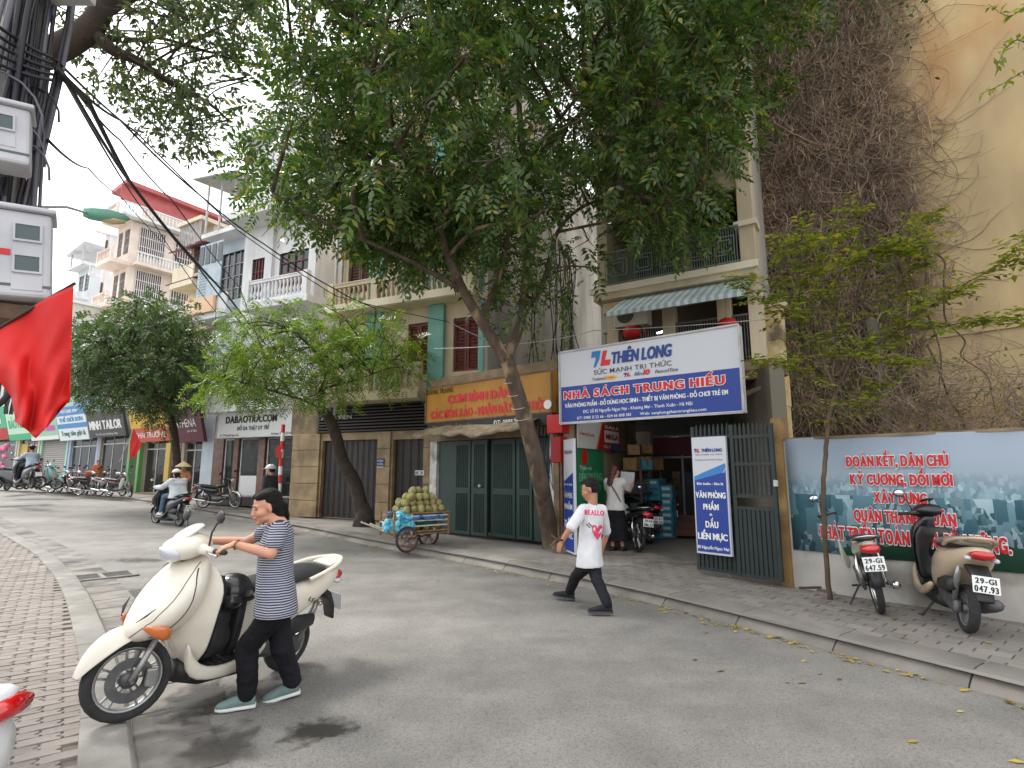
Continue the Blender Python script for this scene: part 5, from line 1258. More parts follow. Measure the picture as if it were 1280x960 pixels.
# pink corner house with red roof
F4 = Frame(112, 42, 1.5); s1 = F4.s(160, 330); hb = F4.h(135, 392); st4 = (F4.h(140, 290)-hb)/2
b, zt = tower(F4, 'building', 'pink corner house with red top storey, white balustrades and barred windows', 0, s1, 2, hb, st4, pinkr, pinkr, [(.12, .42, 0), (.55, .9, 0)], dep=7, out=1.2)
bx('roof_storey', pinkr, b, s1*.35, s1, -6.9, -1.2, zt+.2, zt+2.0); balustrade(b, s1*.3, s1, 1.05, zt+.2, .9, pinkr, gap=.24)
z = F4.h(160, 243); q = M(); q.add([(s1*.2, -.9, z-.2), (s1+.5, -.9, z), (s1+.6, 7.5, z-.1), (s1*.2, 7.5, z-.2), (s1*.2, -.9, z+.12), (s1+.5, -.9, z+.32), (s1+.6, 7.5, z+.2), (s1*.2, 7.5, z+.12)], [(0, 1, 2, 3), (7, 6, 5, 4), (0, 4, 5, 1), (1, 5, 6, 2), (2, 6, 7, 3), (3, 7, 4, 0)]); q.build('red_roof', roofred, b)
q = M(); q.box(s1-.02, s1+.03, -1.0, 7.0, zt+1.35, z+.02); q.build('red_fascia', roofred, b)
for k in range(2):   # side windows and side balconies on the receding wall
    z0 = hb+st4*k; sb2 = M()
    for (ya, yb_) in ((.6, 2.4), (3.2, 5.6)):
        w = M(); w.box(s1+.0, s1+.06, ya, yb_, z0+.9, z0+st4-.3); wo = w.build('window', brownwood, b); g = M(); n = 12
        for i in range(n+1): y = ya+(yb_-ya)*i/n; g.box(s1+.06, s1+.085, y-.02, y+.02, z0+.9, z0+st4-.3)
        for i in range(4): z = z0+.9+(st4-1.2)*i/3; g.box(s1+.062, s1+.09, ya, yb_, z-.02, z+.02)
        g.build('grille', whitep, wo)
    q = M(); q.box(s1, s1+.9, .2, 6, z0-.1, z0+.12); q.build('side_balcony_slab', pinkr, b)
    q = M(); q.box(s1+.78, s1+.9, .2, 6, z0+.85, z0+.95)
    for i in range(26): q.lathe([(.04, z0+.12), (.06, z0+.45), (.035, z0+.85)], (s1+.84, .3+i*.22, 0), n=6)
    q.build('side_balustrade', whitep, b)
q = M(); q.box(s1+.02, s1+.9, -1.0, 6.8, zt+.0, zt+.2); q.box(s1+.78, s1+.9, -1.0, 6.8, zt+.95, zt+1.05)
for i in range(30): q.lathe([(.04, zt+.2), (.06, zt+.5), (.035, zt+.95)], (s1+.84, -.9+i*.26, 0), n=6)
q.build('roof_side_balustrade', whitep, b)
F5 = Frame(66, 52, 1.5); s1 = F5.s(112, 360)
b, zt = tower(F5, 'building', 'pale grey house with rounded corner balcony left of the pink house', 0, s1, 2, F5.h(90, 420), (F5.h(90, 345)-F5.h(90, 420))/2, plain('pale grey render', (206, 210, 212), .8), whitep, [(.15, .5, 0), (.6, .9, 0)], railing='par', bar=0, wf=steel)
q = M(); q.add([(-.6, -1, zt+1.6), (s1+.5, -1, zt+2.1), (s1+.5, 6, zt+2.1), (-.6, 6, zt+1.6)], [(0, 1, 2, 3)]); q.build('curved_canopy', whitep, b, solid=.1)
for s in (.2, s1-.3): q = M(); q.beam((s, -.7, zt), (s, -.7, zt+1.8), .12, .12); q.build('post', steel, b)
q = M(); zb5 = F5.h(80, 385); q.lathe([(2.0, zb5-.2), (2.05, zb5+.5), (2.0, zb5+.5), (1.95, zb5-.1)], (1.2, -.3, 0), n=24); q.build('round_parapet', whitep, b, sm=True)
F6 = Frame(96, 47, 1.5); s1 = F6.s(128, 330)
b, zt = tower(F6, 'building', 'narrow white house with green barred terrace behind the pink house', 0, s1, 2, F6.h(120, 400), (F6.h(120, 300)-F6.h(120, 400))/2, whitep, whitep, [(.2, .8, 0)], railing='par', bar=0)
F7 = Frame(-60, 50, 1.5, z0=.4); s1 = F7.s(62, 480)
b, zt = tower(F7, 'building', 'grey building with wide glass bands above the shops at the far left edge', 0, s1, 3, F7.h(30, 530), 2.9, plain('grey facade', (190, 186, 178), .8), whitep, [(.05, .3, 0), (.36, .62, 0), (.68, .95, 0)], railing='par', bar=0, wf=steel, kind='pane', out=.6)
# ================================================================ vegetation
bark = mat('bark', srgb(98, 82, 68), srgb(70, 58, 48), scale=7, rough=.95, bump=.8, bscale=22, c3=srgb(150, 130, 100), scale3=3, lo3=.56, hi3=.66, stretch=(1, 1, .5))
bark_d = mat('dark bark', srgb(72, 60, 52), srgb(54, 45, 38), scale=7, rough=.95, bump=.6, bscale=22)
G_dark = leafmat('dark green leaves', (.028, .06, .014), (.10, .175, .036), yellow=(.26, .23, .04), trans=.36, gloss=.33)
G_round = leafmat('blue green leaves', (.035, .072, .022), (.095, .16, .05), yellow=(.16, .19, .04), trans=.25, gloss=.4)
G_bright = leafmat('bright feathery leaves', (.07, .14, .02), (.17, .26, .04), yellow=(.30, .34, .05), trans=.4)
G_sparse = leafmat('thin crown leaves', (.05, .085, .03), (.11, .16, .05), yellow=(.2, .2, .05), trans=.35)
G_yel = leafmat('yellow green leaves', (.10, .15, .02), (.26, .29, .04), yellow=(.42, .34, .05), trans=.4)
def V3(a): return np.array(a, dtype=np.float64)
def unit(a): return a/np.maximum(np.linalg.norm(a, axis=-1, keepdims=True), 1e-9)
def quads_mesh(name, P, m_, parent, kind='stuff', label=None):
    n = P.shape[0]; k = P.shape[1]; me = bpy.data.meshes.new(name)
    me.vertices.add(n*k); me.vertices.foreach_set('co', P.reshape(-1).astype(np.float32))
    me.loops.add(n*k); me.loops.foreach_set('vertex_index', np.arange(n*k, dtype=np.int32))
    me.polygons.add(n); me.polygons.foreach_set('loop_start', np.arange(0, n*k, k, dtype=np.int32)); me.polygons.foreach_set('loop_total', np.full(n, k, dtype=np.int32))
    me.update(); me.validate(); o = link_mesh(name, me, m_, parent)
    if kind: o['kind'] = kind
    return o
def leaflets(base, d, nrm_, L, W_):              # arrays -> diamond leaves with a folded midrib
    d = unit(d); s = unit(np.cross(d, nrm_)); n = np.cross(s, d); L = L[:, None]; W_ = W_[:, None]
    a = base; b = base+d*L*.45+s*W_*.5+n*W_*.16; c = base+d*L+n*(-.12*L); e = base+d*L*.45-s*W_*.5+n*W_*.16
    return np.stack([a, b, c, e], axis=1)
def sprays(tips, dirs, kind, size, rng):
    """compound leaves hung at tips; returns (n,4,3) leaflet quads"""
    N = len(tips); out = []; up = V3([0, 0, 1])
    dirs = unit(dirs); nr = unit(up+rng.normal(0, .55, (N, 3))); side = unit(np.cross(dirs, nr)); nr = np.cross(side, dirs)
    sz = size*rng.uniform(.7, 1.25, N)
    if kind == 'pinnate':
        for k in range(1, 6):
            f = k/5.2
            p = tips+dirs*(sz*f)[:, None]+V3([0, 0, -1])*(sz*f*f*.22)[:, None]
            for sg in (-1, 1):
                d = unit(dirs*.55+side*sg*.85+V3([0, 0, -.14])+rng.normal(0, .12, (N, 3)))
                out.append(leaflets(p, d, nr+rng.normal(0, .25, (N, 3)), sz*.42*rng.uniform(.8, 1.15, N), sz*.165*np.ones(N)))
        p = tips+dirs*sz[:, None]+V3([0, 0, -.35])*sz[:, None]; out.append(leaflets(p, dirs+V3([0, 0, -.6]), nr, sz*.4, sz*.16))
    elif kind == 'feather':
        for k in range(1, 8):
            f = k/7.2
            p = tips+dirs*(sz*f)[:, None]+V3([0, 0, -1])*(sz*f*f*.3)[:, None]
            for sg in (-1, 1):
                d = unit(dirs*.45+side*sg*.9+V3([0, 0, -.15])+rng.normal(0, .08, (N, 3)))
                out.append(leaflets(p, d, nr+rng.normal(0, .15, (N, 3)), sz*.4*(1-.5*abs(f-.45)), sz*.075*np.ones(N)))
    else:
        for k in range(6):
            a = rng.uniform(0, 2*PI, N); d = unit(dirs*.7+side*np.cos(a)[:, None]*.8+nr*np.sin(a)[:, None]*.5+V3([0, 0, -.25]))
            p = tips+dirs*(sz*rng.uniform(-.4, .3, N))[:, None]; out.append(leaflets(p, d, nr+rng.normal(0, .4, (N, 3)), sz*.5*rng.uniform(.7, 1.2, N), sz*.2*np.ones(N)))
    return np.concatenate(out)
def smooth_path(P, n=5, bvh=None):
    P = [Vector(p) for p in P]; out = []
    for i in range(len(P)-1):
        p0, p1, p2, p3 = P[max(i-1, 0)], P[i], P[i+1], P[min(i+2, len(P)-1)]
        for k in range(n):
            t = k/n; out.append(.5*((2*p1)+(p2-p0)*t+(2*p0-5*p1+4*p2-p3)*t*t+(3*p1-p0-3*p2+p3)*t**3))
    out.append(P[-1])
    if bvh: out = [bvh.find_nearest(p)[0] for p in out]
    return out
def limb(q, P, r0, r1, n=10, jit=.0):
    S_ = smooth_path(P); N = len(S_)
    if jit: S_ = [p+Vector((random.gauss(0, jit), random.gauss(0, jit), 0)) if 0 < i < N-1 else p for i, p in enumerate(S_)]
    q.tube(S_, [r0+(r1-r0)*(i/(N-1))**.85 for i in range(N)], n); return S_
def project_px(P):
    f = P[:, 1]*CC+(P[:, 2]-EYE)*SS; u = -P[:, 1]*SS+(P[:, 2]-EYE)*CC; return np.stack([640+FPX*P[:, 0]/f, 480-FPX*u/f], 1)
def in_poly(pt, poly):
    x, y = pt[:, 0], pt[:, 1]; r = np.zeros(len(pt), bool); n = len(poly)
    for i in range(n):
        x0, y0 = poly[i]; x1, y1 = poly[(i+1) % n]
        c = ((y0 > y) != (y1 > y)) & (x < (x1-x0)*(y-y0)/((y1-y0) or 1e-9)+x0); r ^= c
    return r
def crown(root, limbs, clumps, leaf, kind, size, per, barkm, rng, q, twig_r=.012, name='crown', spread=1., flat=.75, bend=.35):
    """branches out from the nearest limb to each clump; leaves fill the clump"""
    L = np.array([tuple(p) for S_ in limbs for p in S_]); tips = []; dirs = []
    for (c, r) in clumps:
        c = V3(tuple(c)); i = np.argmin(((L-c)**2).sum(1)+np.maximum(L[:, 2]-c[2], 0)**2*2); a = L[i]; d = c-a; ln = np.linalg.norm(d)
        if ln > .25:
            mid = a+d*.5+V3([rng.normal(0, .08*ln), rng.normal(0, .08*ln), bend*.25*ln]); S_ = smooth_path([a, mid, c], 4); q.tube(S_, [twig_r*(2.6-1.7*k/(len(S_)-1))*min(1.6, .5+ln*.4) for k in range(len(S_))], 5, cap=False)
        for _ in range(5):
            e = c+rng.normal(0, 1, 3)*r*.5; q.tube([c, (c+e)/2+rng.normal(0, .05, 3), e], [twig_r*.8, twig_r*.5, twig_r*.3], 3, cap=False)
        n = int(per*(r/.8)**2*rng.uniform(.7, 1.3)); v = unit(rng.normal(0, 1, (n, 3)))*(rng.uniform(0, 1, (n, 1))**.42)*r*spread; v[:, 2] *= flat
        tips.append(c+v); o = unit(v)+rng.normal(0, .5, (n, 3)); o[:, 2] -= .15; dirs.append(o)
    tips = np.concatenate(tips); dirs = np.concatenate(dirs)
    return quads_mesh(name, sprays(tips, dirs, kind, size, rng), leaf, root)
def scatter(n, cen, rad, poly, rng, shell=.0, rmin=.6, rmax=1., mind=.75, avoid=None):
    out = []; tries = 0
    while len(out) < n and tries < 60:
        tries += 1; v = rng.uniform(-1, 1, (400, 3)); rr = np.linalg.norm(v, axis=1); v = v[(rr < 1) & (rr > shell)]; P = V3(cen)+v*V3(rad)
        if poly is not None:
            px = project_px(P); ok = (P[:, 1] > 1) & (in_poly(px, poly) | (px[:, 1] < -10)); 
            if avoid is not None:
                for (pl, pr) in avoid: ok &= ~(in_poly(px, pl) & (rng.uniform(0, 1, len(px)) < pr))
            P = P[ok]
        for p in P:
            if all(((p-o[0])**2).sum() > (mind*mind) for o in out): out.append((p, rng.uniform(rmin, rmax)))
            if len(out) >= n: break
    return out
# ---- big twin-stemmed tree
base = gnd(690, 686, .12); bt_ = thing('tree', 'large dark green tree with a leaning forked trunk on the far pavement', 'tree', base); off = -base
q = M()
def A(px, py, Y): return at(px, py, Y)+off
limbs = []
trunk = [Vector((0, 0, -.1)), A(686, 660, base.y), A(675, 600, 10.2), A(658, 530, 10.1), A(640, 470, 10.05), A(632, 445, 10.0)]
S_ = smooth_path(trunk); q.tube(S_, [.23]+[.172-.05*(i/len(S_)) for i in range(1, len(S_))], 14); limbs.append(S_[len(S_)//2:])
fork = A(632, 450, 10.0)
limbs.append(limb(q, [fork, A(604, 405, 9.8), A(580, 365, 9.6), A(556, 310, 9.3), A(540, 255, 9.1), A(505, 195, 9.0), A(470, 120, 8.9), A(440, 20, 8.9)], .115, .03))
limbs.append(limb(q, [fork, A(650, 405, 10.1), A(657, 350, 10.2), A(658, 290, 10.3), A(656, 215, 10.3), A(648, 120, 10.3), A(645, 20, 10.2), A(650, -80, 10.2)], .11, .04))
limbs.append(limb(q, [A(600, 400, 9.8), A(622, 350, 9.9), A(640, 270, 9.9), A(652, 215, 9.8), A(690, 160, 9.5), A(745, 95, 9.2), A(800, 30, 9.0)], .06, .025))
limbs.append(limb(q, [A(653, 395, 10.1), A(680, 350, 10.2), A(697, 290, 10.3), A(735, 255, 10.0), A(800, 245, 9.6)], .06, .025))
limbs.append(limb(q, [A(656, 215, 10.3), A(700, 165, 10.2), A(745, 130, 10.0), A(830, 90, 9.6), A(900, 60, 9.2)], .06, .022))
limbs.append(limb(q, [A(580, 365, 9.6), A(520, 330, 9.3), A(455, 300, 9.0), A(390, 270, 8.8), A(340, 240, 8.7)], .05, .02))
limbs.append(limb(q, [A(556, 310, 9.3), A(500, 250, 9.8), A(430, 160, 10.2), A(370, 90, 10.4)], .045, .02))
limbs.append(limb(q, [A(648, 120, 10.3), A(600, 60, 10.6), A(560, -20, 10.8), A(540, -120, 11)], .05, .02))
limbs.append(limb(q, [A(697, 290, 10.3), A(790, 270, 9.2), A(850, 250, 8.6), A(880, 230, 8.3)], .03, .015))
poly = [(395, -40), (385, 40), (375, 80), (345, 145), (326, 205), (352, 235), (362, 264), (405, 284), (440, 305), (475, 335), (500, 345), (540, 330), (590, 320), (640, 335), (700, 250), (740, 240), (790, 270), (800, 315), (840, 310), (880, 270), (885, 225), (915, 190), (905, 140), (940, 95), (965, 40), (985, -40)]
rb = np.random.default_rng(5)
gap = [([(600, 230), (750, 225), (765, 330), (690, 400), (590, 350)], .75), ([(400, 330), (600, 330), (600, 420), (400, 420)], .35)]
cl = scatter(190, (.2, 9.9, 8.6), (6.4, 3.6, 5.6), poly, rb, .25, .62, 1.05, .72, gap)
cl += scatter(30, (.0, 10.2, 5.6), (5.2, 2.2, 1.7), poly, rb, 0, .45, .75, .6, gap)
cl += scatter(14, (.4, 10.3, 5.2), (1.6, .8, 1.2), [(600, 230), (765, 230), (765, 400), (580, 400)], rb, 0, .25, .45, .5)
cl = [(p-V3(tuple(base)), r) for p, r in cl]
crown(bt_, limbs, cl, G_dark, 'pinnate', .35, 44, bark, rb, q, .014)
q.build('trunk', bark, bt_, sm=True, fix=False)
# ties and white cord wound round the trunk
tie = M()
for z_, y0 in ((522, 0), (508, 1), (492, 2), (476, 3)):
    c = A(656-(530-z_)*.28, z_, 10.1); tie.tube([c+Vector((.165*math.cos(a), .165*math.sin(a), .07*math.sin(a+.5))) for a in [2*PI*k/18 for k in range(19)]], .006, 5, cap=False)
tag(tie.build('white_cord', plain('white cord', (190, 186, 176), .8), bt_, sm=True), kind='stuff')
# ---- bright feathery tree
base = gnd(455, 657, .12); t2 = thing('tree', 'slender tree with bright feathery leaves and a curved trunk before the dark garage doors', 'tree', base); off = -base
Yb = base.y; q = M()
S_ = limb(q, [Vector((0, 0, -.1)), A(452, 640, Yb), A(444, 605, Yb-.1), A(428, 575, Yb-.3), A(420, 545, Yb-.5), A(411, 522, Yb-.7), A(400, 510, Yb-.9)], .2, .12, 12)
q.tube([Vector((0, 0, -.1)), Vector((0, 0, .25)), A(453, 630, Yb)], [.32, .24, .17], 12)
lm = [S_]
f0 = A(402, 511, Yb-.9)
lm.append(limb(q, [f0, A(401, 490, Yb-1), A(409, 470, Yb-1.1), A(402, 450, Yb-1.2), A(385, 430, Yb-1.4), A(360, 410, Yb-1.6)], .09, .02))
lm.append(limb(q, [A(409, 470, Yb-1.1), A(425, 458, Yb-1.2), A(455, 449, Yb-1.2), A(490, 450, Yb-1.1)], .05, .015))
lm.append(limb(q, [f0, A(378, 500, Yb-1.1), A(345, 490, Yb-1.6), A(310, 480, Yb-2), A(275, 470, Yb-2.3)], .035, .012))
lm.append(limb(q, [A(402, 450, Yb-1.2), A(420, 425, Yb-.9), A(450, 405, Yb-.6)], .04, .015))
lm.append(limb(q, [A(405, 485, Yb-1), A(435, 478, Yb-1.5), A(465, 468, Yb-1.8)], .025, .01))
poly = [(272, 425), (300, 404), (345, 388), (400, 384), (450, 392), (500, 418), (524, 446), (512, 478), (470, 476), (430, 470), (420, 500), (385, 495), (350, 520), (325, 535), (300, 520), (262, 500), (255, 478), (300, 455)]
rb = np.random.default_rng(9); cc_ = at(395, 440, Yb-1.2)
cl = scatter(70, tuple(cc_), (3.6, 1.7, 1.9), poly, rb, 0, .45, .75, .5, [([(330, 455), (420, 455), (420, 520), (330, 520)], .6)])
cl += [(V3(tuple(at(x, y, Yb-2))), .42) for x, y in ((262, 478), (280, 470), (300, 485), (320, 500), (312, 470), (338, 478), (395, 500), (410, 480), (345, 462))]
cl = [(p-V3(tuple(base)), r) for p, r in cl]
crown(t2, lm, cl, G_bright, 'feather', .36, 38, bark_d, rb, q, .009, flat=.55)
q.build('trunk', bark_d, t2, sm=True, fix=False)
# ---- round dense tree by the shops
base = gnd(222, 632, .12); t3 = thing('tree', 'round dense blue-green tree standing in front of the plum and yellow shop signs', 'tree', base); off = -base; Yb = base.y; q = M()
S_ = limb(q, [Vector((0, 0, -.1)), A(222, 600, Yb), A(220, 560, Yb), A(216, 530, Yb), A(208, 505, Yb)], .16, .11, 10); lm = [S_]
for (x, y, dy) in ((150, 450, -1), (190, 420, .5), (240, 450, -.8), (120, 470, 0), (262, 470, .4)): lm.append(limb(q, [A(210, 508, Yb), A((210+x)/2, (500+y)/2, Yb+dy/2), A(x, y, Yb+dy)], .07, .02))
poly = [(97, 412), (130, 392), (160, 376), (185, 372), (215, 384), (245, 405), (268, 436), (274, 468), (255, 486), (240, 500), (215, 510), (190, 520), (165, 500), (130, 498), (98, 502), (92, 460)]
rb = np.random.default_rng(13); cc_ = at(182, 448, Yb-.3)
cl = scatter(110, tuple(cc_), (3.6, 2.9, 2.7), poly, rb, .2, .5, .85, .6)
cl += [(V3(tuple(at(x, y, Yb-.6))), .4) for x, y in ((196, 515), (205, 530), (190, 525), (225, 505), (240, 500))]
cl = [(p-V3(tuple(base)), r) for p, r in cl]
crown(t3, lm, cl, G_round, 'pinnate', .3, 50, bark_d, rb, q, .014)
q.build('trunk', bark_d, t3, sm=True, fix=False)
# ---- tree overhead at the upper left
base = Vector((-7.2, 5.6, .09)); t4 = thing('tree', 'overhanging thin-leaved tree whose dark limb enters the view above the cable pole', 'tree', base); off = -base; q = M(); lm = []
S_ = limb(q, [Vector((0, 0, -.1)), Vector((.1, 0, 2)), Vector((.5, -.1, 4)), A(-40, 110, 5.4), A(40, 75, 5.4), A(92, 50, 5.3), A(122, 22, 5.3), A(136, -30, 5.3), A(150, -120, 5.4)], .22, .085, 12); lm.append(S_)
lm.append(limb(q, [A(112, 35, 5.3), A(140, 62, 5.4), A(170, 75, 5.6), A(200, 95, 5.9), A(232, 113, 6.2), A(262, 130, 6.5), A(285, 150, 6.8)], .075, .012))
lm.append(limb(q, [A(120, 45, 5.35), A(160, 50, 5.8), A(200, 45, 6.2), A(235, 25, 6.5)], .045, .012))
lm.append(limb(q, [A(200, 47, 6.2), A(245, 60, 6.7), A(290, 75, 7.2), A(310, 100, 7.5)], .022, .008))
lm.append(limb(q, [A(125, 20, 5.3), A(180, -10, 5.6), A(240, -30, 6), A(300, -40, 6.6)], .06, .015))
poly = [(85, 40), (150, -60), (345, -60), (325, 40), (300, 90), (290, 95), (285, 100), (280, 120), (258, 130), (252, 190), (205, 200), (190, 160), (150, 130), (115, 115), (90, 85)]
rb = np.random.default_rng(21)
cl = scatter(105, tuple(at(210, 60, 6.5)), (2.6, 1.7, 2.2), poly, rb, 0, .26, .46, .3, [([(120, 0), (200, 0), (200, 60), (120, 60)], .5)])
cl += [(V3(tuple(at(x, y, 6.7))), .3) for x, y in ((205, 185), (235, 180), (190, 150), (240, 155), (150, 110), (120, 100), (275, 120), (305, 60))]
cl = [(p-V3(tuple(base)), r) for p, r in cl]
crown(t4, lm, cl, G_sparse, 'cluster', .18, 84, bark_d, rb, q, .006)
q.build('trunk', bark_d, t4, sm=True, fix=False)
# ---- sapling in front of the banner wall
base = gnd(1036, 737, .125); base = Vector((base.x*.925, base.y*.925, .132)); t5 = thing('sapling', 'thin sapling with sparse yellow-green leaves growing before the banner wall', 'tree', base); off = -base; q = M(); lm = []
Yb = base.y
lm.append(limb(q, [Vector((0, 0, -.05)), A(1032, 680, Yb), A(1029, 610, Yb), A(1033, 560, Yb+.02), A(1036, 520, Yb), A(1044, 495, Yb)], .03, .024, 8, jit=.004))
spr = []
def br(P, r0, r1, dens=1.):
    S_ = limb(q, [A(*p) for p in P], r0, r1, 5, jit=.008); spr.append((S_[len(S_)//4:], dens)); lm.append(S_)
Y0 = Yb
br([(1044, 495, Y0), (1030, 450, Y0), (1008, 405, Y0+.1), (990, 350, Y0+.2), (972, 300, Y0+.2)], .016, .004)
br([(1044, 495, Y0), (1066, 450, Y0), (1110, 420, Y0-.1), (1160, 385, Y0-.3), (1215, 350, Y0-.5), (1278, 315, Y0-.7)], .016, .004, 1.2)
br([(1040, 470, Y0), (1046, 410, Y0+.2), (1050, 350, Y0+.2), (1060, 300, Y0+.2), (1066, 262, Y0+.3)], .014, .004)
br([(1066, 450, Y0), (1100, 395, Y0+.2), (1130, 340, Y0+.1), (1150, 290, Y0), (1172, 262, Y0)], .013, .004)
br([(1020, 430, Y0+.05), (985, 395, Y0+.1), (950, 370, Y0+.1), (915, 345, Y0+.1)], .01, .003)
br([(1044, 490, Y0), (1010, 470, Y0), (975, 455, Y0), (940, 450, Y0)], .01, .003, .7)
br([(1110, 420, Y0-.1), (1170, 410, Y0-.4), (1230, 400, Y0-.6), (1290, 405, Y0-.8)], .009, .003)
br([(1060, 455, Y0), (1080, 440, Y0-.3), (1115, 455, Y0-.4), (1150, 450, Y0-.5)], .008, .003, .8)
br([(1050, 350, Y0+.2), (1085, 320, Y0), (1115, 312, Y0-.1), (1150, 330, Y0-.1)], .007, .003, 1.2)
br([(1046, 410, Y0+.2), (1020, 360, Y0), (1010, 320, Y0-.1), (1000, 290, Y0-.2)], .007, .003)
br([(1040, 500, Y0), (1070, 520, Y0-.1), (1090, 490, Y0-.2), (1110, 480, Y0-.2)], .008, .003, .7)
rb = np.random.default_rng(31); B, Dd, Nn_, Ls = [], [], [], []
for S_, dn in spr:
    for i in range(len(S_)-1):
        for _ in range(int(4.5*dn)):
            p = V3(tuple(S_[i].lerp(S_[i+1], rb.uniform()))); a = rb.uniform(0, 2*PI); tl_ = rb.uniform(.04, .46)
            td = V3([math.cos(a), math.sin(a)*.8, rb.normal(.1, .18)]); e = p+td*tl_
            if tl_ > .12: q.tube([p, (p+e)/2+V3([0, 0, .01]), e], [.003, .0025, .0015], 3, cap=False)
            for k in range(int(tl_/.05)+1):
                f = (k+1)/(int(tl_/.05)+1); b0 = p+td*tl_*f; sd_ = unit(np.cross(td, [0, 0, 1]))*(1 if k % 2 else -1)
                B.append(b0); Dd.append(td*.5+sd_*.8+rb.normal(0, .15, 3)); Nn_.append(V3([0, 0, 1])+rb.normal(0, .25, 3)); Ls.append(rb.uniform(.065, .125))
Ls = np.array(Ls); quads_mesh('foliage', leaflets(np.array(B), np.array(Dd), np.array(Nn_), Ls, Ls*.5), G_yel, t5)
q.build('stem', bark, t5, sm=True, fix=False)
# ---- twig with leaves reaching in at the top right corner
t6 = thing('overhanging_branch', 'leafy branch tip reaching in at the top right corner against the yellow wall', 'branch', (0, 0, 0)); off = Vector((0, 0, 0)); q = M()
P_ = [(1330, 20, 4.6), (1300, 70, 4.6), (1262, 100, 4.6), (1225, 118, 4.6)]; B, Dd, Nn_, Ls = [], [], [], []
for Pq in (P_, [(1330, -30, 4.8), (1290, 0, 4.7), (1262, 20, 4.6), (1235, 5, 4.6)], [(1300, 70, 4.6), (1275, 50, 4.5), (1258, 60, 4.5), (1245, 85, 4.5)]):
    S_ = limb(q, [A(*p) for p in Pq], .008, .002, 5)
    for i in range(len(S_)-1):
        for _ in range(3):
            p = V3(tuple(S_[i])); B.append(p); Dd.append(rb.normal(0, 1, 3)+V3([-.4, 0, -.2])); Nn_.append(V3([0, -.4, 1])+rb.normal(0, .5, 3)); Ls.append(rb.uniform(.05, .1))
Ls = np.array(Ls); quads_mesh('foliage', leaflets(np.array(B), np.array(Dd), np.array(Nn_), Ls, Ls*.42), G_yel, t6); q.build('twig', bark, t6, sm=True, fix=False)
# ---- dry creepers on the yellow wall
def strands(n, sfun, rng, frame, seg=9, rad=(.003, .009)):
    s, z, d, L, dirx = sfun(n, rng); P = np.zeros((n, seg, 3)); h = rng.normal(dirx, .9, n); cur = np.stack([s, -d, z], 1); P[:, 0] = cur
    cv = rng.normal(0, .45, n); dy = rng.normal(0, .12, n)
    for k in range(1, seg):
        h = h+cv+rng.normal(0, .22, n); st_ = (L/seg)[:, None]; cur = cur+np.stack([np.sin(h), dy, -np.cos(h)], 1)*st_
        cur[:, 1] = np.clip(cur[:, 1], -.9, -.015); dy = -dy*.3+rng.normal(0, .12, n); P[:, k] = cur
    r = rng.uniform(*rad, n)[:, None, None]*(1-.6*np.linspace(0, 1, seg))[None, :, None]
    T = np.gradient(P, axis=1); sd_ = unit(np.cross(T, V3([0, 1, 0]))); fr = V3([0, -1, 0])
    a = P+sd_*r; b = P-sd_*r; c = P+fr*r*1.3
    Q = [np.stack([u[:, :-1], v[:, :-1], v[:, 1:], u[:, 1:]], 2).reshape(-1, 4, 3) for u, v in ((a, c), (c, b))]
    return np.concatenate(Q)
vine_b = mat('dry creeper stems', srgb(160, 140, 122), srgb(112, 96, 84), scale=2.5, rough=.95, c3=srgb(190, 170, 148), scale3=5, lo3=.55, hi3=.7)
vine_l = mat('pale dry stems', srgb(200, 174, 144), srgb(166, 140, 114), scale=4, rough=.95)
cr = FW.root('dry_creepers', 'mass of tangled dry brown creepers hanging down the left part of the yellow wall', 'creeper')
rb = np.random.default_rng(41)
sR_ = FW.s(1180, 200); ztopv = 16.5
def zone(n, rng):
    s = np.abs(rng.normal(0, .46, n))*sR_*.92-.1; z = rng.uniform(2.6, ztopv, n); lim = sR_*(1.05-.25*np.abs(np.sin(z*1.1)))*np.clip((z-1.6)/2.2, .35, 1); k = s > lim; s[k] = rng.uniform(0, 1, k.sum())**1.3*lim[k]
    s = np.where(s > sR_*1.35, rng.uniform(0, sR_, n), s)
    return s, z, rng.uniform(.02, .45, n)*np.clip(1.2-s/sR_, .1, 1), rng.uniform(.5, 2.2, n), rng.choice([-.8, .8, 0], n)
quads_mesh('stems', strands(14500, zone, rb, FW, 9, (.004, .011)), vine_b, cr)
quads_mesh('pale_stems', strands(3200, zone, rb, FW, 11, (.005, .013)), vine_l, cr)
def debris(n, fz, L, m_, name, par, rng, wid=.4):
    s, z, d, _, _ = fz(n, rng); b = np.stack([s, -d-.05, z], 1); dd = rng.normal(0, 1, (n, 3))+V3([0, -.3, -.8]); LL_ = rng.uniform(*L, n); return quads_mesh(name, leaflets(b, dd, rng.normal(0, 1, (n, 3))+V3([0, -1, .5]), LL_, LL_*wid), m_, par)
debris(5000, zone, (.03, .09), leafmat('withered leaves', (.10, .075, .055), (.20, .15, .11), yellow=(.28, .2, .12), trans=.1, gloss=.8), 'withered_leaves', cr, rb)
def zg_(n, rng):
    s = rng.uniform(0, sR_*1.05, n); z = 16.4-np.abs(rng.normal(0, 2.2, n)); return s, z, rng.uniform(.1, .7, n), None, None
debris(11000, zg_, (.06, .13), leafmat('creeper leaves', (.03, .055, .015), (.08, .13, .035), yellow=(.2, .2, .05), trans=.3), 'green_leaves', cr, rb, .5)
def zl_(n, rng):
    s = rng.uniform(-.5, sR_*1.1, n)*rng.uniform(.3, 1, n); z = rng.uniform(1.9, 6.6, n); return s, z, rng.uniform(.1, .8, n), None, None
debris(2600, zl_, (.05, .1), G_yel, 'lower_leaves', cr, rb, .5)
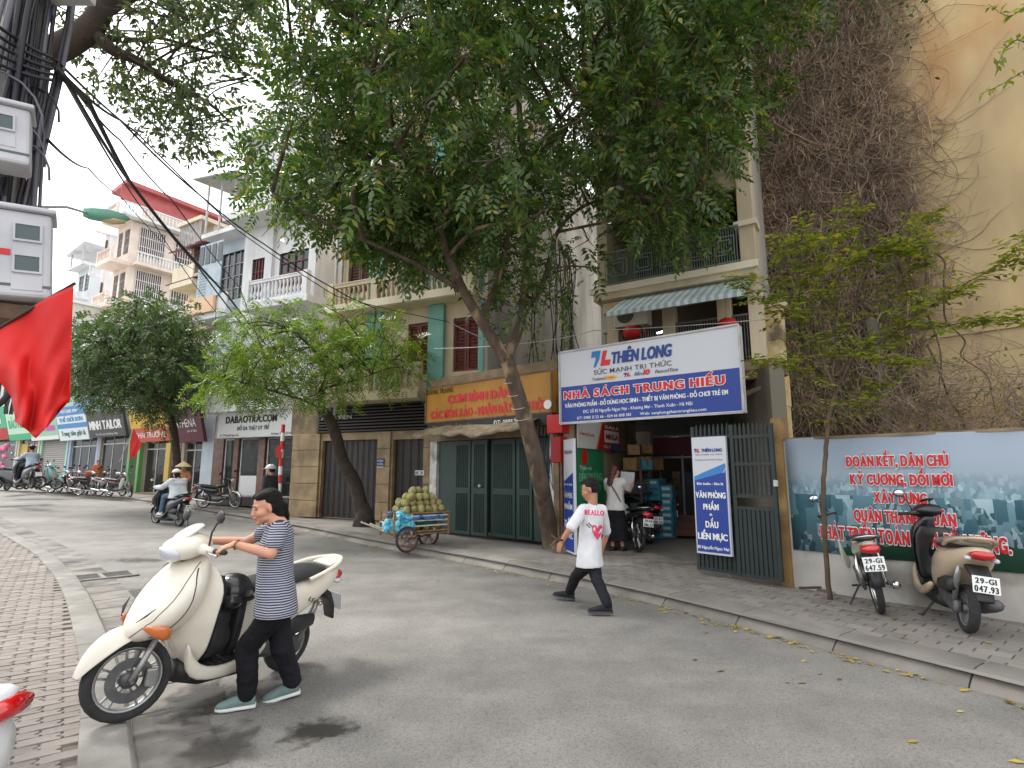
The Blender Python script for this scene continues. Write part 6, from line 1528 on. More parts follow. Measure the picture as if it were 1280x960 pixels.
# thicker old stems on the lower wall
q = M()
for k in range(26):
    s = rb.uniform(-.1, sR_*.9); z = rb.uniform(3.5, 7.5); P = [Vector((s, -.25, z))]
    for i in range(9): s += rb.normal(0, .13); z -= rb.uniform(.3, .6); P.append(Vector((s, -.2-rb.uniform(0, .4), max(z, .2))))
    limb(q, P, .022, .012, 5)
for k in range(9):
    s = -.2+rb.uniform(0, 1.8); P = [Vector((s, -.3, 16))]; z = 16
    for i in range(12): s += rb.normal(0, .25); z -= 1.1; P.append(Vector((s, -.2-rb.uniform(0, .4), z)))
    limb(q, P, .03, .015, 5)
q.build('old_stems', MATS['bark'], cr, sm=True, fix=False)
# ---- shrub tangle behind the wall top, far right
sh = FW.root('climbing_shrub', 'tangled shrub of thin stems spreading behind the top of the banner wall at right', 'shrub', d=1.0)
def zs(n, rng):
    s = rng.uniform(FW.s(1110, 500), 9, n); z = 1.6+np.abs(rng.normal(0, .9, n)); z = np.minimum(z, 3.4); return s, z, rng.uniform(.05, .8, n), rng.uniform(.6, 1.8, n), rng.choice([-1.3, 1.3], n)
quads_mesh('stems', strands(1500, zs, rb, FW, 9, (.004, .009)), vine_b, sh)
debris(1500, zs, (.05, .1), G_yel, 'foliage', sh, rb, .5)
# ---- creeper on the bare side wall between the houses
cv = FB.root('wall_creeper', 'yellow-green creeper trailing down the bare cement wall beside the bookshop house', 'creeper', s=sR)
ry = rb.uniform(2.5, 8.5, 2200); rz = rb.uniform(2.5, 10, 2200); k = np.sin(ry*2.3)+np.sin(rz*.6) > -.3
bq = np.stack([rb.uniform(.03, .35, 2200), ry, rz], 1)[k]; n_ = len(bq)
LL_ = rb.uniform(.08, .16, n_); quads_mesh('foliage', leaflets(bq, rb.normal(0, 1, (n_, 3))+V3([.3, 0, -.5]), rb.normal(0, .6, (n_, 3))+V3([1, 0, .5]), LL_, LL_*.5), G_yel, cv)
q = M()
for k in range(18):
    y = rb.uniform(2.8, 8.3); P = [Vector((.06, y, 10))]; z = 10
    for i in range(8): y += rb.normal(0, .25); z -= 1.05; P.append(Vector((.06+rb.uniform(0, .2), y, z)))
    limb(q, P, .022, .012, 5)
q.build('stems', bark_d, cv, sm=True, fix=False)
# ================================================================ two-wheelers
rubber = mat('tyre rubber', (.022, .022, .023), (.035, .034, .033), scale=20, rough=.85, bump=.3, bscale=90)
alu = mat('cast alloy', srgb(170, 170, 168), srgb(140, 140, 138), scale=9, rough=.35, metal=.6)
chrome = mat('chrome', srgb(200, 200, 200), rough=.15, metal=1.)
blkp = mat('black fairing plastic', (.018, .018, .02), (.03, .03, .03), scale=8, rough=.5, bump=.1)
engm = mat('engine metal', (.09, .09, .095), (.15, .15, .15), scale=10, rough=.5, metal=.5)
seatm = mat('seat vinyl', (.022, .023, .027), (.032, .033, .036), scale=12, rough=.55, bump=.2)
amber = mat('amber lens', srgb(206, 112, 50), rough=.15, coat=1)
redlens = mat('red lens', srgb(190, 18, 22), rough=.15, coat=1.)
clearl = mat('clear lens', srgb(196, 200, 206), rough=.08, coat=1.)
mirg = mat('mirror glass', srgb(210, 214, 220), rough=.05, metal=1.)
seamm = plain('seam shadow line', (96, 88, 78), .6)
def evbvh(o):
    from mathutils.bvhtree import BVHTree
    bpy.context.view_layer.update(); dg = bpy.context.evaluated_depsgraph_get(); me = o.evaluated_get(dg).to_mesh(); return BVHTree.FromPolygons([v.co.copy() for v in me.vertices], [tuple(p.vertices) for p in me.polygons])
def paint(name, c): return mat(name, srgb(*c), tuple(x*.93 for x in srgb(*c)), scale=3, rough=.34, coat=.45, mixlo=.3, mixhi=.7, c3=tuple(x*.8 for x in srgb(*c)), scale3=2.2, lo3=.58, hi3=.8, bump=.03, bscale=5)
def steerT(deg, head=(1.03, 0, .78), rake=27):
    a = Vector((-math.sin(math.radians(rake)), 0, math.cos(math.radians(rake)))); h = Vector(head)
    return Matrix.Translation(h) @ Matrix.Rotation(math.radians(deg), 4, a) @ Matrix.Translation(-h)
def xf(q, T): q.v = [tuple(T @ Vector(v)) for v in q.v]; return q
def wheel(par, c, R_, w, T, spokes='cast', rimm=None, nm='wheel', n=28, disc=True):
    rimm = rimm or alu; cx, cy, cz = c
    root = bpy.data.objects.new(nm, None); COL.objects.link(root); root.parent = par; root['label'] = 'wheel'; del root['label']
    prof = [(R_-w*1.25, -w*.62), (R_-w*.7, -w*.92), (R_-w*.2, -w*.72), (R_-.002, -w*.3), (R_, 0), (R_-.002, w*.3), (R_-w*.2, w*.72), (R_-w*.7, w*.92), (R_-w*1.25, w*.62)]
    q = M(); q.lathe([(r, h) for r, h in prof], c, 'y', n, closed=True); xf(q, T).build('tyre', rubber, root, sm=True)
    ri = R_-w*1.15
    q = M(); q.lathe([(ri+.004, -w*.6), (ri-.012, -w*.62), (ri-.02, -w*.35), (ri-.022, w*.35), (ri-.012, w*.62), (ri+.004, w*.6)], c, 'y', n, closed=True); xf(q, T).build('rim', rimm, root, sm=True)
    q = M()
    if spokes == 'cast':
        for k in range(5):
            a = 2*PI*k/5+.3; d = Vector((math.cos(a), 0, math.sin(a))); e = Vector((-d.z, 0, d.x)); p0 = Vector(c)
            for s in (-1, 1): q.beam(p0+d*.035+e*s*.012, p0+d*(ri-.015)+e*s*.028, w*.5, .012, e)
    else:
        for k in range(28):
            a = 2*PI*k/28; b_ = a+(.35 if k % 2 else -.35); s = (-1, 1)[(k//2) % 2]
            q.tube([Vector(c)+Vector((.035*math.cos(b_), s*.03, .035*math.sin(b_))), Vector(c)+Vector(((ri-.01)*math.cos(a), 0, (ri-.01)*math.sin(a)))], .0022, 4, cap=False)
    o = xf(q, T).build('spokes', rimm, root); o['kind'] = 'stuff'
    q = M(); q.lathe([(.02, -w*1.1), (.05, -w*.8), (.05, w*.8), (.02, w*1.1)], c, 'y', 16); xf(q, T).build('hub', engm, root, sm=True)
    if disc:
        q = M(); q.lathe([(ri*.38, w*.95), (ri*.68, w*.95), (ri*.68, w*.95+.004), (ri*.38, w*.95+.004)], c, 'y', 24, closed=True); xf(q, T).build('brake_disc', engm, root)
    return root
def plate(par, lines, c, T, w=.19, h=.14, rx=0., bg=None):
    """rear number plate facing backwards (-x)"""
    root = bpy.data.objects.new('number_plate', None); COL.objects.link(root); root.parent = par
    root.location = c; root.rotation_euler = (rx, 0, -PI/2)
    q = M(); q.box(-w/2, w/2, -.004, 0, -h/2, h/2); q.build('panel', whitem, root, bevel=.002)
    if len(lines) == 2:
        text(lines[0], -w*.38, w*.38, h*.07, h*.33, root, blackm, d=.006, bold=.035, track=.17); text(lines[1], -w*.43, w*.43, -h*.42, h*.37, root, blackm, d=.006, bold=.035, track=.15)
    return root
def handgrips(par, T, z, y, x, mir=True, mz=.2, mirface=True, levers=True):
    for s in (-1, 1):
        q = M(); q.tube([(x+.06, s*.06, z-.01), (x+.02, s*.16, z+.005), (x-.02, s*y, z)], .011, 8); xf(q, T).build('handlebar', blkp, par, sm=True)
        q = M(); q.tube([(x-.0, s*(y-.11), z+.002), (x-.02, s*y, z), (x-.023, s*(y+.012), z)], [.017, .017, .012], 10); xf(q, T).build('grip', rubber, par, sm=True)
        if levers: q = M(); q.tube([(x+.045, s*(y-.13), z), (x+.05, s*(y-.07), z-.012), (x+.035, s*(y-.0), z-.02), (x+.03, s*(y+.01), z-.02)], [.007, .007, .006, .009], 6); xf(q, T).build('brake_lever', chrome, par, sm=True)
        if mir:
            q = M(); q.tube([(x+.03, s*(y-.15), z+.02), (x+.04, s*(y-.11), z+mz*.6), (x+.03, s*(y-.05), z+mz)], .006, 6); xf(q, T).build('mirror_stem', blkp, par, sm=True)
            q = M(); q.ell((x+.03, s*(y-.03), z+mz+.02), (.018, .06, .042), 14, 8); xf(q, T).build('mirror', blkp, par, sm=True)
            q = M(); q.ell((x+.022, s*(y-.03), z+mz+.02), (.013, .053, .036), 14, 8); xf(q, T).build('mirror_glass', mirg, par, sm=True)
def scooter(name, label, loc, yaw, body, pitch=0., roll=0., steer=0., group=None, platelines=None, inner=None, rail=None, mir=True, sub=2, badge=None, tail='lead', zscale=1., accent=None, backlight=None, stand=True):
    inner = inner or blkp
    o = thing(name, label, 'scooter', loc, 0, group); o.rotation_euler = (Matrix.Rotation(yaw, 3, 'Z') @ Matrix.Rotation(-pitch, 3, 'Y') @ Matrix.Rotation(roll, 3, 'X')).to_euler()
    T = steerT(steer); I = Matrix.Identity(4)
    wheel(o, (0, 0, .215), .215, .048, I, disc=False); fw = (1.275, 0, .24); wheel(o, fw, .24, .046, T)
    # fork, caliper
    for s in (-1, 1):
        q = M(); q.tube([(1.275, s*.082, .24), (1.235, s*.082, .33), (1.165, s*.07, .5)], [.017, .019, .019], 10); xf(q, T).build('fork_leg', alu, o, sm=True)
    q = M(); q.box(1.14, 1.2, .062, .1, .2, .3, Matrix.Rotation(0, 4, 'Z')); xf(q, T).build('brake_caliper', alu, o, bevel=.008)
    q = M(); q.tube([(1.275, -.1, .24), (1.275, .11, .24)], .012, 8); xf(q, T).build('axle', engm, o)
    # front fender
    q = M(); secs = []
    for k in range(15):
        f = k/14; th = math.radians(8+f*140); R_ = .262+.045*math.sin(PI*f)**1.5+.02*(1-f); hw = .022+.062*math.sin(PI*min(1, f*1.15+.08))**.7; drop = .10*math.sin(PI*min(1, f*1.2+.05)); row = []
        for j in range(11):
            u = -1+2*j/10; rr = R_-drop*abs(u)**2.4; row.append((1.275+rr*math.cos(th), hw*u*(1 if abs(u) < .99 else 1), .24+rr*math.sin(th)))
        secs.append(row)
    for r_ in secs: q.v += r_
    q.f = [(i*11+j, i*11+j+1, (i+1)*11+j+1, (i+1)*11+j) for i in range(14) for j in range(10)]
    xf(q, T).build('front_fender', body, o, sm=True, solid=-.004, sub=1)
    # front cover (nose) - pointed shield between wheel and handlebar
    q = M(); secs = []
    for z, xf_, xb, hw, e in ((.475, 1.27, 1.06, .045, 2), (.50, 1.345, 1.03, .10, 2.), (.55, 1.375, 1.01, .155, 2), (.62, 1.35, 1.0, .195, 2), (.70, 1.305, .99, .215, 2), (.78, 1.25, .985, .215, 2.1), (.86, 1.19, .98, .19, 2.2), (.93, 1.125, .975, .14, 2.3), (.96, 1.09, .98, .10, 2.3)):
        row = []
        for j in range(20):
            a = 2*PI*j/20; ca, sa = math.cos(a), math.sin(a); cx = (xf_+xb)/2; hx = (xf_-xb)/2
            px_ = cx+hx*(math.copysign(abs(ca)**(1.0 if ca > 0 else .5), ca)); row.append((px_, hw*math.copysign(abs(sa)**(1.15 if ca > 0 else .7), sa), z+.03*(px_-cx)/max(hx, .01)*(-1)))
        secs.append(row)
    q.loft(secs); q.build('front_cover', body, o, sm=True, sub=1)
    if badge: bvh = evbvh([c for c in bpy.data.objects if c.parent == o and c.name.startswith('front_cover')][0])
    for s in ((-1, 1) if badge else ()):
        q = M(); q.tube(smooth_path([(1.05, s*.10, .955), (1.15, s*.15, .86), (1.24, s*.175, .75), (1.31, s*.16, .65), (1.352, s*.105, .56), (1.345, s*.03, .50)], 5, bvh), .0035, 5); q.build('panel_seam', seamm, o, sm=True)
        q = M(); q.tube(smooth_path([(1.085, s*.14, .93), (1.11, s*.185, .80), (1.14, s*.2, .66), (1.2, s*.17, .545), (1.27, s*.1, .50)], 5, bvh), .0045, 5); q.build('panel_gap', blkp, o, sm=True)
    for s in (-1, 1):
        q = M(); q.tube([(1.36, s*.075, .60), (1.335, s*.115, .645), (1.30, s*.138, .69)], [.003, .010, .003], 6, flat=.6); q.build('air_slit', blkp, o, sm=True)
        q = M(); q.loft([sec('x', x, (s*y, z), a_, b__, 10, 2) for x, y, z, a_, b__ in ((1.335, .118, .575, .006, .008), (1.29, .158, .56, .014, .032), (1.24, .182, .548, .014, .045), (1.20, .19, .54, .008, .03))]); q.build('indicator', amber, o, sm=True)
    # leg shield with wings down to the floor
    q = M(); rows = []
    for z, xc, hw, wing in ((.93, 1.0, .12, .02), (.86, 1.0, .19, .035), (.76, 1.02, .235, .05), (.66, 1.05, .228, .06), (.56, 1.07, .222, .07), (.46, 1.06, .20, .07), (.38, 1.03, .19, .055), (.32, 1.0, .15, .04), (.27, .96, .12, .02)):
        rows.append([(xc-wing*2.2*abs(u)**2+.02*(1-abs(u)), hw*u, z) for u in [-1+2*j/14 for j in range(15)]])
    for r_ in rows: q.v += r_
    q.f = [(i*15+j, i*15+j+1, (i+1)*15+j+1, (i+1)*15+j) for i in range(8) for j in range(14)]
    q.build('leg_shield', body, o, sm=True, solid=.012, sub=1)
    q = M()
    q.v = [(x-.022 if abs(y) < .9 else x, y*.9, z) for (x, y, z) in q.v]
    for r_ in rows[1:-1]: q.v += [(x-.03, y*.9, z) for (x, y, z) in r_]
    q.f = [(i*15+j, i*15+j+1, (i+1)*15+j+1, (i+1)*15+j) for i in range(6) for j in range(14)]
    q.build('inner_shield', inner, o, sm=True, solid=.02)
    # side sills (body colour) and black mat
    for s in (-1, 1):
        q = M(); q.loft([sec('x', x, (s*y, z), .03, h_, 10) for x, y, z, h_ in ((1.045, .165, .43, .03), (1.02, .172, .33, .075), (.94, .182, .245, .05), (.8, .185, .215, .04), (.62, .19, .225, .045), (.48, .185, .28, .05), (.4, .17, .34, .03))]); q.build('side_sill', body, o, sm=True, sub=1)
    q = M(); q.box(.52, .96, -.17, .17, .2, .252); q.build('floorboard', blkp, o, bevel=.01)
    q = M()
    for k in range(7): q.box(.56+k*.055, .585+k*.055, -.15, .15, .252, .262)
    o2 = q.build('floor_ribs', rubber, o); o2['kind'] = 'stuff'
    q = M(); q.loft([sec('x', x, (0, z), hw, hh, 12) for x, z, hw, hh in ((1.0, .24, .1, .08), (.85, .17, .14, .05), (.55, .17, .15, .05), (.4, .2, .12, .08))]); q.build('under_tray', blkp, o, sm=True)
    # handlebar cowl with headlight
    q = M(); secs = [sec('x', x, (0, z), hw, hh, 18, e, skew=.25) for x, z, hw, hh, e in ((1.205, .985, .06, .03, 2), (1.19, .99, .12, .055, 2.2), (1.14, 1.0, .165, .075, 2.3), (1.08, 1.02, .185, .085, 2.3), (1.02, 1.04, .175, .08, 2.3), (.965, 1.05, .14, .055, 2.2), (.93, 1.045, .08, .03, 2))]
    q.loft(secs); xf(q, T).build('handlebar_cowl', body, o, sm=True, sub=1)
    q = M(); q.loft([sec('x', x, (0, z), hw, hh, 14, 2) for x, z, hw, hh in ((1.17, 1.045, .05, .01), (1.13, 1.075, .12, .03), (1.07, 1.12, .12, .035), (1.02, 1.155, .10, .022), (.99, 1.165, .06, .008))]); xf(q, T).build('visor', body, o, sm=True, sub=1)
    q = M(); q.loft([sec('x', x, (0, z), hw, hh, 18, 2.2, skew=.35) for x, z, hw, hh in ((1.222, .965, .05, .025), (1.21, .97, .11, .05), (1.17, .975, .145, .06), (1.13, .98, .15, .055))]); xf(q, T).build('headlight', clearl, o, sm=True, sub=1)
    for s in (-1, 1):
        q = M(); q.loft([sec('y', s*y, (x, z), hx, hz, 10) for y, x, z, hx, hz in ((.1, 1.05, 1.02, .05, .05), (.19, 1.02, 1.01, .035, .035), (.245, .985, 1.0, .022, .022))]); xf(q, T).build('cowl_arm', body, o, sm=True, sub=1)
    handgrips(o, T, 1.0, .35, .975, mir)
    q = M(); q.tube([(1.03, 0, .99), (1.08, 0, .87), (1.13, 0, .7)], .04, 10); xf(q, T).build('steering_column', blkp, o, sm=True)
    # rear body
    q = M(); secs = [sec('x', x, (0, z), hw, hh, 18, 2.6) for x, z, hw, hh in ((.64, .44, .09, .16), (.60, .46, .135, .21), (.48, .49, .165, .235), (.32, .535, .185, .205), (.15, .58, .19, .165), (-.02, .635, .18, .125), (-.18, .69, .15, .095), (-.3, .735, .105, .07), (-.385, .765, .055, .04))]
    q.loft(secs); q.build('rear_body', body, o, sm=True, sub=1)
    q = M(); q.loft([sec('x', x, (0, z), hw, hh, 14, 2.6) for x, z, hw, hh in ((.655, .42, .08, .17), (.645, .45, .12, .22), (.60, .47, .125, .235), (.56, .47, .12, .23))]); q.build('seat_front_panel', inner, o, sm=True, sub=1)
    # seat
    q = M(); q.loft([sec('x', x, (0, z), hw, hh, 16, 2.4) for x, z, hw, hh in ((.63, .705, .05, .025), (.59, .72, .10, .04), (.45, .735, .135, .045), (.28, .74, .15, .045), (.16, .765, .155, .05), (0, .79, .145, .045), (-.14, .80, .12, .035), (-.2, .80, .07, .018))]); q.build('seat', seatm, o, sm=True, sub=1)
    # grab rail
    q = M(); q.tube(smooth_path([(.08, .165, .76), (-.05, .17, .80), (-.22, .14, .845), (-.36, .06, .875), (-.385, 0, .88), (-.36, -.06, .875), (-.22, -.14, .845), (-.05, -.17, .80), (.08, -.165, .76)], 4), .02, 8, flat=.7); q.build('grab_rail', rail or body, o, sm=True)
    q = M(); q.loft([sec('x', x, (0, z), hw, .014, 10) for x, z, hw in ((-.19, .83, .1), (-.3, .855, .09), (-.38, .875, .05))]); q.build('rail_plate', rail or body, o, sm=True)
    # tail lamp, indicators
    q = M(); q.loft([sec('x', x, (0, z), hw, hh, 12, 2.2) for x, z, hw, hh in ((-.30, .725, .1, .045), (-.37, .735, .095, .04), (-.405, .745, .07, .028))]); q.build('tail_light', redlens, o, sm=True)
    for s in (-1, 1): q = M(); q.ell((-.33, s*.10, .70), (.05, .03, .022), 10, 6); q.build('rear_indicator', clearl, o, sm=True)
    # rear fender with plate
    q = M(); q.loft([sec('x', x, (0, z), hw, hh, 10, 3) for x, z, hw, hh in ((-.2, .62, .09, .05), (-.32, .56, .08, .04), (-.39, .47, .07, .03), (-.43, .36, .06, .012))]); q.build('rear_fender', blkp, o, sm=True)
    plate(o, platelines or (), (-.44, 0, .50), I, rx=math.radians(-14))
    # engine, transmission, muffler
    q = M(); q.loft([sec('x', x, (.085, z), .035, hh, 12) for x, z, hh in ((.48, .28, .05), (.36, .27, .085), (.15, .25, .07), (0, .225, .085), (-.06, .22, .05))]); q.build('transmission', engm, o, sm=True, sub=1)
    q = M(); q.loft([sec('x', x, (0, z), .09, hh, 12) for x, z, hh in ((.52, .32, .07), (.4, .34, .11), (.25, .38, .1), (.15, .42, .06))]); q.build('engine', engm, o, sm=True)
    q = M(); q.tube([(.45, -.08, .2), (.3, -.12, .17), (.15, -.135, .2)], .016, 8); q.tube([(.16, -.135, .2), (.12, -.14, .22), (-.12, -.15, .29), (-.2, -.15, .31), (-.22, -.15, .315)], [.03, .05, .055, .05, .03], 14); q.build('exhaust', engm, o, sm=True)
    q = M(); q.tube([(.12, -.195, .235), (-.16, -.205, .31)], .02, 8, flat=.4); q.build('heat_shield', alu, o, sm=True)
    q = M(); q.tube([(0, .1, .25), (-.1, .11, .5), (-.13, .1, .62)], [.02, .026, .02], 8); q.build('rear_shock', alu, o, sm=True)
    q = M(); q.loft([sec('x', x, (.13, z), .03, hh, 10) for x, z, hh in ((.3, .38, .05), (.1, .4, .075), (-.08, .42, .05))]); q.build('air_box', blkp, o, sm=True)
    if stand:
        q = M(); q.tube([(.45, .12, .2), (.38, .25, .03), (.42, .27, .02)], .01, 6); q.build('side_stand', blkp, o, sm=True)
    if badge:
        V_ = text(badge, 0, .17, 0, .035, o, mat('badge gold', srgb(90, 74, 50), rough=.4), d=0, bold=.03, track=.16, shear=.2, name='badge'); V_.location = (.07, .19, .60); V_.rotation_euler = (math.radians(-8), math.radians(22), PI)
    return o
def underbone(name, label, loc, yaw, body, shieldm=None, steer=0., roll=0., group=None, platelines=(), seatc=None, naked=False, mir=True, basket=False):
    o = thing(name, label, 'motorbike', loc, 0, group); o.rotation_euler = (Matrix.Rotation(yaw, 3, 'Z') @ Matrix.Rotation(roll, 3, 'X')).to_euler()
    T = steerT(steer, (.98, 0, .8)); I = Matrix.Identity(4); shieldm = shieldm or body
    wheel(o, (0, 0, .285), .285, .038, I, 'wire', disc=False, rimm=chrome); wheel(o, (1.23, 0, .285), .285, .034, T, 'wire', rimm=chrome, disc=False)
    for s in (-1, 1):
        q = M(); q.tube([(1.23, s*.07, .285), (1.13, s*.07, .5), (1.02, s*.06, .78)], [.017, .019, .02], 8); xf(q, T).build('fork_leg', alu, o, sm=True)
        q = M(); q.tube([(0, s*.1, .29), (.06, s*.11, .45), (.08, s*.1, .6)], [.022, .028, .02], 8); q.build('rear_shock', chrome, o, sm=True)
    q = M(); rows = []
    for k in range(12):
        th = math.radians(15+k*125/11); R_ = .315; hw = .05
        rows.append([(1.23+(R_-.04*abs(u)**2)*math.cos(th), hw*u, .285+(R_-.04*abs(u)**2)*math.sin(th)) for u in (-1, -.6, 0, .6, 1)])
    for r_ in rows: q.v += r_
    q.f = [(i*5+j, i*5+j+1, (i+1)*5+j+1, (i+1)*5+j) for i in range(11) for j in range(4)]
    xf(q, T).build('front_fender', body if not naked else chrome, o, sm=True, solid=-.006)
    q = M(); q.loft([sec('x', x, (0, z), hw, hh, 12, 2.2) for x, z, hw, hh in ((1.17, .94, .05, .04), (1.14, .95, .09, .075), (1.04, .97, .11, .08), (.95, .99, .08, .05))]); xf(q, T).build('handlebar_cowl', body if not naked else blkp, o, sm=True, sub=1)
    q = M(); q.ell((1.16, 0, .945), (.04, .075, .06), 14, 8); xf(q, T).build('headlight', clearl, o, sm=True)
    handgrips(o, T, .99, .34, .93, mir, .2)
    q = M(); q.tube([(1.0, 0, .9), (.93, 0, .62), (.78, 0, .5), (.5, 0, .42), (.25, 0, .5), (-.1, 0, .6)], [.03, .035, .04, .04, .04, .02], 8); q.build('frame', blkp, o, sm=True)
    if not naked:
        for s in (-1, 1):
            q = M(); q.v = [(1.06, s*.09, .86), (.98, s*.17, .80), (.92, s*.2, .62), (.86, s*.19, .42), (.80, s*.15, .30), (.9, s*.1, .36), (1.0, s*.06, .55), (1.05, s*.05, .72)]; q.f = [(0, 1, 7), (1, 2, 6, 7), (2, 3, 5, 6), (3, 4, 5)]; q.build('leg_shield', shieldm, o, sm=True, solid=.015, sub=1)
        q = M(); q.loft([sec('x', x, (0, z), .05, hh, 10) for x, z, hh in ((1.03, .78, .06), (.95, .68, .07), (.8, .56, .06), (.6, .55, .06), (.5, .6, .07))]); q.build('front_body', body, o, sm=True, sub=1)
    else:
        q = M(); q.loft([sec('x', x, (0, z), hw, hh, 12) for x, z, hw, hh in ((.93, .78, .05, .04), (.85, .78, .12, .085), (.65, .76, .13, .09), (.5, .72, .08, .05))]); q.build('fuel_tank', body, o, sm=True, sub=1)
    q = M(); q.loft([sec('x', x, (0, z), hw, hh, 12, 2.4) for x, z, hw, hh in ((.6, .57, .04, .05), (.5, .58, .1, .1), (.3, .6, .12, .1), (.05, .66, .115, .075), (-.2, .71, .09, .05), (-.36, .74, .05, .03))]); q.build('rear_body', body, o, sm=True, sub=1)
    q = M(); q.loft([sec('x', x, (0, z), hw, hh, 12, 2.4) for x, z, hw, hh in ((.58, .70, .04, .02), (.5, .72, .1, .035), (.25, .735, .125, .04), (0, .77, .125, .04), (-.2, .78, .1, .03), (-.27, .78, .05, .012))]); q.build('seat', seatc or seatm, o, sm=True, sub=1)
    q = M(); q.tube([(.0, .13, .74), (-.28, .12, .80), (-.38, 0, .82), (-.28, -.12, .80), (0, -.13, .74)], .011, 6); q.build('grab_rail', chrome, o, sm=True)
    q = M(); q.loft([sec('x', x, (0, z), hw, hh, 12, 2.2) for x, z, hw, hh in ((-.28, .70, .09, .04), (-.38, .69, .09, .045), (-.42, .69, .05, .03))]); q.build('tail_light', redlens, o, sm=True)
    q = M(); rows = []
    for k in range(9):
        th = math.radians(70+k*105/8); R_ = .33; rows.append([((R_-.03*abs(u)**2)*math.cos(th), .055*u, .285+(R_-.03*abs(u)**2)*math.sin(th)) for u in (-1, -.5, 0, .5, 1)])
    for r_ in rows: q.v += r_
    q.f = [(i*5+j, i*5+j+1, (i+1)*5+j+1, (i+1)*5+j) for i in range(8) for j in range(4)]; q.build('rear_fender', blkp, o, sm=True, solid=-.006)
    plate(o, platelines, (-.40, 0, .55), I, rx=math.radians(-12))
    q = M(); q.loft([sec('x', x, (0, z), .1, hh, 12) for x, z, hh in ((.8, .34, .05), (.7, .34, .08), (.5, .32, .1), (.38, .33, .07))]); q.tube([(.75, 0, .33), (.86, 0, .34), (.92, 0, .345)], [.06, .058, .05], 10); q.build('engine', engm, o, sm=True)
    q = M(); q.tube([(.85, -.05, .28), (.7, -.12, .2), (.4, -.14, .22), (.2, -.15, .25)], .017, 8); q.tube([(.22, -.15, .25), (.15, -.15, .26), (-.25, -.16, .32), (-.3, -.16, .33)], [.03, .042, .042, .03], 12); q.build('exhaust', chrome, o, sm=True)
    q = M(); q.box(-.05, .5, .075, .11, .24, .34); q.build('chain_case', blkp, o, bevel=.02)
    q = M(); q.tube([(.5, .17, .2), (.5, -.17, .2)], .012, 6); q.build('foot_pegs', rubber, o); q = M(); q.tube([(.42, .1, .22), (.36, .24, .02)], .01, 6); q.build('side_stand', blkp, o)
    if basket:
        q = M()
        for k in range(6): z = .62+k*.04; q.tube([(1.1, -.14, z), (1.3, -.14, z), (1.3, .14, z), (1.1, .14, z), (1.1, -.14, z)], .004, 4)
        q.build('basket', chrome, o)
    return o
cream_p = paint('cream paint', (232, 224, 208)); white_p = paint('white paint gloss', (226, 228, 230)); red_p = paint('red paint', (176, 26, 34)); black_p = paint('black paint', (26, 26, 30)); maroon_p = paint('maroon paint', (84, 34, 36)); silver_p = paint('silver paint', (150, 154, 160)); bronze_p = paint('champagne paint', (196, 176, 150)); grey_p = paint('grey paint', (86, 90, 98)); teal_p = paint('pale teal paint', (140, 176, 176)); olive_p = paint('beige shield paint', (176, 172, 152)); blue_p = paint('blue paint', (40, 56, 96))
# the woman's scooter
hero = scooter('scooter', 'cream scooter being pushed up the near kerb by the woman in the striped shirt', (-1.89, 4.83, 0), math.radians(-115), cream_p, pitch=.075, steer=-20, badge='LEAD', platelines=('29-K1', '268.35'), stand=False, roll=math.radians(-9))
hero.location = (-1.87, 4.80, -.002)
# bags hung in front of the seat
bagm = mat('black nylon', (.018, .018, .02), (.035, .035, .037), scale=14, rough=.6, bump=.4, bscale=25)
def world_of(o, p): return o.matrix_basis @ Vector(p)
for lab, c, r in (('black half-helmet with visor hanging over the front of the cream scooter seat', (.70, .05, .72), (.13, .14, .115)), ('black nylon bag resting on the cream scooter floorboard', (.78, .02, .40), (.15, .13, .14))):
    w = world_of(hero, c); b_ = thing('helmet' if 'helmet' in lab else 'bag', lab, 'helmet' if 'helmet' in lab else 'bag', w, math.radians(-115))
    q = M()
    if 'helmet' in lab:
        q.ell((0, 0, 0), r, 16, 10); q.ell((.05, .02, -.06), (.09, .12, .07), 12, 8); remeshed(q, 'shell', mat('helmet black', (.02, .02, .022), rough=.3, coat=.5), b_, .008)
        v = M(); v.lathe([(.128, -.05), (.15, -.07), (.152, -.066), (.13, -.045)], (0, 0, 0), 'z', 20, closed=True); v.build('rim', blackm, b_, sm=True)
    else:
        q.ell((0, 0, 0), r, 14, 10); q.ell((-.04, .03, .13), (.09, .09, .1), 12, 8); q.ell((.05, -.02, -.07), (.14, .12, .07), 12, 8); remeshed(q, 'body', bagm, b_, .01, 2)
        v = M(); v.tube([(-.03, .03, .2), (-.06, .05, .28), (-.08, .0, .32), (-.1, -.04, .25)], .01, 6); v.build('strap', bagm, b_, sm=True)
        v = M(); v.ell((.09, .09, .03), (.012, .018, .01), 8, 6); v.build('clip', steel, b_, sm=True)
# bikes by the banner wall
p = gnd(1107, 770, .13)
bk = underbone('motorbike', 'small motorbike with pale leg shields parked beside the sapling, plate 29-G1 647.59', (p.x, p.y, p.z), math.radians(65), olive_p, steer=14, roll=math.radians(-7), platelines=('29-G1', '647.59'))
bk.location = (p.x+.02, p.y+.1, p.z)
p = gnd(1221, 795, .13)
sc2 = scooter('scooter', 'champagne scooter with black apron parked by the banner wall, plate 29-G1 047.93', (p.x, p.y, p.z), math.radians(67), bronze_p, steer=12, roll=math.radians(6), platelines=('29-G1', '047.93'), inner=blkp)
sc2.location = (p.x-.0, p.y+.1, p.z)
for c in bpy.data.objects:
    if c.parent == sc2 and c.name.split('.')[0] in ('leg_shield', 'front_cover', 'handlebar_cowl', 'front_fender', 'visor', 'cowl_arm'):
        c.data.materials.clear(); c.data.materials.append(black_p)
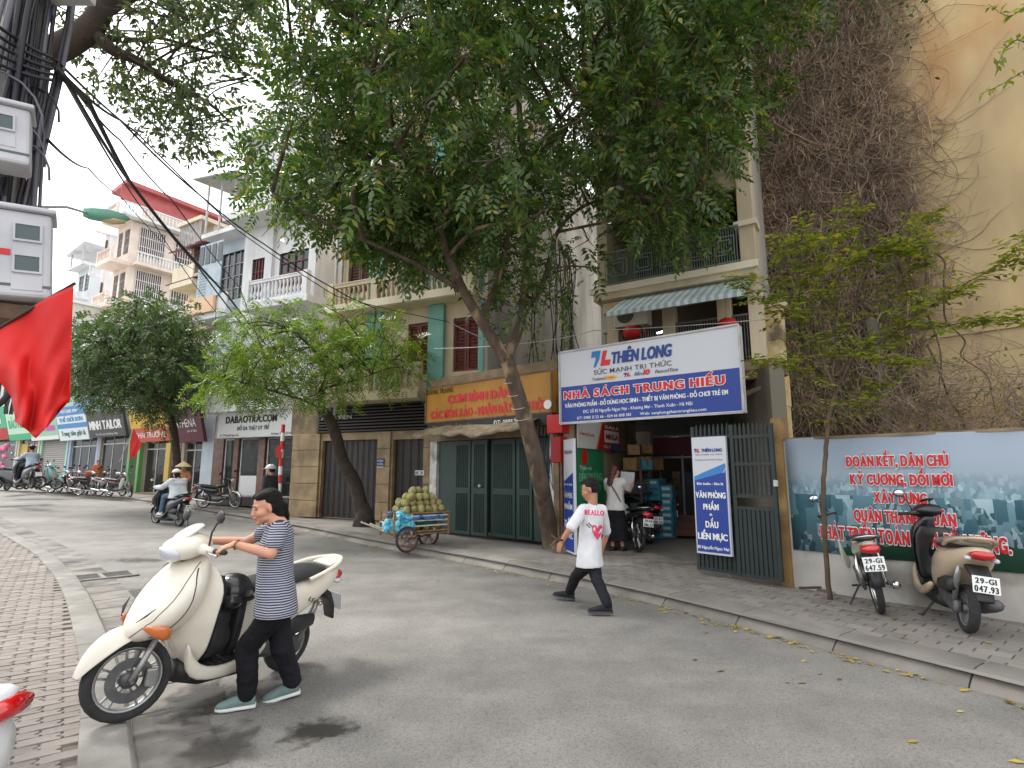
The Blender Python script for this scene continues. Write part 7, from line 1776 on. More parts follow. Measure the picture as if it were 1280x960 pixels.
# cover on its seat
q = M(); q.loft([sec('x', x, (0, z), hw, hh, 14, 2.4) for x, z, hw, hh in ((.6, .74, .08, .03), (.4, .765, .15, .045), (.1, .80, .17, .05), (-.15, .82, .14, .04), (-.24, .82, .08, .02))]); sco = q.build('seat_cover', mat('clear seat cover', srgb(150, 148, 136), srgb(120, 118, 106), scale=9, rough=.3, bump=.5, bscale=30), sc2, sm=True)
# bikes in the yard
for (px, py, yaw, fn, lab, col, kw) in (
    (797, 690, 100, 'u', 'tall black and white motorbike with grey rear plate nearest the woman in the yard', black_p, dict(shieldm=white_p, platelines=('29-H1', '386.52'), roll=.1, steer=-15)),
    (812, 680, 96, 's', 'black scooter squeezed between the white-panelled motorbike and the blue boxes', black_p, dict(platelines=('29-X5', '118.26'), roll=.08)),
    (838, 668, 82, 's', 'maroon and black scooter parked in front of the bookshop steps', maroon_p, dict(platelines=('29-M1', '072.64'), roll=.06, steer=20))):
    p = gnd(px, py, .125)
    (underbone if fn == 'u' else scooter)('motorbike' if fn == 'u' else 'scooter', lab, (p.x, p.y, p.z), math.radians(yaw), col, group='bikes parked in the bookshop yard', **kw)
# street rider's scooter
p = gnd(224, 658)
rs = scooter('scooter', 'black and silver scooter ridden away along the road by the rider in the pale jacket', (p.x, p.y, p.z), math.radians(147), black_p, platelines=('29-L1', '534.78'), stand=False)
RS = rs
# naked black motorbike outside the white shop house
p = gnd(254, 635, .13); underbone('motorbike', 'black motorbike parked on the pavement before the white shop house', (p.x, p.y, p.z), math.radians(-12), black_p, naked=True, steer=-8, roll=.08)
# row of parked bikes on the left
row = [(136, 621, -20, maroon_p, 'maroon and white motorbike at the right end of the parked row', white_p, 'u'), (124, 620, -14, silver_p, 'silver motorbike second from the right in the parked row', blkp, 'u'),
       (98, 619, 8, black_p, 'black motorbike with a brown bag on its seat in the parked row', None, 'u'), (108, 618, -40, grey_p, 'grey motorbike with dark shields third from the right in the parked row', blkp, 'u'), (64, 616, -16, grey_p, 'grey motorbike with black shields in the middle of the parked row', blkp, 'u'), (74, 615, -22, blue_p, 'blue motorbike with white shields behind the grey one in the parked row', white_p, 'u'),
       (86, 616, -30, red_p, 'red motorbike half hidden in the parked row', blkp, 'u'), (56, 614, 30, olive_p, 'beige motorbike behind the standing rider', None, 'u'), (8, 613, 100, maroon_p, 'dark red scooter at the far left end of the parked row', None, 's'), (24, 612, 20, teal_p, 'teal and white scooter left of the standing rider', None, 's'), (-6, 612, 60, silver_p, 'silver scooter cut by the left edge of the parked row', None, 's')]
for px, py, yaw, col, lab, sh_, kd in row:
    p = gnd(px, py, .12)
    if kd == 'u': underbone('motorbike', lab, (p.x, p.y, p.z), math.radians(yaw), col, shieldm=sh_, steer=random.uniform(-20, 20), roll=.1, group='motorbikes parked along the far shops')
    else: scooter('scooter', lab, (p.x, p.y, p.z), math.radians(yaw), col, steer=random.uniform(-20, 20), roll=.08, group='motorbikes parked along the far shops')
p = gnd(98, 619, .12); q = M(); q.ell((0, 0, 0), (.26, .18, .16), 12, 8); bg_ = thing('bag', 'brown bag lying on the seat of a black parked motorbike', 'bag', (p.x+.35, p.y+.05, p.z+.92)); remeshed(q, 'body', plain('brown bag', (150, 80, 56), .8), bg_, .02, 2)
p = gnd(39, 611); DR = scooter('scooter', 'dark scooter ridden by the distant rider in a pale shirt', (p.x, p.y, p.z), math.radians(150), grey_p, stand=False)
# tail of a red and white scooter at the bottom left corner
cs = scooter('scooter', 'white and red scooter whose tail just enters the bottom left corner', (-2.04, 1.93, .07), math.radians(180), white_p, platelines=(), rail=white_p)
cs.rotation_euler = (0, 0, math.radians(190))
for c in children(cs):
    if c.name.split('.')[0] in ('grab_rail', 'rail_plate', 'number_plate', 'rear_fender'):
        for d in children(c): bpy.data.objects.remove(d)
        bpy.data.objects.remove(c)
q = M(); q.loft([sec('x', x, (0, z), hw, hh, 14, 2.6) for x, z, hw, hh in ((.1, .55, .17, .2), (-.15, .58, .16, .17), (-.3, .60, .125, .13), (-.38, .61, .08, .09))]); q.build('tail_cowl', white_p, cs, sm=True, sub=1)
q = M(); q.tube(smooth_path([(-.05, .168, .60), (-.2, .15, .63), (-.28, .13, .60), (-.2, .152, .575), (-.05, .17, .56)], 4), .008, 6); q.build('intake_edge', blkp, cs, sm=True)
# ================================================================ people
def skinmat(name, c): return mat(name, srgb(*c), tuple(x*.9 for x in srgb(*c)), scale=14, rough=.55, bump=.08, bscale=60)
skin_w = skinmat('skin warm', (206, 150, 122)); skin_m = skinmat('skin tan', (176, 124, 96))
hairm = mat('black hair', (.004, .0035, .0035), (.012, .009, .008), scale=34, rough=.5, stretch=(7, 7, 1), spec=.3, bump=.9, bscale=30)
def basis(f):
    F = Vector(f).normalized(); U_ = Vector((0, 0, 1)); L = U_.cross(F); L.normalize(); return F, L, F.cross(L)
def cone(m, a, b, ra, rb, n=12, k=1.0):
    a, b = Vector(a), Vector(b); m.ell(a, ra*.99, n, 8); m.ell(b, rb*.99, n, 8); m.tube([a, a.lerp(b, .33), a.lerp(b, .66), b], [ra, (ra*.67+rb*.33)*k, (ra*.33+rb*.67)*k, rb], n)
def oriented(F, L, U_): return Matrix((F, L, U_)).transposed()
def hand(m, w, d, pn, side, s=1., curl=.9, thumb=1.):
    """palm and five fingers from wrist w along d; pn = palm-facing normal; side = direction of the thumb"""
    d = Vector(d).normalized(); pn = Vector(pn); pn = (pn-d*pn.dot(d)).normalized(); t = Vector(side); t = (t-d*t.dot(d)-pn*t.dot(pn)).normalized()
    R_ = oriented(d, t, pn); m.ell(w+d*.045*s, (.05*s, .038*s, .016*s), 10, 6, R_); m.ell(w+d*.015*s, (.03*s, .026*s, .019*s), 8, 6, R_)
    for i, (off_, ln, r) in enumerate(((.028, .92, .0082), (.01, 1., .0085), (-.008, .95, .0082), (-.026, .76, .0072))):
        p = w+d*(.082-.004*abs(i-1.2))*s+t*off_*s; a = curl*.35; pts_ = [w+d*.05*s+t*off_*.8*s, p]
        dd = d.copy()
        for L_ in (.034, .024, .019):
            dd = (d*math.cos(a)+pn*math.sin(a)); p = p+dd*L_*ln*s; pts_.append(p.copy()); a += curl*(.75+.06*i)
        m.tube(pts_, [r*s, r*s*1.05, r*s, r*s*.93, r*s*.75], 8)
    b0 = w+d*.022*s+t*.022*s; b1 = b0+(d*.55+t*.75+pn*.25).normalized()*.036*s; b2 = b1+(d*.85+t*(.25)+pn*.5*curl).normalized()*.03*s; b3 = b2+(d*.8-t*.1+pn*.7*curl).normalized()*.022*s
    m.tube([b0-t*.01*s, b1, b2, b3], [.013*s, .0105*s, .0095*s, .0075*s], 8)
def head(m, c, F, L, U_, s=1., jaw=1.):
    R_ = oriented(F, L, U_)
    def E(f, l, u, r, n=12): m.ell(c+(F*f+L*l+U_*u)*s, tuple(x*s for x in r), n, 8, R_)
    E(-.012, 0, .03, (.094, .076, .088), 16); E(.03, 0, -.012, (.062, .062, .075), 14); E(.038, 0, -.055, (.050*jaw, .05*jaw, .05)); E(.066, 0, -.088, (.024, .024, .02)); E(.02, .0, -.07, (.05, .053*jaw, .03))
    for sg in (-1, 1):
        E(.050, sg*.036, -.026, (.036, .028, .030)); E(-.002, sg*.076, -.005, (.016, .009, .03), 8); E(.07, sg*.024, .026, (.016, .026, .012), 8); E(.083, sg*.012, -.034, (.011, .009, .008), 8)
    m.tube([c+(F*.084+U_*.018)*s, c+(F*.093-U_*.010)*s, c+(F*.102-U_*.027)*s, c+(F*.088-U_*.036)*s], [.008*s, .0105*s, .0135*s, .010*s], 8)
    E(.088, 0, -.054, (.011, .024, .0062), 10); E(.085, 0, -.066, (.012, .02, .0075), 10)
def face(par, c, F, L, U_, s=1., closed=False):
    R_ = oriented(F, L, U_)
    for sg in (-1, 1):
        q = M(); q.ell(c+(F*.081+L*sg*.031+U_*.008)*s, (.009*s, .0155*s, .0038*s if closed else .0062*s), 10, 6, R_); q.build('eye', plain('eye dark', (24, 18, 16), .3) if closed else plain('eye white', (220, 214, 208), .3), par, sm=True)
        if not closed: q = M(); q.ell(c+(F*.087+L*sg*.031+U_*.008)*s, (.006*s, .0062*s, .006*s), 8, 6, R_); q.build('pupil', plain('eye dark', (24, 18, 16), .3), par, sm=True)
        q = M(); q.tube([c+(F*.089+L*sg*.014+U_*.026)*s, c+(F*.091+L*sg*.032+U_*.033)*s, c+(F*.078+L*sg*.052+U_*.026)*s], [.003*s, .0042*s, .002*s], 6, flat=.7); q.build('eyebrow', hairm, par, sm=True)
    q = M(); q.tube([c+(F*.078+L*.030-U_*.050)*s, c+(F*.094+L*.016-U_*.057)*s, c+(F*.0985-U_*.0585)*s, c+(F*.094-L*.016-U_*.057)*s, c+(F*.078-L*.030-U_*.050)*s], [.002*s, .0045*s, .006*s, .0045*s, .002*s], 8); q.build('lips', plain('lips', (170, 92, 84), .45), par, sm=True)
def oring(c, A_, B_, a, b, n=20, e=2.3): return [Vector(c)+A_*(a*math.copysign(abs(math.cos(t))**(2/e), math.cos(t)))+B_*(b*math.copysign(abs(math.sin(t))**(2/e), math.sin(t))) for t in [2*PI*k/n for k in range(n)]]
def shoe(par, heel, d, m_up, m_sole, L=.25, w=.046, tip=0., high=.06, name='shoe', ankle=None):
    d = Vector(d); dh = Vector((d.x, d.y, 0)).normalized(); s = Vector((-dh.y, dh.x, 0)); d = (dh*math.cos(tip)-Vector((0, 0, 1))*math.sin(tip)); u = s.cross(d)*-1
    if u.z < 0: u = -u
    root = bpy.data.objects.new(name, None); COL.objects.link(root); root.parent = par
    h = Vector(heel); prof = ((0, .55, .9), (.03, .8, 1.), (.25, .86, 1.), (.5, .88, .88), (.7, 1.02, .62), (.87, .9, .45), (.97, .55, .3), (1.0, .2, .12))
    q = M(); q.loft([oring(h+d*(f*L)+u*(.014+high*k*.5), s, u, w*ww, high*k*.5+.004, 14, 2.2) for f, ww, k in prof]); q.build('upper', m_up, root, sm=True, sub=1)
    q = M(); q.loft([oring(h+d*(f*L-.003)+u*.008, s, u, w*ww*1.09+.002, .011, 14, 5) for f, ww, k in ((-.015, .5, 1),)+tuple(prof[1:-1])+((1.015, .25, 1),)]); q.build('sole', m_sole, root, sm=True)
    return root
def figure(name, label, loc, J, ff, hf, skin, top, bottom, h=1.6, sleeve=.5, topm_extra=None, handspec=None, voxel=.009, hair='short', shoes=None, cat='person', group=None, waist=0., tuck=0., baggy=1., bulk=1., skirt=False, eyes_closed=False, facef=True, trouser_w=1., belly=0., hscale=1., wrinkle=.006, topname='shirt', botname='trousers'):
    o = thing(name, label, cat, loc, 0, group); o0 = Vector(loc); P = {k: Vector(v)-o0 for k, v in J.items() if k[:3] not in ('toe', 'tip')}
    F, L, U_ = basis(ff); k = h/1.6; HF = Vector(hf).normalized(); HL = Vector((0, 0, 1)).cross(HF).normalized(); HU = HF.cross(HL)
    m = M(); hs = k*hscale
    head(m, P['head'], HF, HL, HU, hs); nb = (P['shL']+P['shR'])/2
    cone(m, P['head']-HU*.06*k-HF*.015*k, nb+U_*.03*k, .052*k, .06*k)
    m.loft([oring(nb-U_*.03*k, L, F, .15*k, .075*k), oring(nb.lerp(P['pelvis'], .5), L, F, .12*k, .08*k), oring(P['pelvis'], L, F, .12*k, .085*k)])
    for s_ in 'LR':
        cone(m, P['sh'+s_], P['el'+s_], .047*k*bulk, .038*k*bulk, k=1.03); cone(m, P['el'+s_], P['wr'+s_], .038*k*bulk, .025*k*bulk, k=1.08)
        cone(m, nb, P['sh'+s_], .06*k, .05*k)
        cone(m, P['hp'+s_], P['kn'+s_], .075*k, .05*k); cone(m, P['kn'+s_], P['an'+s_], .05*k, .035*k)
        if handspec and s_ in handspec:
            d, pn, sd_, cu = handspec[s_]; hand(m, P['wr'+s_], d, pn, sd_, k*1.02, cu)
        else:
            d = (P['wr'+s_]-P['el'+s_]).normalized(); hand(m, P['wr'+s_], d, L*(-1 if s_ == 'L' else 1), F, k, .5)
        fd = Vector((J.get('toe'+s_, ff))).normalized(); m.ell(P['an'+s_]+fd*.045*k-Vector((0, 0, .045*k)), (.085*k, .026*k, .02*k), 10, 6, oriented(fd, Vector((0, 0, 1)).cross(fd).normalized(), Vector((0, 0, 1))))
    remeshed(m, 'body', skin, o, voxel, 3)
    if facef: face(o, P['head'], HF, HL, HU, hs, eyes_closed)
    # top
    m = M(); pel = P['pelvis']+U_*waist*k; ch = nb-U_*.12*k; mid = nb.lerp(pel, .62)
    w_ = bulk*baggy; wl = max(w_, .97)
    m.loft([oring(nb+U_*.052*k-F*.005, L, F, .068*k, .06*k, 20, 2), oring(nb+U_*.035*k, L, F, .085*k, .066*k, 20, 2), oring(nb+U_*.012*k, L, F, .145*k, .085*k, 20, 2.2), oring(nb-U_*.04*k, L, F, .175*k*w_, .108*k*w_), oring(ch+F*.012, L, F, .172*k*w_, .122*k*w_), oring(mid+F*(.01+belly), L, F, .158*k*w_, .12*k*w_+belly), oring(pel+F*belly*.8, L, F, .178*k*wl, .136*k*wl+belly), oring(pel-U_*.07*k, L, F, .19*k*wl, .148*k*wl+belly*.5), oring(pel-U_*.10*k, L, F, .19*k*wl, .148*k*wl)])
    for s_ in 'LR':
        e = P['sh'+s_].lerp(P['el'+s_], min(sleeve, 1.)); cone(m, P['sh'+s_], e, .066*k*w_, (.066 if sleeve < 1 else .055)*k*w_); cone(m, nb, P['sh'+s_], .07*k, .066*k*w_)
        if sleeve > 1: cone(m, e, P['el'+s_].lerp(P['wr'+s_], sleeve-1), .055*k*w_, .04*k*w_)
    remeshed(m, topname, top, o, voxel, 3, wr=wrinkle*.8, wf=(8, 8, 9))
    # bottom
    m = M()
    if skirt: m.loft([oring(pel+U_*.02, L, F, .13*k, .10*k), oring(pel-U_*.12*k, L, F, .17*k, .13*k), oring(P['knL'].lerp(P['knR'], .5), L, F, .20*k, .16*k), oring(P['anL'].lerp(P['anR'], .5)+U_*.12*k, L, F, .20*k, .17*k)])
    else:
        pv = P['pelvis']; m.loft([oring(pv+U_*.06*k, L, F, .14*k, .105*k), oring(pv-U_*.04*k, L, F, .155*k, .118*k), oring(pv-U_*.12*k, L, F, .148*k, .110*k)])
        for s_ in 'LR':
            cone(m, P['hp'+s_], P['kn'+s_], .086*k, .066*k*trouser_w); cone(m, P['kn'+s_], P['an'+s_]+Vector((0, 0, .02*k)), .068*k*trouser_w, .056*k*trouser_w)
    remeshed(m, botname, bottom, o, voxel, 4, wr=wrinkle*1.15, wf=(9, 9, 15))
    # hair
    m = M(); R_ = oriented(HF, HL, HU); c = P['head']
    def E(f, l, u, r): m.ell(c+(HF*f+HL*l+HU*u)*k, tuple(x*k for x in r), 14, 8, R_)
    if hair == 'bun':
        E(-.032, 0, .045, (.090, .084, .088)); E(-.058, 0, .0, (.066, .086, .085)); E(.004, .03, .085, (.072, .045, .036)); E(.004, -.03, .085, (.072, .045, .036)); E(-.115, 0, -.03, (.035, .045, .04)); E(-.125, 0, -.085, (.022, .03, .06)); E(-.065, 0, -.06, (.05, .078, .062)); E(-.028, 0, .0, (.055, .087, .05)); E(-.075, 0, -.1, (.036, .06, .04))
    elif hair == 'short':
        E(-.026, 0, .048, (.092*hscale, .082*hscale, .086*hscale)); E(-.045, 0, .0, (.064*hscale, .081*hscale, .06)); E(.03, 0, .09*hscale, (.055, .058, .035))
    elif hair == 'long':
        E(-.022, 0, .045, (.094, .085, .085)); E(-.05, 0, -.02, (.07, .086, .09)); E(-.07, 0, -.12, (.05, .085, .10)); E(-.07, 0, -.22, (.04, .08, .09))
    if hair: remeshed(m, 'hair', hairm, o, voxel*.8, 2)
    # shoes
    for s_ in 'LR':
        if shoes:
            up, sole, Lh = shoes; fd = Vector((J.get('toe'+s_, ff))); tip = J.get('tip'+s_, (0,))[0]; dh = Vector((fd.x, fd.y, 0)).normalized()
            hl = P['an'+s_]-dh*.055*k; hl.z = P['an'+s_].z-.075*k; shoe(o, hl, fd, up, sole, Lh*k, .045*k, tip, .075)
    return o
def fabric(name, c, bump=.3, c2=None): return mat(name, srgb(*c), srgb(*c2) if c2 else tuple(x*.85 for x in srgb(*c)), scale=5, rough=.9, bump=.9, bscale=8)
def stripes_mat():
    m = bpy.data.materials.new('striped jersey'); m.use_nodes = True; n = m.node_tree.nodes; l = m.node_tree.links; b = n['Principled BSDF']; b.inputs['Roughness'].default_value = .9
    tc = n.new('ShaderNodeTexCoord'); sx = n.new('ShaderNodeSeparateXYZ'); l.new(tc.outputs['Object'], sx.inputs[0])
    ns = n.new('ShaderNodeTexNoise'); ns.inputs['Scale'].default_value = 5; l.new(tc.outputs['Object'], ns.inputs[0])
    a = n.new('ShaderNodeMath'); a.operation = 'MULTIPLY_ADD'; a.inputs[1].default_value = .028; l.new(ns.outputs[0], a.inputs[0]); l.new(sx.outputs['Z'], a.inputs[2])
    f = n.new('ShaderNodeMath'); f.operation = 'MULTIPLY'; f.inputs[1].default_value = 64; l.new(a.outputs[0], f.inputs[0]); g = n.new('ShaderNodeMath'); g.operation = 'FRACT'; l.new(f.outputs[0], g.inputs[0])
    h = n.new('ShaderNodeMath'); h.operation = 'GREATER_THAN'; h.inputs[1].default_value = .42; l.new(g.outputs[0], h.inputs[0])
    x = n.new('ShaderNodeMix'); x.data_type = 'RGBA'; x.inputs[6].default_value = (*srgb(178, 180, 190), 1); x.inputs[7].default_value = (*srgb(50, 54, 74), 1); l.new(h.outputs[0], x.inputs[0]); l.new(x.outputs[2], b.inputs['Base Color'])
    return m
trous = mat('black trousers', (.008, .008, .011), (.016, .016, .021), scale=4, rough=.85, spec=.25, bump=.5, bscale=9, stretch=(1, 1, .5))
# ---- the woman pushing the cream scooter
Yw = 3.93
W = lambda px, py, Y: at(px, py, Y)
ff = (math.cos(math.radians(-158)), math.sin(math.radians(-158)), 0); Lw = Vector((0, 0, 1)).cross(Vector(ff)).normalized()
sh = W(349, 660, 4.0); pv = W(346, 748, 4.0)
J = dict(head=W(333, 634, 3.98), shL=sh+Lw*.15-Vector((0, 0, .01)), shR=sh-Lw*.16, pelvis=pv, hpL=pv+Lw*.085-Vector((0, 0, .06)), hpR=pv-Lw*.085-Vector((0, 0, .06)))
J['elL'] = W(357, 696, 3.78); J['wrL'] = W(310, 694, 3.74); J['elR'] = W(322, 690, 4.22); J['wrR'] = W(292, 676, 4.2)
aL = gnd(300, 886); aR = gnd(372, 874)
J['anL'] = W(309, 868, aL.y); J['anR'] = W(365, 859, aR.y+.03); J['anL'].z = .085; J['anR'].z = .10
J['knL'] = W(315, 808, (aL.y+4.0)/2-.0)+Vector(ff)*.03; J['knR'] = W(352, 808, (aR.y+4.0)/2)
J['kn'+'L'] += Vector((0, 0, .0)); J['toeL'] = Vector(ff); J['toeR'] = Vector((ff[0], ff[1]-.0, 0)).normalized(); J['tipR'] = (.16,)
bpy.context.view_layer.update()
TH = hero.matrix_basis @ steerT(-20); GL_ = TH @ Vector((.958, .30, 1.0)); GR_ = TH @ Vector((.958, -.30, 1.0)); bar_ = (GL_-GR_).normalized(); up_ = Vector((0, 0, 1)); fw_ = bar_.cross(up_).normalized()
if fw_.dot(Vector(ff)) < 0: fw_ = -fw_
dL = (fw_*.92-up_*.25+bar_*-.15).normalized(); pL = (-up_*.97-fw_*.2).normalized(); dR = (fw_*.9-up_*.2+bar_*.3).normalized()
J['wrL'] = GL_-dL*.082-pL*.024; J['wrR'] = GR_-dR*.082-pL*.024
J['elL'] = (J['shL']+J['wrL'])/2+Vector((.115, -.03, -.10)); J['elR'] = (J['shR']+J['wrR'])/2+Vector((.03, .06, -.07))
o_w = Vector((pv.x, pv.y, 0))
wom = figure('person', 'woman in a striped T-shirt, black trousers and slip-on shoes pushing the cream scooter', o_w, J, ff, (ff[0]+.12, ff[1]-.30, -.26), skin_w, stripes_mat(), trous, 1.56, .5, voxel=.005, hair='bun', wrinkle=.005,
    handspec={'L': (dL, pL, -bar_, 1.5), 'R': (dR, pL, bar_, 1.5)}, shoes=(fabric('slip-on grey green', (118, 138, 136), .3), plain('shoe sole white', (214, 216, 212), .7), .25), bulk=.95, belly=.006, eyes_closed=True, trouser_w=1.12)
# hair slide, bracelet
P_ = J['wrL']-o_w; q = M(); d_ = (J['wrL']-J['elL']).normalized(); u_ = d_.orthogonal().normalized(); v_ = d_.cross(u_); c0 = P_-d_*.015
q.tube([c0+(u_*math.cos(a)+v_*math.sin(a))*.031 for a in [2*PI*k/16 for k in range(17)]], .004, 5, cap=False); q.build('bracelet', plain('red brown beads', (120, 50, 40), .4), wom, sm=True)
# ---- the man walking away in the white T-shirt
f1 = gnd(706, 751); f2 = gnd(757, 770)
md = Vector((-.80, .60, 0)).normalized(); Lm = Vector((0, 0, 1)).cross(md)
mY = (f1.y+f2.y)/2
sh = W(743, 640, mY); pv = W(737, 700, mY)
J = dict(head=W(738, 612, mY), shL=W(729, 637, mY-.11), shR=W(752, 637, mY+.10), pelvis=pv, hpL=pv+Lm*.08-Vector((0, 0, .05)), hpR=pv-Lm*.08-Vector((0, 0, .05)))
J['elL'] = W(712, 662, mY-.2); J['wrL'] = W(702, 677, mY-.18); J['elR'] = W(758, 668, mY+.3); J['wrR'] = W(752, 688, mY+.3)
J['anL'] = W(712, 739, f1.y); J['anR'] = W(759, 752, f2.y)
J['knL'] = W(720, 720, (f1.y+mY)/2+.0); J['knR'] = W(746, 724, (f2.y+mY)/2)
J['anL'].z = .10; J['anR'].z = .11; J['toeL'] = Vector((-.93, .3, 0)); J['toeR'] = Vector((-1, .1, 0)); J['tipR'] = (.0,); J['tipL'] = (-.12,)
o_m = Vector((pv.x, pv.y, 0)); tee = mat('white T-shirt', srgb(226, 226, 228), srgb(206, 206, 210), scale=4, rough=.9, bump=.5, bscale=9)
man = figure('person', 'man in a baggy white T-shirt with pink print striding across the road', o_m, J, md, (-.93, .22, -.30), skin_m, tee, trous, 1.62, .85, voxel=.0085, hair='short', shoes=(fabric('black trainers', (34, 34, 38), .3), plain('trainer sole', (58, 60, 66), .7), .27), baggy=.97, waist=.03, hscale=1.1, trouser_w=.95,
    handspec={'L': ((-.35, .05, -.9), (.6, .5, 0), (-.7, .6, .1), .7)})
# print wrapped on the back of the shirt: lay it just outside the cloth by ray casting
def stick(body, par, items, o_, depth):
    dg = bpy.context.evaluated_depsgraph_get(); ob = [c for c in bpy.data.objects if c.parent == par and c.name.startswith(body)][0]; me = ob.data
    from mathutils.bvhtree import BVHTree
    tr = BVHTree.FromPolygons([v.co.copy() for v in me.vertices], [tuple(p.vertices) for p in me.polygons])
    return tr
tree_ = stick('shirt', man, None, None, 0)
def cast(px, py, off_=.004, tr=tree_, o_=o_m):
    r = Vector(ray(px, py)).normalized(); h_ = tr.ray_cast(Vector((0, 0, EYE))-o_, r)
    return None if h_[0] is None else h_[0]+h_[1]*off_*(1 if h_[1].dot(r) < 0 else -1)
def stuck(V, Fc, m_, name, fx, off_=.004):
    pts_ = [cast(*fx(v[0], v[1]), off_) for v in V]; fs = [f for f in Fc if all(pts_[i] is not None for i in f)]
    q = M(); q.add([p if p is not None else Vector((0, 0, 0)) for p in pts_], fs); return q.build(name, m_, man, fix=False)
pinkm = plain('print pink', (236, 70, 120), .8); 
Vt, Ft, wt = layout('REALLO', .05, .1)
stuck(Vt, Ft, pinkm, 'lettering', lambda x, y: (731+24*x/wt, 643-y*8.5+1.5*(x/wt)))
hv = [(0, -1), (.55, -.45), (1, .1), (1.02, .55), (.75, .9), (.35, .85), (0, .5), (-.35, .85), (-.75, .9), (-1.02, .55), (-1, .1), (-.55, -.45)]
def dense(poly, n=4):
    out = []
    for i in range(len(poly)):
        a, b_ = poly[i], poly[(i+1) % len(poly)]
        out += [(a[0]+(b_[0]-a[0])*k/n, a[1]+(b_[1]-a[1])*k/n) for k in range(n)]
    return out
hd = dense(hv); stuck([(0, 0)]+hd, [(0, 1+k, 1+(k+1) % len(hd)) for k in range(len(hd))], pinkm, 'heart_print', lambda x, y: (746.5+6.5*x, 665-10*y), .005)
for (x0, y0, x1, y1) in ((733, 655, 738, 660), (735.5, 653.5, 740.5, 658.5)): stuck(bar2(x0, y0, x1, y1, 1.2), [(0, 1, 2, 3)], blackm, 'stroke_print', lambda x, y: (x, y))
for (x0, y0, x1, y1) in ((743, 668, 750, 668), (746, 662, 749, 664)): stuck(bar2(x0, y0, x1, y1, 1.), [(0, 1, 2, 3)], redl, 'heart_lines', lambda x, y: (x, y), .009)
q = M(); c0 = J['wrL']-o_m+Vector((.005, 0, .02)); q.lathe([(.03, -.012), (.033, 0), (.03, .012)], c0, 'z', 14, closed=False); q.build('wristband', blackm, man, sm=True)
# ---- woman in the white blouse in the yard
g = gnd(771, 689, .12); gY = g.y; V_ = lambda dx, z, dy=0: Vector((g.x+dx, gY+dy, g.z+z)); fd = Vector((.45, .9, 0)).normalized(); Lp = Vector((0, 0, 1)).cross(fd)
def stand(g, fd, h, arms='down', lean=0.):
    L_ = Vector((0, 0, 1)).cross(fd); k = h/1.6; Z = lambda z: g+Vector((0, 0, z*k)); J = dict(head=Z(1.48)+fd*.02*k, shL=Z(1.30)+L_*.165*k, shR=Z(1.30)-L_*.165*k, pelvis=Z(.86), hpL=Z(.80)+L_*.08*k, hpR=Z(.80)-L_*.08*k, knL=Z(.44)+L_*.08*k+fd*.02, knR=Z(.44)-L_*.08*k, anL=Z(.075)+L_*.08*k, anR=Z(.075)-L_*.09*k+fd*.06)
    for s_, sg in (('L', 1), ('R', -1)):
        if arms == 'down': J['el'+s_] = J['sh'+s_]+L_*sg*.05*k-Vector((0, 0, .28*k)); J['wr'+s_] = J['el'+s_]+fd*.06*k-Vector((0, 0, .23*k))
        elif arms == 'front': J['el'+s_] = J['sh'+s_]+L_*sg*.06*k-Vector((0, 0, .24*k))+fd*.05*k; J['wr'+s_] = J['el'+s_]+fd*.2*k+Vector((0, 0, .08*k))-L_*sg*.05*k
        elif arms == 'up': J['el'+s_] = J['sh'+s_]+fd*.16*k-Vector((0, 0, .18*k))+L_*sg*.06; J['wr'+s_] = J['el'+s_]+fd*.18*k+Vector((0, 0, .12*k))
        J['toe'+s_] = fd
    return J
sk = skin_w
J = stand(g, Vector((.55, .83, 0)).normalized(), 1.56, 'up')
wy = figure('person', 'woman in a white blouse and long black skirt reading a paper in the bookshop yard', g, J, Vector((.55, .83, 0)), (.8, .5, -.3), sk, fabric('white blouse', (214, 210, 206)), trous, 1.56, .7, voxel=.012, hair='long', skirt=True, shoes=(fabric('dark sandals', (60, 40, 36)), blackm, .24), topname='blouse', botname='skirt')
for c in children(wy):
    if c.name.startswith('hair'): c.data.materials.clear(); c.data.materials.append(mat('brown hair', srgb(96, 56, 44), srgb(66, 38, 30), scale=30, rough=.5, stretch=(6, 6, 1)))
q = M(); a = J['shL']-g+Vector((0, -.11, .03)); b_ = J['hpR']-g+Vector((0, -.14, .12)); q.tube([a, (a+b_)/2+Vector((0, -.05, 0)), b_], .01, 5); q.build('bag_strap', blackm, wy)
pp = thing('paper', 'white paper held up by the woman in the yard', 'paper', (J['wrR']+J['wrL'])/2+Vector((.1, .05, .1))); q = M(); q.add([(-.13, 0, -.12), (.15, .05, -.15), (.18, .05, .12), (-.1, 0, .14)], [(0, 1, 2, 3)]); q.build('sheet', plain('paper white', (220, 220, 224), .8), pp, solid=.002)
# ---- rider on the black scooter
def seated(sc, h=1.6, lean=.1, face_=None, reach=(.93, .30, 1.0), feet=None):
    T = sc.matrix_basis; k = h/1.6; X = lambda x, y, z: T @ Vector((x, y, z))
    J = dict(head=X(.30+lean, 0, 1.37*k+.02), shL=X(.22+lean*.7, .17, 1.19), shR=X(.22+lean*.7, -.17, 1.19), pelvis=X(.18, 0, .84), hpL=X(.22, .09, .82), hpR=X(.22, -.09, .82), knL=X(.62, .15, .78), knR=X(.62, -.15, .78), anL=X(.72, .15, .36), anR=X(.72, -.15, .36))
    for s_, sg in (('L', 1), ('R', -1)): J['el'+s_] = X(.48+lean*.5, sg*.28, 1.02); J['wr'+s_] = X(.82, sg*.31, 1.03); J['toe'+s_] = (X(1, 0, 0)-X(0, 0, 0))
    f = (X(1, 0, 0)-X(0, 0, 0)); f.z = 0; return J, f.normalized()
bpy.context.view_layer.update()
J, f_ = seated(RS); org = RS.matrix_basis @ Vector((.2, 0, 0))
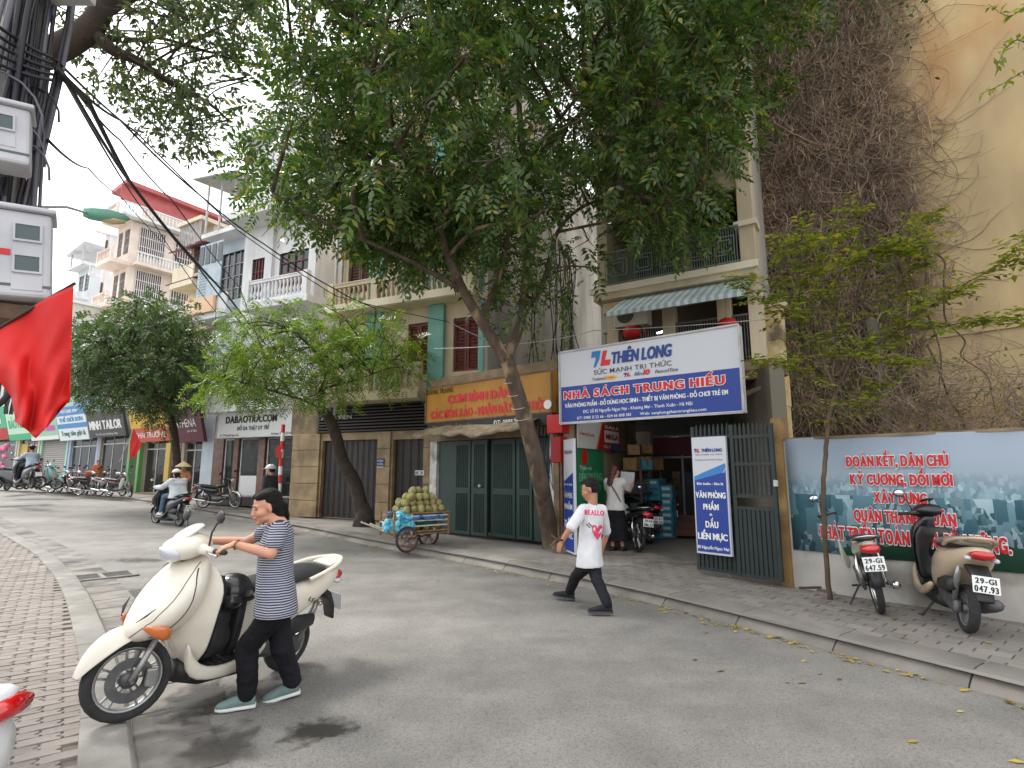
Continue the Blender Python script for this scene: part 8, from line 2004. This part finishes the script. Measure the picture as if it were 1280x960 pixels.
denim = fabric('blue jeans', (84, 104, 128)); rd = figure('person', 'scooter rider in a pale grey jacket, jeans and light cap seen from behind', org, J, f_, (f_.x, f_.y, -.05), skin_w, fabric('pale grey jacket', (196, 200, 206)), denim, 1.6, 1.92, voxel=.013, hair='long', shoes=(fabric('white trainers', (214, 214, 214)), whitem, .25), baggy=1.18, bulk=1.1, topname='jacket')
def cap(par, c, F, m_, r=.105, brim=True, name='helmet_shell'):
    F, L_, U_ = basis(F); R_ = oriented(F, L_, U_); q = M(); rings = []
    for k in range(7):
        t = k/6*PI/2; rings.append(oring(c+U_*(.035+r*.95*math.sin(t)), F, L_, max(r*1.12*math.cos(t), .004), max(r*math.cos(t), .004), 18, 2))
    q.loft(rings); q.build(name, m_, par, sm=True)
    if brim: q = M(); q.ell(c+F*r*.95+U_*.04, (r*.6, r*.8, .012), 14, 6, R_); q.build('brim', m_, par, sm=True)
hm_c = lambda J, o_: J['head']-Vector(o_)
def hat(label, J, f, m_, cat='helmet', r=.112): 
    h_ = thing(cat, label, cat, J['head']); cap(h_, Vector((0, 0, 0)), f, m_, r); return h_
hat('cream helmet worn by the rider in the pale grey jacket', J, f_, paint('helmet cream', (214, 204, 184)))
# ---- distant rider and the person standing by the row
J, f_ = seated(DR); org = DR.matrix_basis @ Vector((.2, 0, 0))
figure('person', 'distant scooter rider in a pale blue shirt at the left', org, J, f_, (f_.x, f_.y, 0), skin_m, fabric('pale blue shirt', (170, 184, 196)), trous, 1.6, 1.8, voxel=.03, hair='short', facef=False)
hat('dark helmet on the distant rider at the left', J, f_, blackm)
g = gnd(46, 613, .02); figure('person', 'distant person in a light shirt and dark trousers standing among the parked motorbikes', g, stand(g, Vector((.5, .8, 0)).normalized(), 1.62), Vector((.5, .8, 0)), (.5, .8, 0), skin_m, fabric('light shirt', (186, 194, 196)), trous, 1.62, .6, voxel=.03, hair='short', facef=False)
g = gnd(119, 613, .12); J = stand(g, Vector((.8, -.5, 0)).normalized(), 1.5); figure('person', 'person in orange clothes standing in front of the tailor shop door', g, J, Vector((.8, -.5, 0)), (.8, -.5, 0), skin_m, fabric('orange blouse', (196, 110, 70)), fabric('orange trousers', (186, 104, 70)), 1.5, 1.7, voxel=.03, hair='short', facef=False)
# ---- street vendor in a conical hat
g = gnd(224, 640, .12); J = stand(g, Vector((.6, -.7, 0)).normalized(), 1.5, 'front'); figure('person', 'street vendor in an orange blouse and conical hat standing behind the rider', g, J, Vector((.6, -.7, 0)), (.6, -.7, -.1), skin_m, fabric('dull orange blouse', (190, 130, 96)), fabric('brown trousers', (96, 70, 60)), 1.5, 1.7, voxel=.02, hair='short', facef=False)
h_ = thing('conical_hat', 'woven conical hat worn by the street vendor', 'hat', J['head']+Vector((0, 0, .04))); q = M(); q.lathe([(.24, -.02), (.235, 0), (.004, .17)], n=24); q.build('cone', mat('palm leaf hat', srgb(206, 184, 146), srgb(186, 162, 122), scale=20, rough=.8), h_, sm=True)
# ---- pedestrian hidden behind the woman's head
g = gnd(334, 664, .02); J = stand(g, Vector((-.9, .3, 0)).normalized(), 1.62); figure('person', 'person in dark clothes and pale helmet mostly hidden behind the woman with the scooter', g, J, Vector((-.9, .3, 0)), (-.9, .3, -.1), skin_m, fabric('charcoal jacket', (50, 50, 54)), trous, 1.62, 1.9, voxel=.02, hair='short', facef=False, shoes=(blackm, blackm, .26), topname='jacket')
hat('pale grey helmet just showing above the head of the woman in the striped shirt', J, Vector((-.9, .3, 0)), paint('helmet grey', (190, 190, 194)), r=.13)
# ================================================================ vendor cart with coconuts
woodm = mat('weathered wood', srgb(150, 116, 84), srgb(116, 86, 60), scale=6, rough=.9, bump=.4, stretch=(1, 1, 4)); pipe = plain('pale pipe', (196, 190, 172), .5)
c1 = gnd(480, 696, .0); c2 = gnd(529, 690, .02); cx = (c1+c2)/2; cyaw = math.atan2(c2.y-c1.y, c2.x-c1.x)
cart = thing('vendor_cart', 'two-wheeled wooden vendor cart loaded with coconuts at the kerb', 'cart', (cx.x, cx.y+.35, 0.06+hgt(cx.x, cx.y)), cyaw); cart.scale = (.86, .86, .88); cart.location.x += .12
L2, W2, zb, zt_ = .66, .36, .36, .78
q = M()
for sx in (-1, 1):
    for sy in (-1, 1): q.beam((sx*L2, sy*W2, zb-.05), (sx*L2, sy*W2, zt_+.05), .045, .045)
q.build('corner_posts', woodm, cart)['kind'] = 'stuff'
q = M(); q.box(-L2, L2, -W2, W2, zb-.02, zb+.01); q.build('bed', woodm, cart)
for sy in (-1, 1):
    for k, z in enumerate((zb+.04, zb+.15, zb+.26, zb+.36)): q = M(); q.box(-L2-.02, L2+.02, sy*W2-.015, sy*W2+.015, z, z+.028); q.build('rail', pipe if k else woodm, cart)
    q = M(); q.box(-.28, -.24, sy*W2-.03, sy*W2+.02, zb, zt_); q.build('upright', pipe, cart)
for sx in (-1, 1):
    for z in (zb+.04, zb+.22): q = M(); q.box(sx*L2-.015, sx*L2+.015, -W2, W2, z, z+.03); q.build('rail', pipe, cart)
q = M(); q.box(-.3, L2+.06, -W2-.04, -W2+.12, zt_, zt_+.03); q.build('shelf_board', woodm, cart)
for sy, xx in ((-1, -.42), (1, .42)): pass
I4 = Matrix.Identity(4); redwh = plain('faded red wheel', (120, 60, 56), .7)
for (x, y) in ((-.40, -W2-.10), (.42, .1)):
    wh = wheel(cart, (x, y, .27), .27, .03, I4, 'cast', rimm=redwh, disc=False, n=24)
q = M(); q.tube([(-.40, -W2-.12, .27), (.42, .12, .27)], .02, 8); q.tube([(-.4, -.2, .27), (-.4, -.2, zb)], .02, 8); q.build('axles', rust, cart)['kind'] = 'stuff'
for sy in (-1, 1): q = M(); q.beam((-L2, sy*.25, .42), (-L2-.5, sy*.25, .62), .03, .03); q.build('push_handle', pipe, cart)
bpy.context.view_layer.update(); TC = cart.matrix_basis
coco = mat('trimmed coconut', srgb(158, 152, 100), srgb(122, 112, 68), scale=5, rough=.85, bump=.6, bscale=18, c3=srgb(110, 86, 52), scale3=2.2, lo3=.52, hi3=.66); objrand(coco, .12)
cm_ = M(); cm_.lathe([(.004, .088), (.035, .075), (.068, .04), (.078, 0), (.07, -.045), (.045, -.075), (.004, -.085)], n=10); cme = cm_.mesh('coconut'); cme.materials.append(coco); smooth(cme)
def coconut(p, lab='tan green coconut heaped on the vendor cart'):
    o = bpy.data.objects.new('coconut', cme); COL.objects.link(o); o.location = TC @ Vector(p); o.rotation_euler = (random.uniform(-.6, .6), random.uniform(-.6, .6), random.uniform(0, 6)); s = random.uniform(.9, 1.1); o.scale = (s, s, s*random.uniform(.9, 1.08))
    tag(o, lab, 'coconut', 'coconuts heaped on the vendor cart')
rr_ = random.Random(3)
for lay_, (nx, ny, z) in enumerate(((6, 4, .86), (6, 3, .99), (4, 3, 1.12), (3, 1, 1.25))):
    for i in range(nx):
        for j in range(ny): coconut(lab=('tan green coconut in the bottom layer of the heap on the vendor cart', 'tan green coconut in the second layer of the heap on the cart', 'tan green coconut in the third layer of the heap on the cart', 'tan green coconut at the very top of the heap on the cart')[lay_], p=(.10+(i-(nx-1)/2)*.168+rr_.uniform(-.02, .02)+.0, (j-(ny-1)/2)*.165+rr_.uniform(-.02, .02), z+rr_.uniform(-.02, .02)))
q = M(); nx_, ny_ = 16, 8
for j in range(ny_):
    for i in range(nx_):
        u, v = i/(nx_-1), j/(ny_-1); q.v.append((-.55+1.1*u, -.42+.8*v, .80+.02*math.sin(u*17+v*5)+(-.13 if j == 0 else 0)+(.02*math.sin(u*30))))
q.f = [(j*nx_+i, j*nx_+i+1, (j+1)*nx_+i+1, (j+1)*nx_+i) for j in range(ny_-1) for i in range(nx_-1)]
tp = q.build('tarpaulin', mat('blue tarpaulin', srgb(60, 118, 186), srgb(44, 96, 160), scale=6, rough=.5, bump=.5), None, sm=True, solid=.006); tp.matrix_basis = TC; tag(tp, 'crumpled blue tarpaulin under the coconuts on the vendor cart', 'tarpaulin')
bagb = mat('turquoise plastic bag', srgb(50, 150, 180), srgb(120, 196, 210), scale=16, rough=.35, bump=.8, bscale=30, mixlo=.42, mixhi=.58)
for k, (x, y, z, r) in enumerate(((-.52, -.3, .50, .15), (-.50, -.28, .70, .14), (-.28, -.3, .52, .13), (-.72, -.2, .55, .13), (-.33, -.31, .67, .11))):
    q = M(); q.ell((0, 0, 0), (r, r*.8, r), 12, 8)
    for i in range(7): q.ell((rr_.uniform(-r, r)*.6, rr_.uniform(-r, r)*.6, rr_.uniform(-r, r)*.7), r*.45, 8, 6)
    b_ = thing('plastic_bag', 'turquoise bag on the cart, '+('low in front', 'topmost at the back', 'low at right of the pile', 'leftmost of the pile', 'upper one at the right')[k], 'plastic bag', TC @ Vector((x, y, z)), cyaw, 'turquoise plastic bags on the cart'); remeshed(q, 'film', bagb, b_, .014, 1)
for k in range(5): coconut((-.1+k*.16, -.12+.1*(k % 2), zb+.12), 'green coconut lying low inside the cart behind the side rails')
q = M(); q.ell((.25, 0, zb+.2), (.32, .24, .12), 14, 8); q.ell((.0, -.1, zb+.24), (.2, .18, .1), 12, 8); sk_ = remeshed(q, 'sack', mat('green sack', srgb(70, 120, 96), srgb(44, 84, 80), scale=8, rough=.8, bump=.5), None, .02, 1); sk_.matrix_basis = TC; tag(sk_, 'green woven sack lying inside the cart behind the side rails', 'sack')

# ================================================================ goods in the bookshop yard
cyan = mat('cyan wrapped ream', srgb(76, 160, 178), srgb(60, 140, 162), scale=5, rough=.55); cyan2 = plain('ream label', (196, 216, 222), .6); card = mat('cardboard', srgb(170, 134, 92), srgb(150, 116, 78), scale=5, rough=.9)
g0 = gnd(822, 672, .12); k = 0
for kk, (dx, dy, n) in enumerate(((-.28, 0, 7), (0.0, .02, 9), (.28, .04, 8), (0.16, .36, 9), (-.14, .34, 8))):
    for i in range(n):
        o = thing('box', 'cyan paper carton in the '+('left front', 'tall middle front', 'right front', 'right rear', 'left rear')[kk]+' stack of the yard', 'box', (g0.x+dx+random.uniform(-.01, .01), g0.y+dy, g0.z+.142*i), FBk.rot+random.uniform(-.04, .04), 'cyan cartons stacked in the yard')
        q = M(); q.box(-.135, .135, -.16, .16, 0, .138); q.build('carton', cyan, o, bevel=.006); q = M(); q.box(-.09, .09, -.1635, -.16, .04, .10); q.build('paper_label', cyan2 if random.random() < .6 else plain('ream blue', (40, 96, 150)), o)
        k += 1
w0 = FL.world(LL*.62, .35, 0)
for i, (dx, dy, z, s) in enumerate(((0, 0, 1.5, .3), (.35, .4, 1.5, .34), (.05, .05, 1.82, .26), (.4, .4, 1.86, .24), (.3, .1, 1.5, .25), (.66, .7, 1.5, .3))):
    o = thing('box', ('cardboard box on the yard shelf, ' + ('leftmost of the lower row', 'middle of the lower row', 'small one on top at the left', 'small one on top at the right', 'squat one between two others', 'rightmost beneath the air conditioner')[i]), 'box', (w0.x+dx, w0.y+dy, FL.z+z), FL.rot+.2*i, 'cardboard boxes on the yard shelf')
    q = M(); q.box(-s/2, s/2, -s/2, s/2, 0, s*.85); q.build('carton', card if i != 4 else cyan, o, bevel=.005); q = M(); q.box(-s/2-.001, s/2+.001, -.03, .03, s*.3, s*.852); q.build('tape', plain('brown tape', (150, 110, 70), .4), o)
shf = thing('shelf', 'low steel shelf against the yard side wall holding cardboard boxes', 'shelf', (w0.x+.3, w0.y+.35, FL.z), FL.rot)
for z in (.5, 1.0, 1.47): q = M(); q.box(-.75, .75, -.22, .22, z, z+.03); q.build('board', rust, shf)
for sx in (-1, 1):
    for sy in (-1, 1): q = M(); q.box(sx*.74-.02, sx*.74+.02, sy*.2-.02, sy*.2+.02, 0, 1.5); q.build('leg', rust, shf)
for i in range(9): q = M(); s = -.6+i*.15; z = .53 if i % 2 else 1.03; q.box(s, s+.12, -.15, .15, z, z+random.uniform(.15, .35)); q.build('stored_goods', plain('goods %d' % (i % 6), (80, 80, 90), .8), shf)
bh_ = thing('hanging_cap', 'dark cap hanging from a hook on the yard side wall', 'cap', FL.world(LL*.5, .12, 1.95)); q = M(); q.ell((0, 0, 0), (.13, .13, .1), 12, 8); q.ell((.1, -.06, -.05), (.12, .1, .02), 12, 6); remeshed(q, 'crown', plain('navy cloth', (40, 46, 66), .9), bh_, .015, 1)
# stake beside the sapling and broken branch on the pavement
g = gnd(1011, 720, .12); o = M().tube([(0, 0, -.1), (.01, 0, .42)], .018, 8).build('stake', bark); o.location = g; tag(o, 'short wooden stake beside the foot of the sapling', 'stake')
g = gnd(1015, 737, .14); o = M().tube([(-.18, -.05, .03), (.1, .03, .02), (.38, .02, .03)], [.016, .014, .009], 8).build('stick', bark); o.location = g; tag(o, 'broken stick lying on the pavement at the foot of the sapling', 'stick')
q = M()
for k in range(14): a = random.uniform(0, 6.28); x, y = .22*math.cos(a), .16*math.sin(a); q.ell((x, y, .005), (.05, .04, .025), 6, 4)
g = gnd(1037, 737, .12); o = q.build('soil_clods', joint); o.location = g; tag(o, 'loose soil round the foot of the sapling', 'soil', kind='stuff')
# rubbish heap beside the left post of the yard
g = gnd(706, 690, .12); o = thing('iron_scrap', 'small heap of dark iron scrap at the foot of the narrow sign post', 'scrap', g+Vector((-.12, -.05, 0)))
q = M(); q.beam((-.15, 0, .1), (.2, .05, .38), .05, .04); q.beam((-.1, .05, .02), (.18, -.08, .1), .06, .05); q.beam((-.12, -.05, .3), (.15, 0, .12), .03, .03); q.beam((.1, -.1, 0), (.12, .05, .45), .03, .04); q.build('bars', rust, o)['kind'] = 'stuff'

# ================================================================ utility pole, meter boxes, flag, lamp, cables
pb = Vector((-3.66, 3.66, .07)); up = thing('utility_pole', 'concrete utility pole wrapped in a thick bundle of black cables at the left edge', 'pole', pb)
q = M(); q.tube([(0, 0, -.1), (0, 0, 4.), (0, 0, 8.5)], [.16, .13, .10], 16); q.build('shaft', mat('pole concrete', srgb(168, 164, 158), srgb(140, 136, 130), scale=4, rough=.9, bump=.3), up, sm=True)
rc = np.random.default_rng(77); q = M(); cabm = plain('black cable', (34, 33, 38), .6); cabg = plain('grey cable', (96, 94, 102), .6)
qg = M()
for k in range(54):
    a = rc.uniform(0, 2*PI); r = rc.uniform(.12, .22); P = []; z = rc.uniform(5.2, 8.2) if k % 3 else 8.4
    ph = rc.uniform(0, 6); off0 = rc.uniform(-.06, .06)
    for i in range(16):
        zz1 = z*(1-i/15)+1.9*i/15 if k % 4 else z*(1-i/15)+2.6*i/15; rr = r*(1+.25*math.sin(zz1*1.3+ph)); aa = a+.5*math.sin(zz1*.9+ph)
        P.append((rr*math.cos(aa)+.05, rr*math.sin(aa)*.8+off0, zz1))
    (q if k % 2 else qg).tube(P, rc.uniform(.008, .02), 6)
for k in range(12):   # slack loops
    c = Vector((rc.uniform(-.25, .3), rc.uniform(-.25, .0), rc.uniform(3.2, 5.6))); R_ = rc.uniform(.12, .34); t = rc.uniform(-.5, .5)
    (q if k % 2 else qg).tube([c+Vector((R_*math.cos(a)*math.cos(t), R_*math.cos(a)*math.sin(t), R_*1.3*math.sin(a))) for a in [2*PI*i/18 for i in range(16)]], .008, 5)
tag(q.build('cable_bundle', cabm, up, sm=True), kind='stuff'); tag(qg.build('grey_cable_bundle', cabg, up, sm=True), kind='stuff')
q = M(); q.box(-.3, .5, -.05, .05, 5.0, 5.12); q.build('cross_arm', steel, up)
def meterbox(label, c, rz, w, h, d, wins, red=None, tilt=0.):
    o = thing('meter_box', label, 'meter box', c, rz); o.rotation_euler = (0, tilt, rz)
    q = M(); q.box(-w/2, w/2, -d/2, d/2, -h/2, h/2); q.build('casing', mat('meter box grey', srgb(196, 196, 200), srgb(178, 178, 184), scale=4, rough=.6), o, bevel=.02)
    q = M(); q.box(-w/2-.02, w/2+.02, -d/2-.03, d/2, h/2, h/2+.03); q.build('lid', MATS['meter box grey'], o, bevel=.01)
    for (x, z) in wins:
        f = M(); t = .012
        for bxx in ((x-.055, x+.055, z+.045, z+.045+t), (x-.055, x+.055, z-.045-t, z-.045), (x-.055-t, x-.055, z-.045-t, z+.045+t), (x+.055, x+.055+t, z-.045-t, z+.045+t)): f.box(bxx[0], bxx[1], -d/2-.012, -d/2, bxx[2], bxx[3])
        fo = f.build('window_frame', MATS['meter box grey'], o); g = M(); g.box(x-.055, x+.055, -d/2-.006, -d/2-.002, z-.045, z+.045); g.build('pane', plain('meter glass', (70, 84, 86), .15), fo)
        s_ = M(); s_.box(x-.07, x+.07, -d/2-.004, -d/2, z-.16, z-.075); s_.build('pressed_panel', MATS['meter box grey'], o, bevel=.008)
    if red: q = M(); q.box(red[0]-.045, red[0]+.045, -d/2-.005, -d/2, red[1]-.018, red[1]+.018); q.build('red_label', redl, o)
    q = M(); q.box(-w/2, w/2, -d/2-.003, -d/2, -h/2+.06, -h/2+.075); q.build('seam', plain('meter glass', (70, 84, 86), .15), o)
    return o
c = at(8, 322, 3.15); meterbox('pale grey electricity meter box with four small windows strapped to the pole above the flag', c, math.radians(38), .42, .52, .24, ((-.1, .13), (.1, .13), (-.1, -.06), (.1, -.06)), (-.02, .0), math.radians(-5))
c = at(-12, 172, 3.3); meterbox('upper pale meter box half cut off at the left edge under the cables', c, math.radians(38), .40, .38, .24, ((.06, .07),), None, math.radians(-5))
q = M(); c = at(5, 392, 3.25); q.box(-.22, .2, -.12, .12, -.05, .04); o = q.build('bracket', rust); o.location = c; o.rotation_euler = (0, 0, math.radians(38)); tag(o, 'dark steel bracket holding the lower meter box to the pole', 'bracket')
q = M(); P_ = [at(12, 385, 3.3), at(5, 410, 3.35), at(18, 440, 3.4), at(16, 475, 3.4), at(5, 500, 3.35), at(-20, 515, 3.3)]; q.tube(smooth_path(P_, 4), .018, 8); o = q.build('cable', cabm, sm=True); tag(o, 'black cable loop hanging below the meter box behind the flag', 'cable')
# flag: a limp red cloth on a short staff
flg = thing('flag', 'large plain red flag hanging limp from a short staff at the left edge', 'flag', at(0, 430, 3.0)); o0 = Vector(flg.location)
rows = [((-60, 440), (-20, 420), (20, 395), (60, 372), (92, 357)), ((-40, 445), (-5, 436), (30, 420), (62, 400), (90.5, 390)), ((-20, 455), (8, 450), (34, 440), (62, 428), (89.5, 422)), ((-8, 468), (18, 464), (38, 458), (64, 452), (89, 452)), ((14, 495), (26, 490), (42, 486), (66, 480), (88.5, 480)), ((19, 520), (30, 518), (46, 514), (68, 506), (88, 500)), ((19, 527), (33, 537), (45, 548), (60, 532), (76, 513))]
q = M(); NR, NC = 7, 5; up_ = 5
grid = [[Vector((x, y, 0)) for x, y in r] for r in rows]
def gs(u, v):
    i = min(int(u*(NC-1)), NC-2); j = min(int(v*(NR-1)), NR-2); a, b_ = u*(NC-1)-i, v*(NR-1)-j
    return (grid[j][i]*(1-a)+grid[j][i+1]*a)*(1-b_)+(grid[j+1][i]*(1-a)+grid[j+1][i+1]*a)*b_
nu, nv = 44, 40
for j in range(nv):
    for i in range(nu):
        u, v = i/(nu-1), j/(nv-1); p = gs(u, v); dep = 3.0+.035*math.sin(u*13+v*2.5)*(.4+v)+.03*math.sin(u*5-v*4)+.02*math.sin((u+v)*21)*v; q.v.append(tuple(at(p.x, p.y, dep)-o0))
q.f = [(j*nu+i, j*nu+i+1, (j+1)*nu+i+1, (j+1)*nu+i) for j in range(nv-1) for i in range(nu-1)]
q.build('cloth', mat('flag red', srgb(214, 34, 30), srgb(196, 26, 24), scale=3, rough=.7), flg, sm=True, solid=.002)
q = M(); q.tube([at(-80, 470, 3.0)-o0, at(-20, 421, 3.01)-o0, at(94, 354, 3.02)-o0], .009, 8); q.build('staff', plain('dark staff', (60, 34, 30), .6), flg)
# small red flag by the tailor shop
g = gnd(158, 623, .12); sf = thing('flag', 'small red flag on a thin pole in front of the tailor shop', 'flag', g); q = M(); q.tube([(-.45, 0, 1.5), (.0, 0, 2.9)], .015, 6); q.build('staff', steel, sf)
q = M(); q.v = [(0, 0, 2.9), (.25, .02, 2.45), (.42, .0, 2.2), (.15, .05, 1.75), (-.05, 0, 1.6), (-.12, .03, 2.3)]; q.f = [(0, 1, 5), (1, 2, 3), (1, 3, 4, 5)]; q.build('cloth', MATS['flag red'], sf, solid=.01)
# street lamp
a, b_ = at(40, 259, 3.9), at(108, 266, 6.2); c_ = at(142, 271, 6.4)
lp = thing('street_lamp', 'green street lamp head on a thin arm reaching out from the utility pole', 'street lamp', a); q = M(); q.tube([(0, 0, 0), (b_-a)/2+Vector((0, 0, .04)), b_-a], .014, 8); q.build('arm', steel, lp, sm=True)
d = (c_-b_); dn = d.normalized(); sd_ = dn.cross(Vector((0, 0, 1))).normalized(); un = sd_.cross(dn)
q = M(); q.loft([oring(b_-a+dn*(f*.46-.03), sd_, un, w, hh, 14, 2.4) for f, w, hh in ((0, .05, .05), (.15, .09, .07), (.5, .12, .075), (.85, .09, .05), (1., .03, .02))]); q.build('lamp_head', plain('lamp green', (120, 178, 156), .5), lp, sm=True)
q = M(); q.loft([oring(b_-a+dn*(f*.46-.03)-un*.045, sd_, un, w, hh, 14, 2.2) for f, w, hh in ((.3, .06, .02), (.6, .09, .05), (.9, .05, .02))]); q.build('lens', plain('lamp lens', (220, 204, 160), .2), lp, sm=True)
# overhead cables from the pole to the houses
def cable(P, r, label, sag=.0, name='cable', m_=cabm):
    pts_ = []
    for a, b_ in zip(P, P[1:]):
        for t in range(14): f = t/14; pts_.append(a.lerp(b_, f)-Vector((0, 0, sag*4*f*(1-f))))
    pts_.append(P[-1]); q = M(); q.tube(pts_, r, 6); o = q.build(name, m_, sm=True); tag(o, label, 'cable', 'overhead cables'); return o
top = pb+Vector((.12, .05, 0))
A0_ = at(72, 88, 3.7); B1 = FA.world(3.3, .35, 3.35); B2 = FB.world(1.2, 1.0, 3.6)
A1_ = at(108, 122, 4.6); A2_ = at(163, 228, 7.5); A3_ = at(225, 305, 10.5); A4_ = at(285, 370, 14.5); A5_ = at(330, 428, 17.6)
cable([A0_, A1_, A2_, A3_, A4_, A5_, B2], .026, 'thickest black overhead cable sagging from the pole to the garage house', .02)
cable([at(78, 92, 3.7), at(165, 232, 7.6), at(245, 330, 12), at(318, 425, 17.3), B2+Vector((.4, 0, .1))], .018, 'second black overhead cable running just beside the thickest one', .03)
cable([at(76, 90, 3.7), at(150, 150, 6.5), at(255, 248, 9.5), at(330, 305, 11.5), at(420, 362, 12.8), at(470, 385, 13.5), FB.world(3.6, .9, 4.6)], .014, 'black cable running across in front of the dark tree crown to the cream house', .04)
cable([at(70, 75, 3.7), at(170, 165, 7), at(300, 290, 12), at(420, 370, 13.5), at(560, 402, 13.6), FC.world(2.6, .1, 3.9)], .011, 'thin cable reaching the green-doored shop behind the tree trunk', .03)
cable([at(74, 84, 3.7), at(150, 175, 7), at(215, 250, 10), at(300, 360, 16), FA.world(3.6, .4, 4.2)], .012, 'thin cable falling to the corner of the white shop house', .05)
cable([at(60, 175, 3.8), at(110, 210, 8), at(150, 245, 14), at(230, 330, 22), FR.world(9, .3, 5.2)], .012, 'faint thin cable running far left towards the row of shops', .05)
cable([at(74, 88, 3.7), at(190, 275, 13), at(270, 390, 20), FA.world(1.2, 1.1, 3.9)], .012, 'thin cable ending at the left balcony of the white shop house', .1)
for k in range(5):
    cable([at(-30, 10+k*14, 3.2), at(20, 48+k*10, 3.5), at(66, 72+k*7, 3.66)], .012, ('first', 'second', 'third', 'fourth', 'fifth')[k]+' cable from the top among those entering the pole bundle from the upper left corner', .01)
cable([FC.world(.2, .25, 4.3), FC.world(3.2, .2, 4.0), FD.world(.1, .9, 4.6), FD.world(4.0, 1.0, 4.3)], .009, 'pale wire stretched beneath the striped awning', .03, m_=plain('pale wire', (190, 186, 176)))
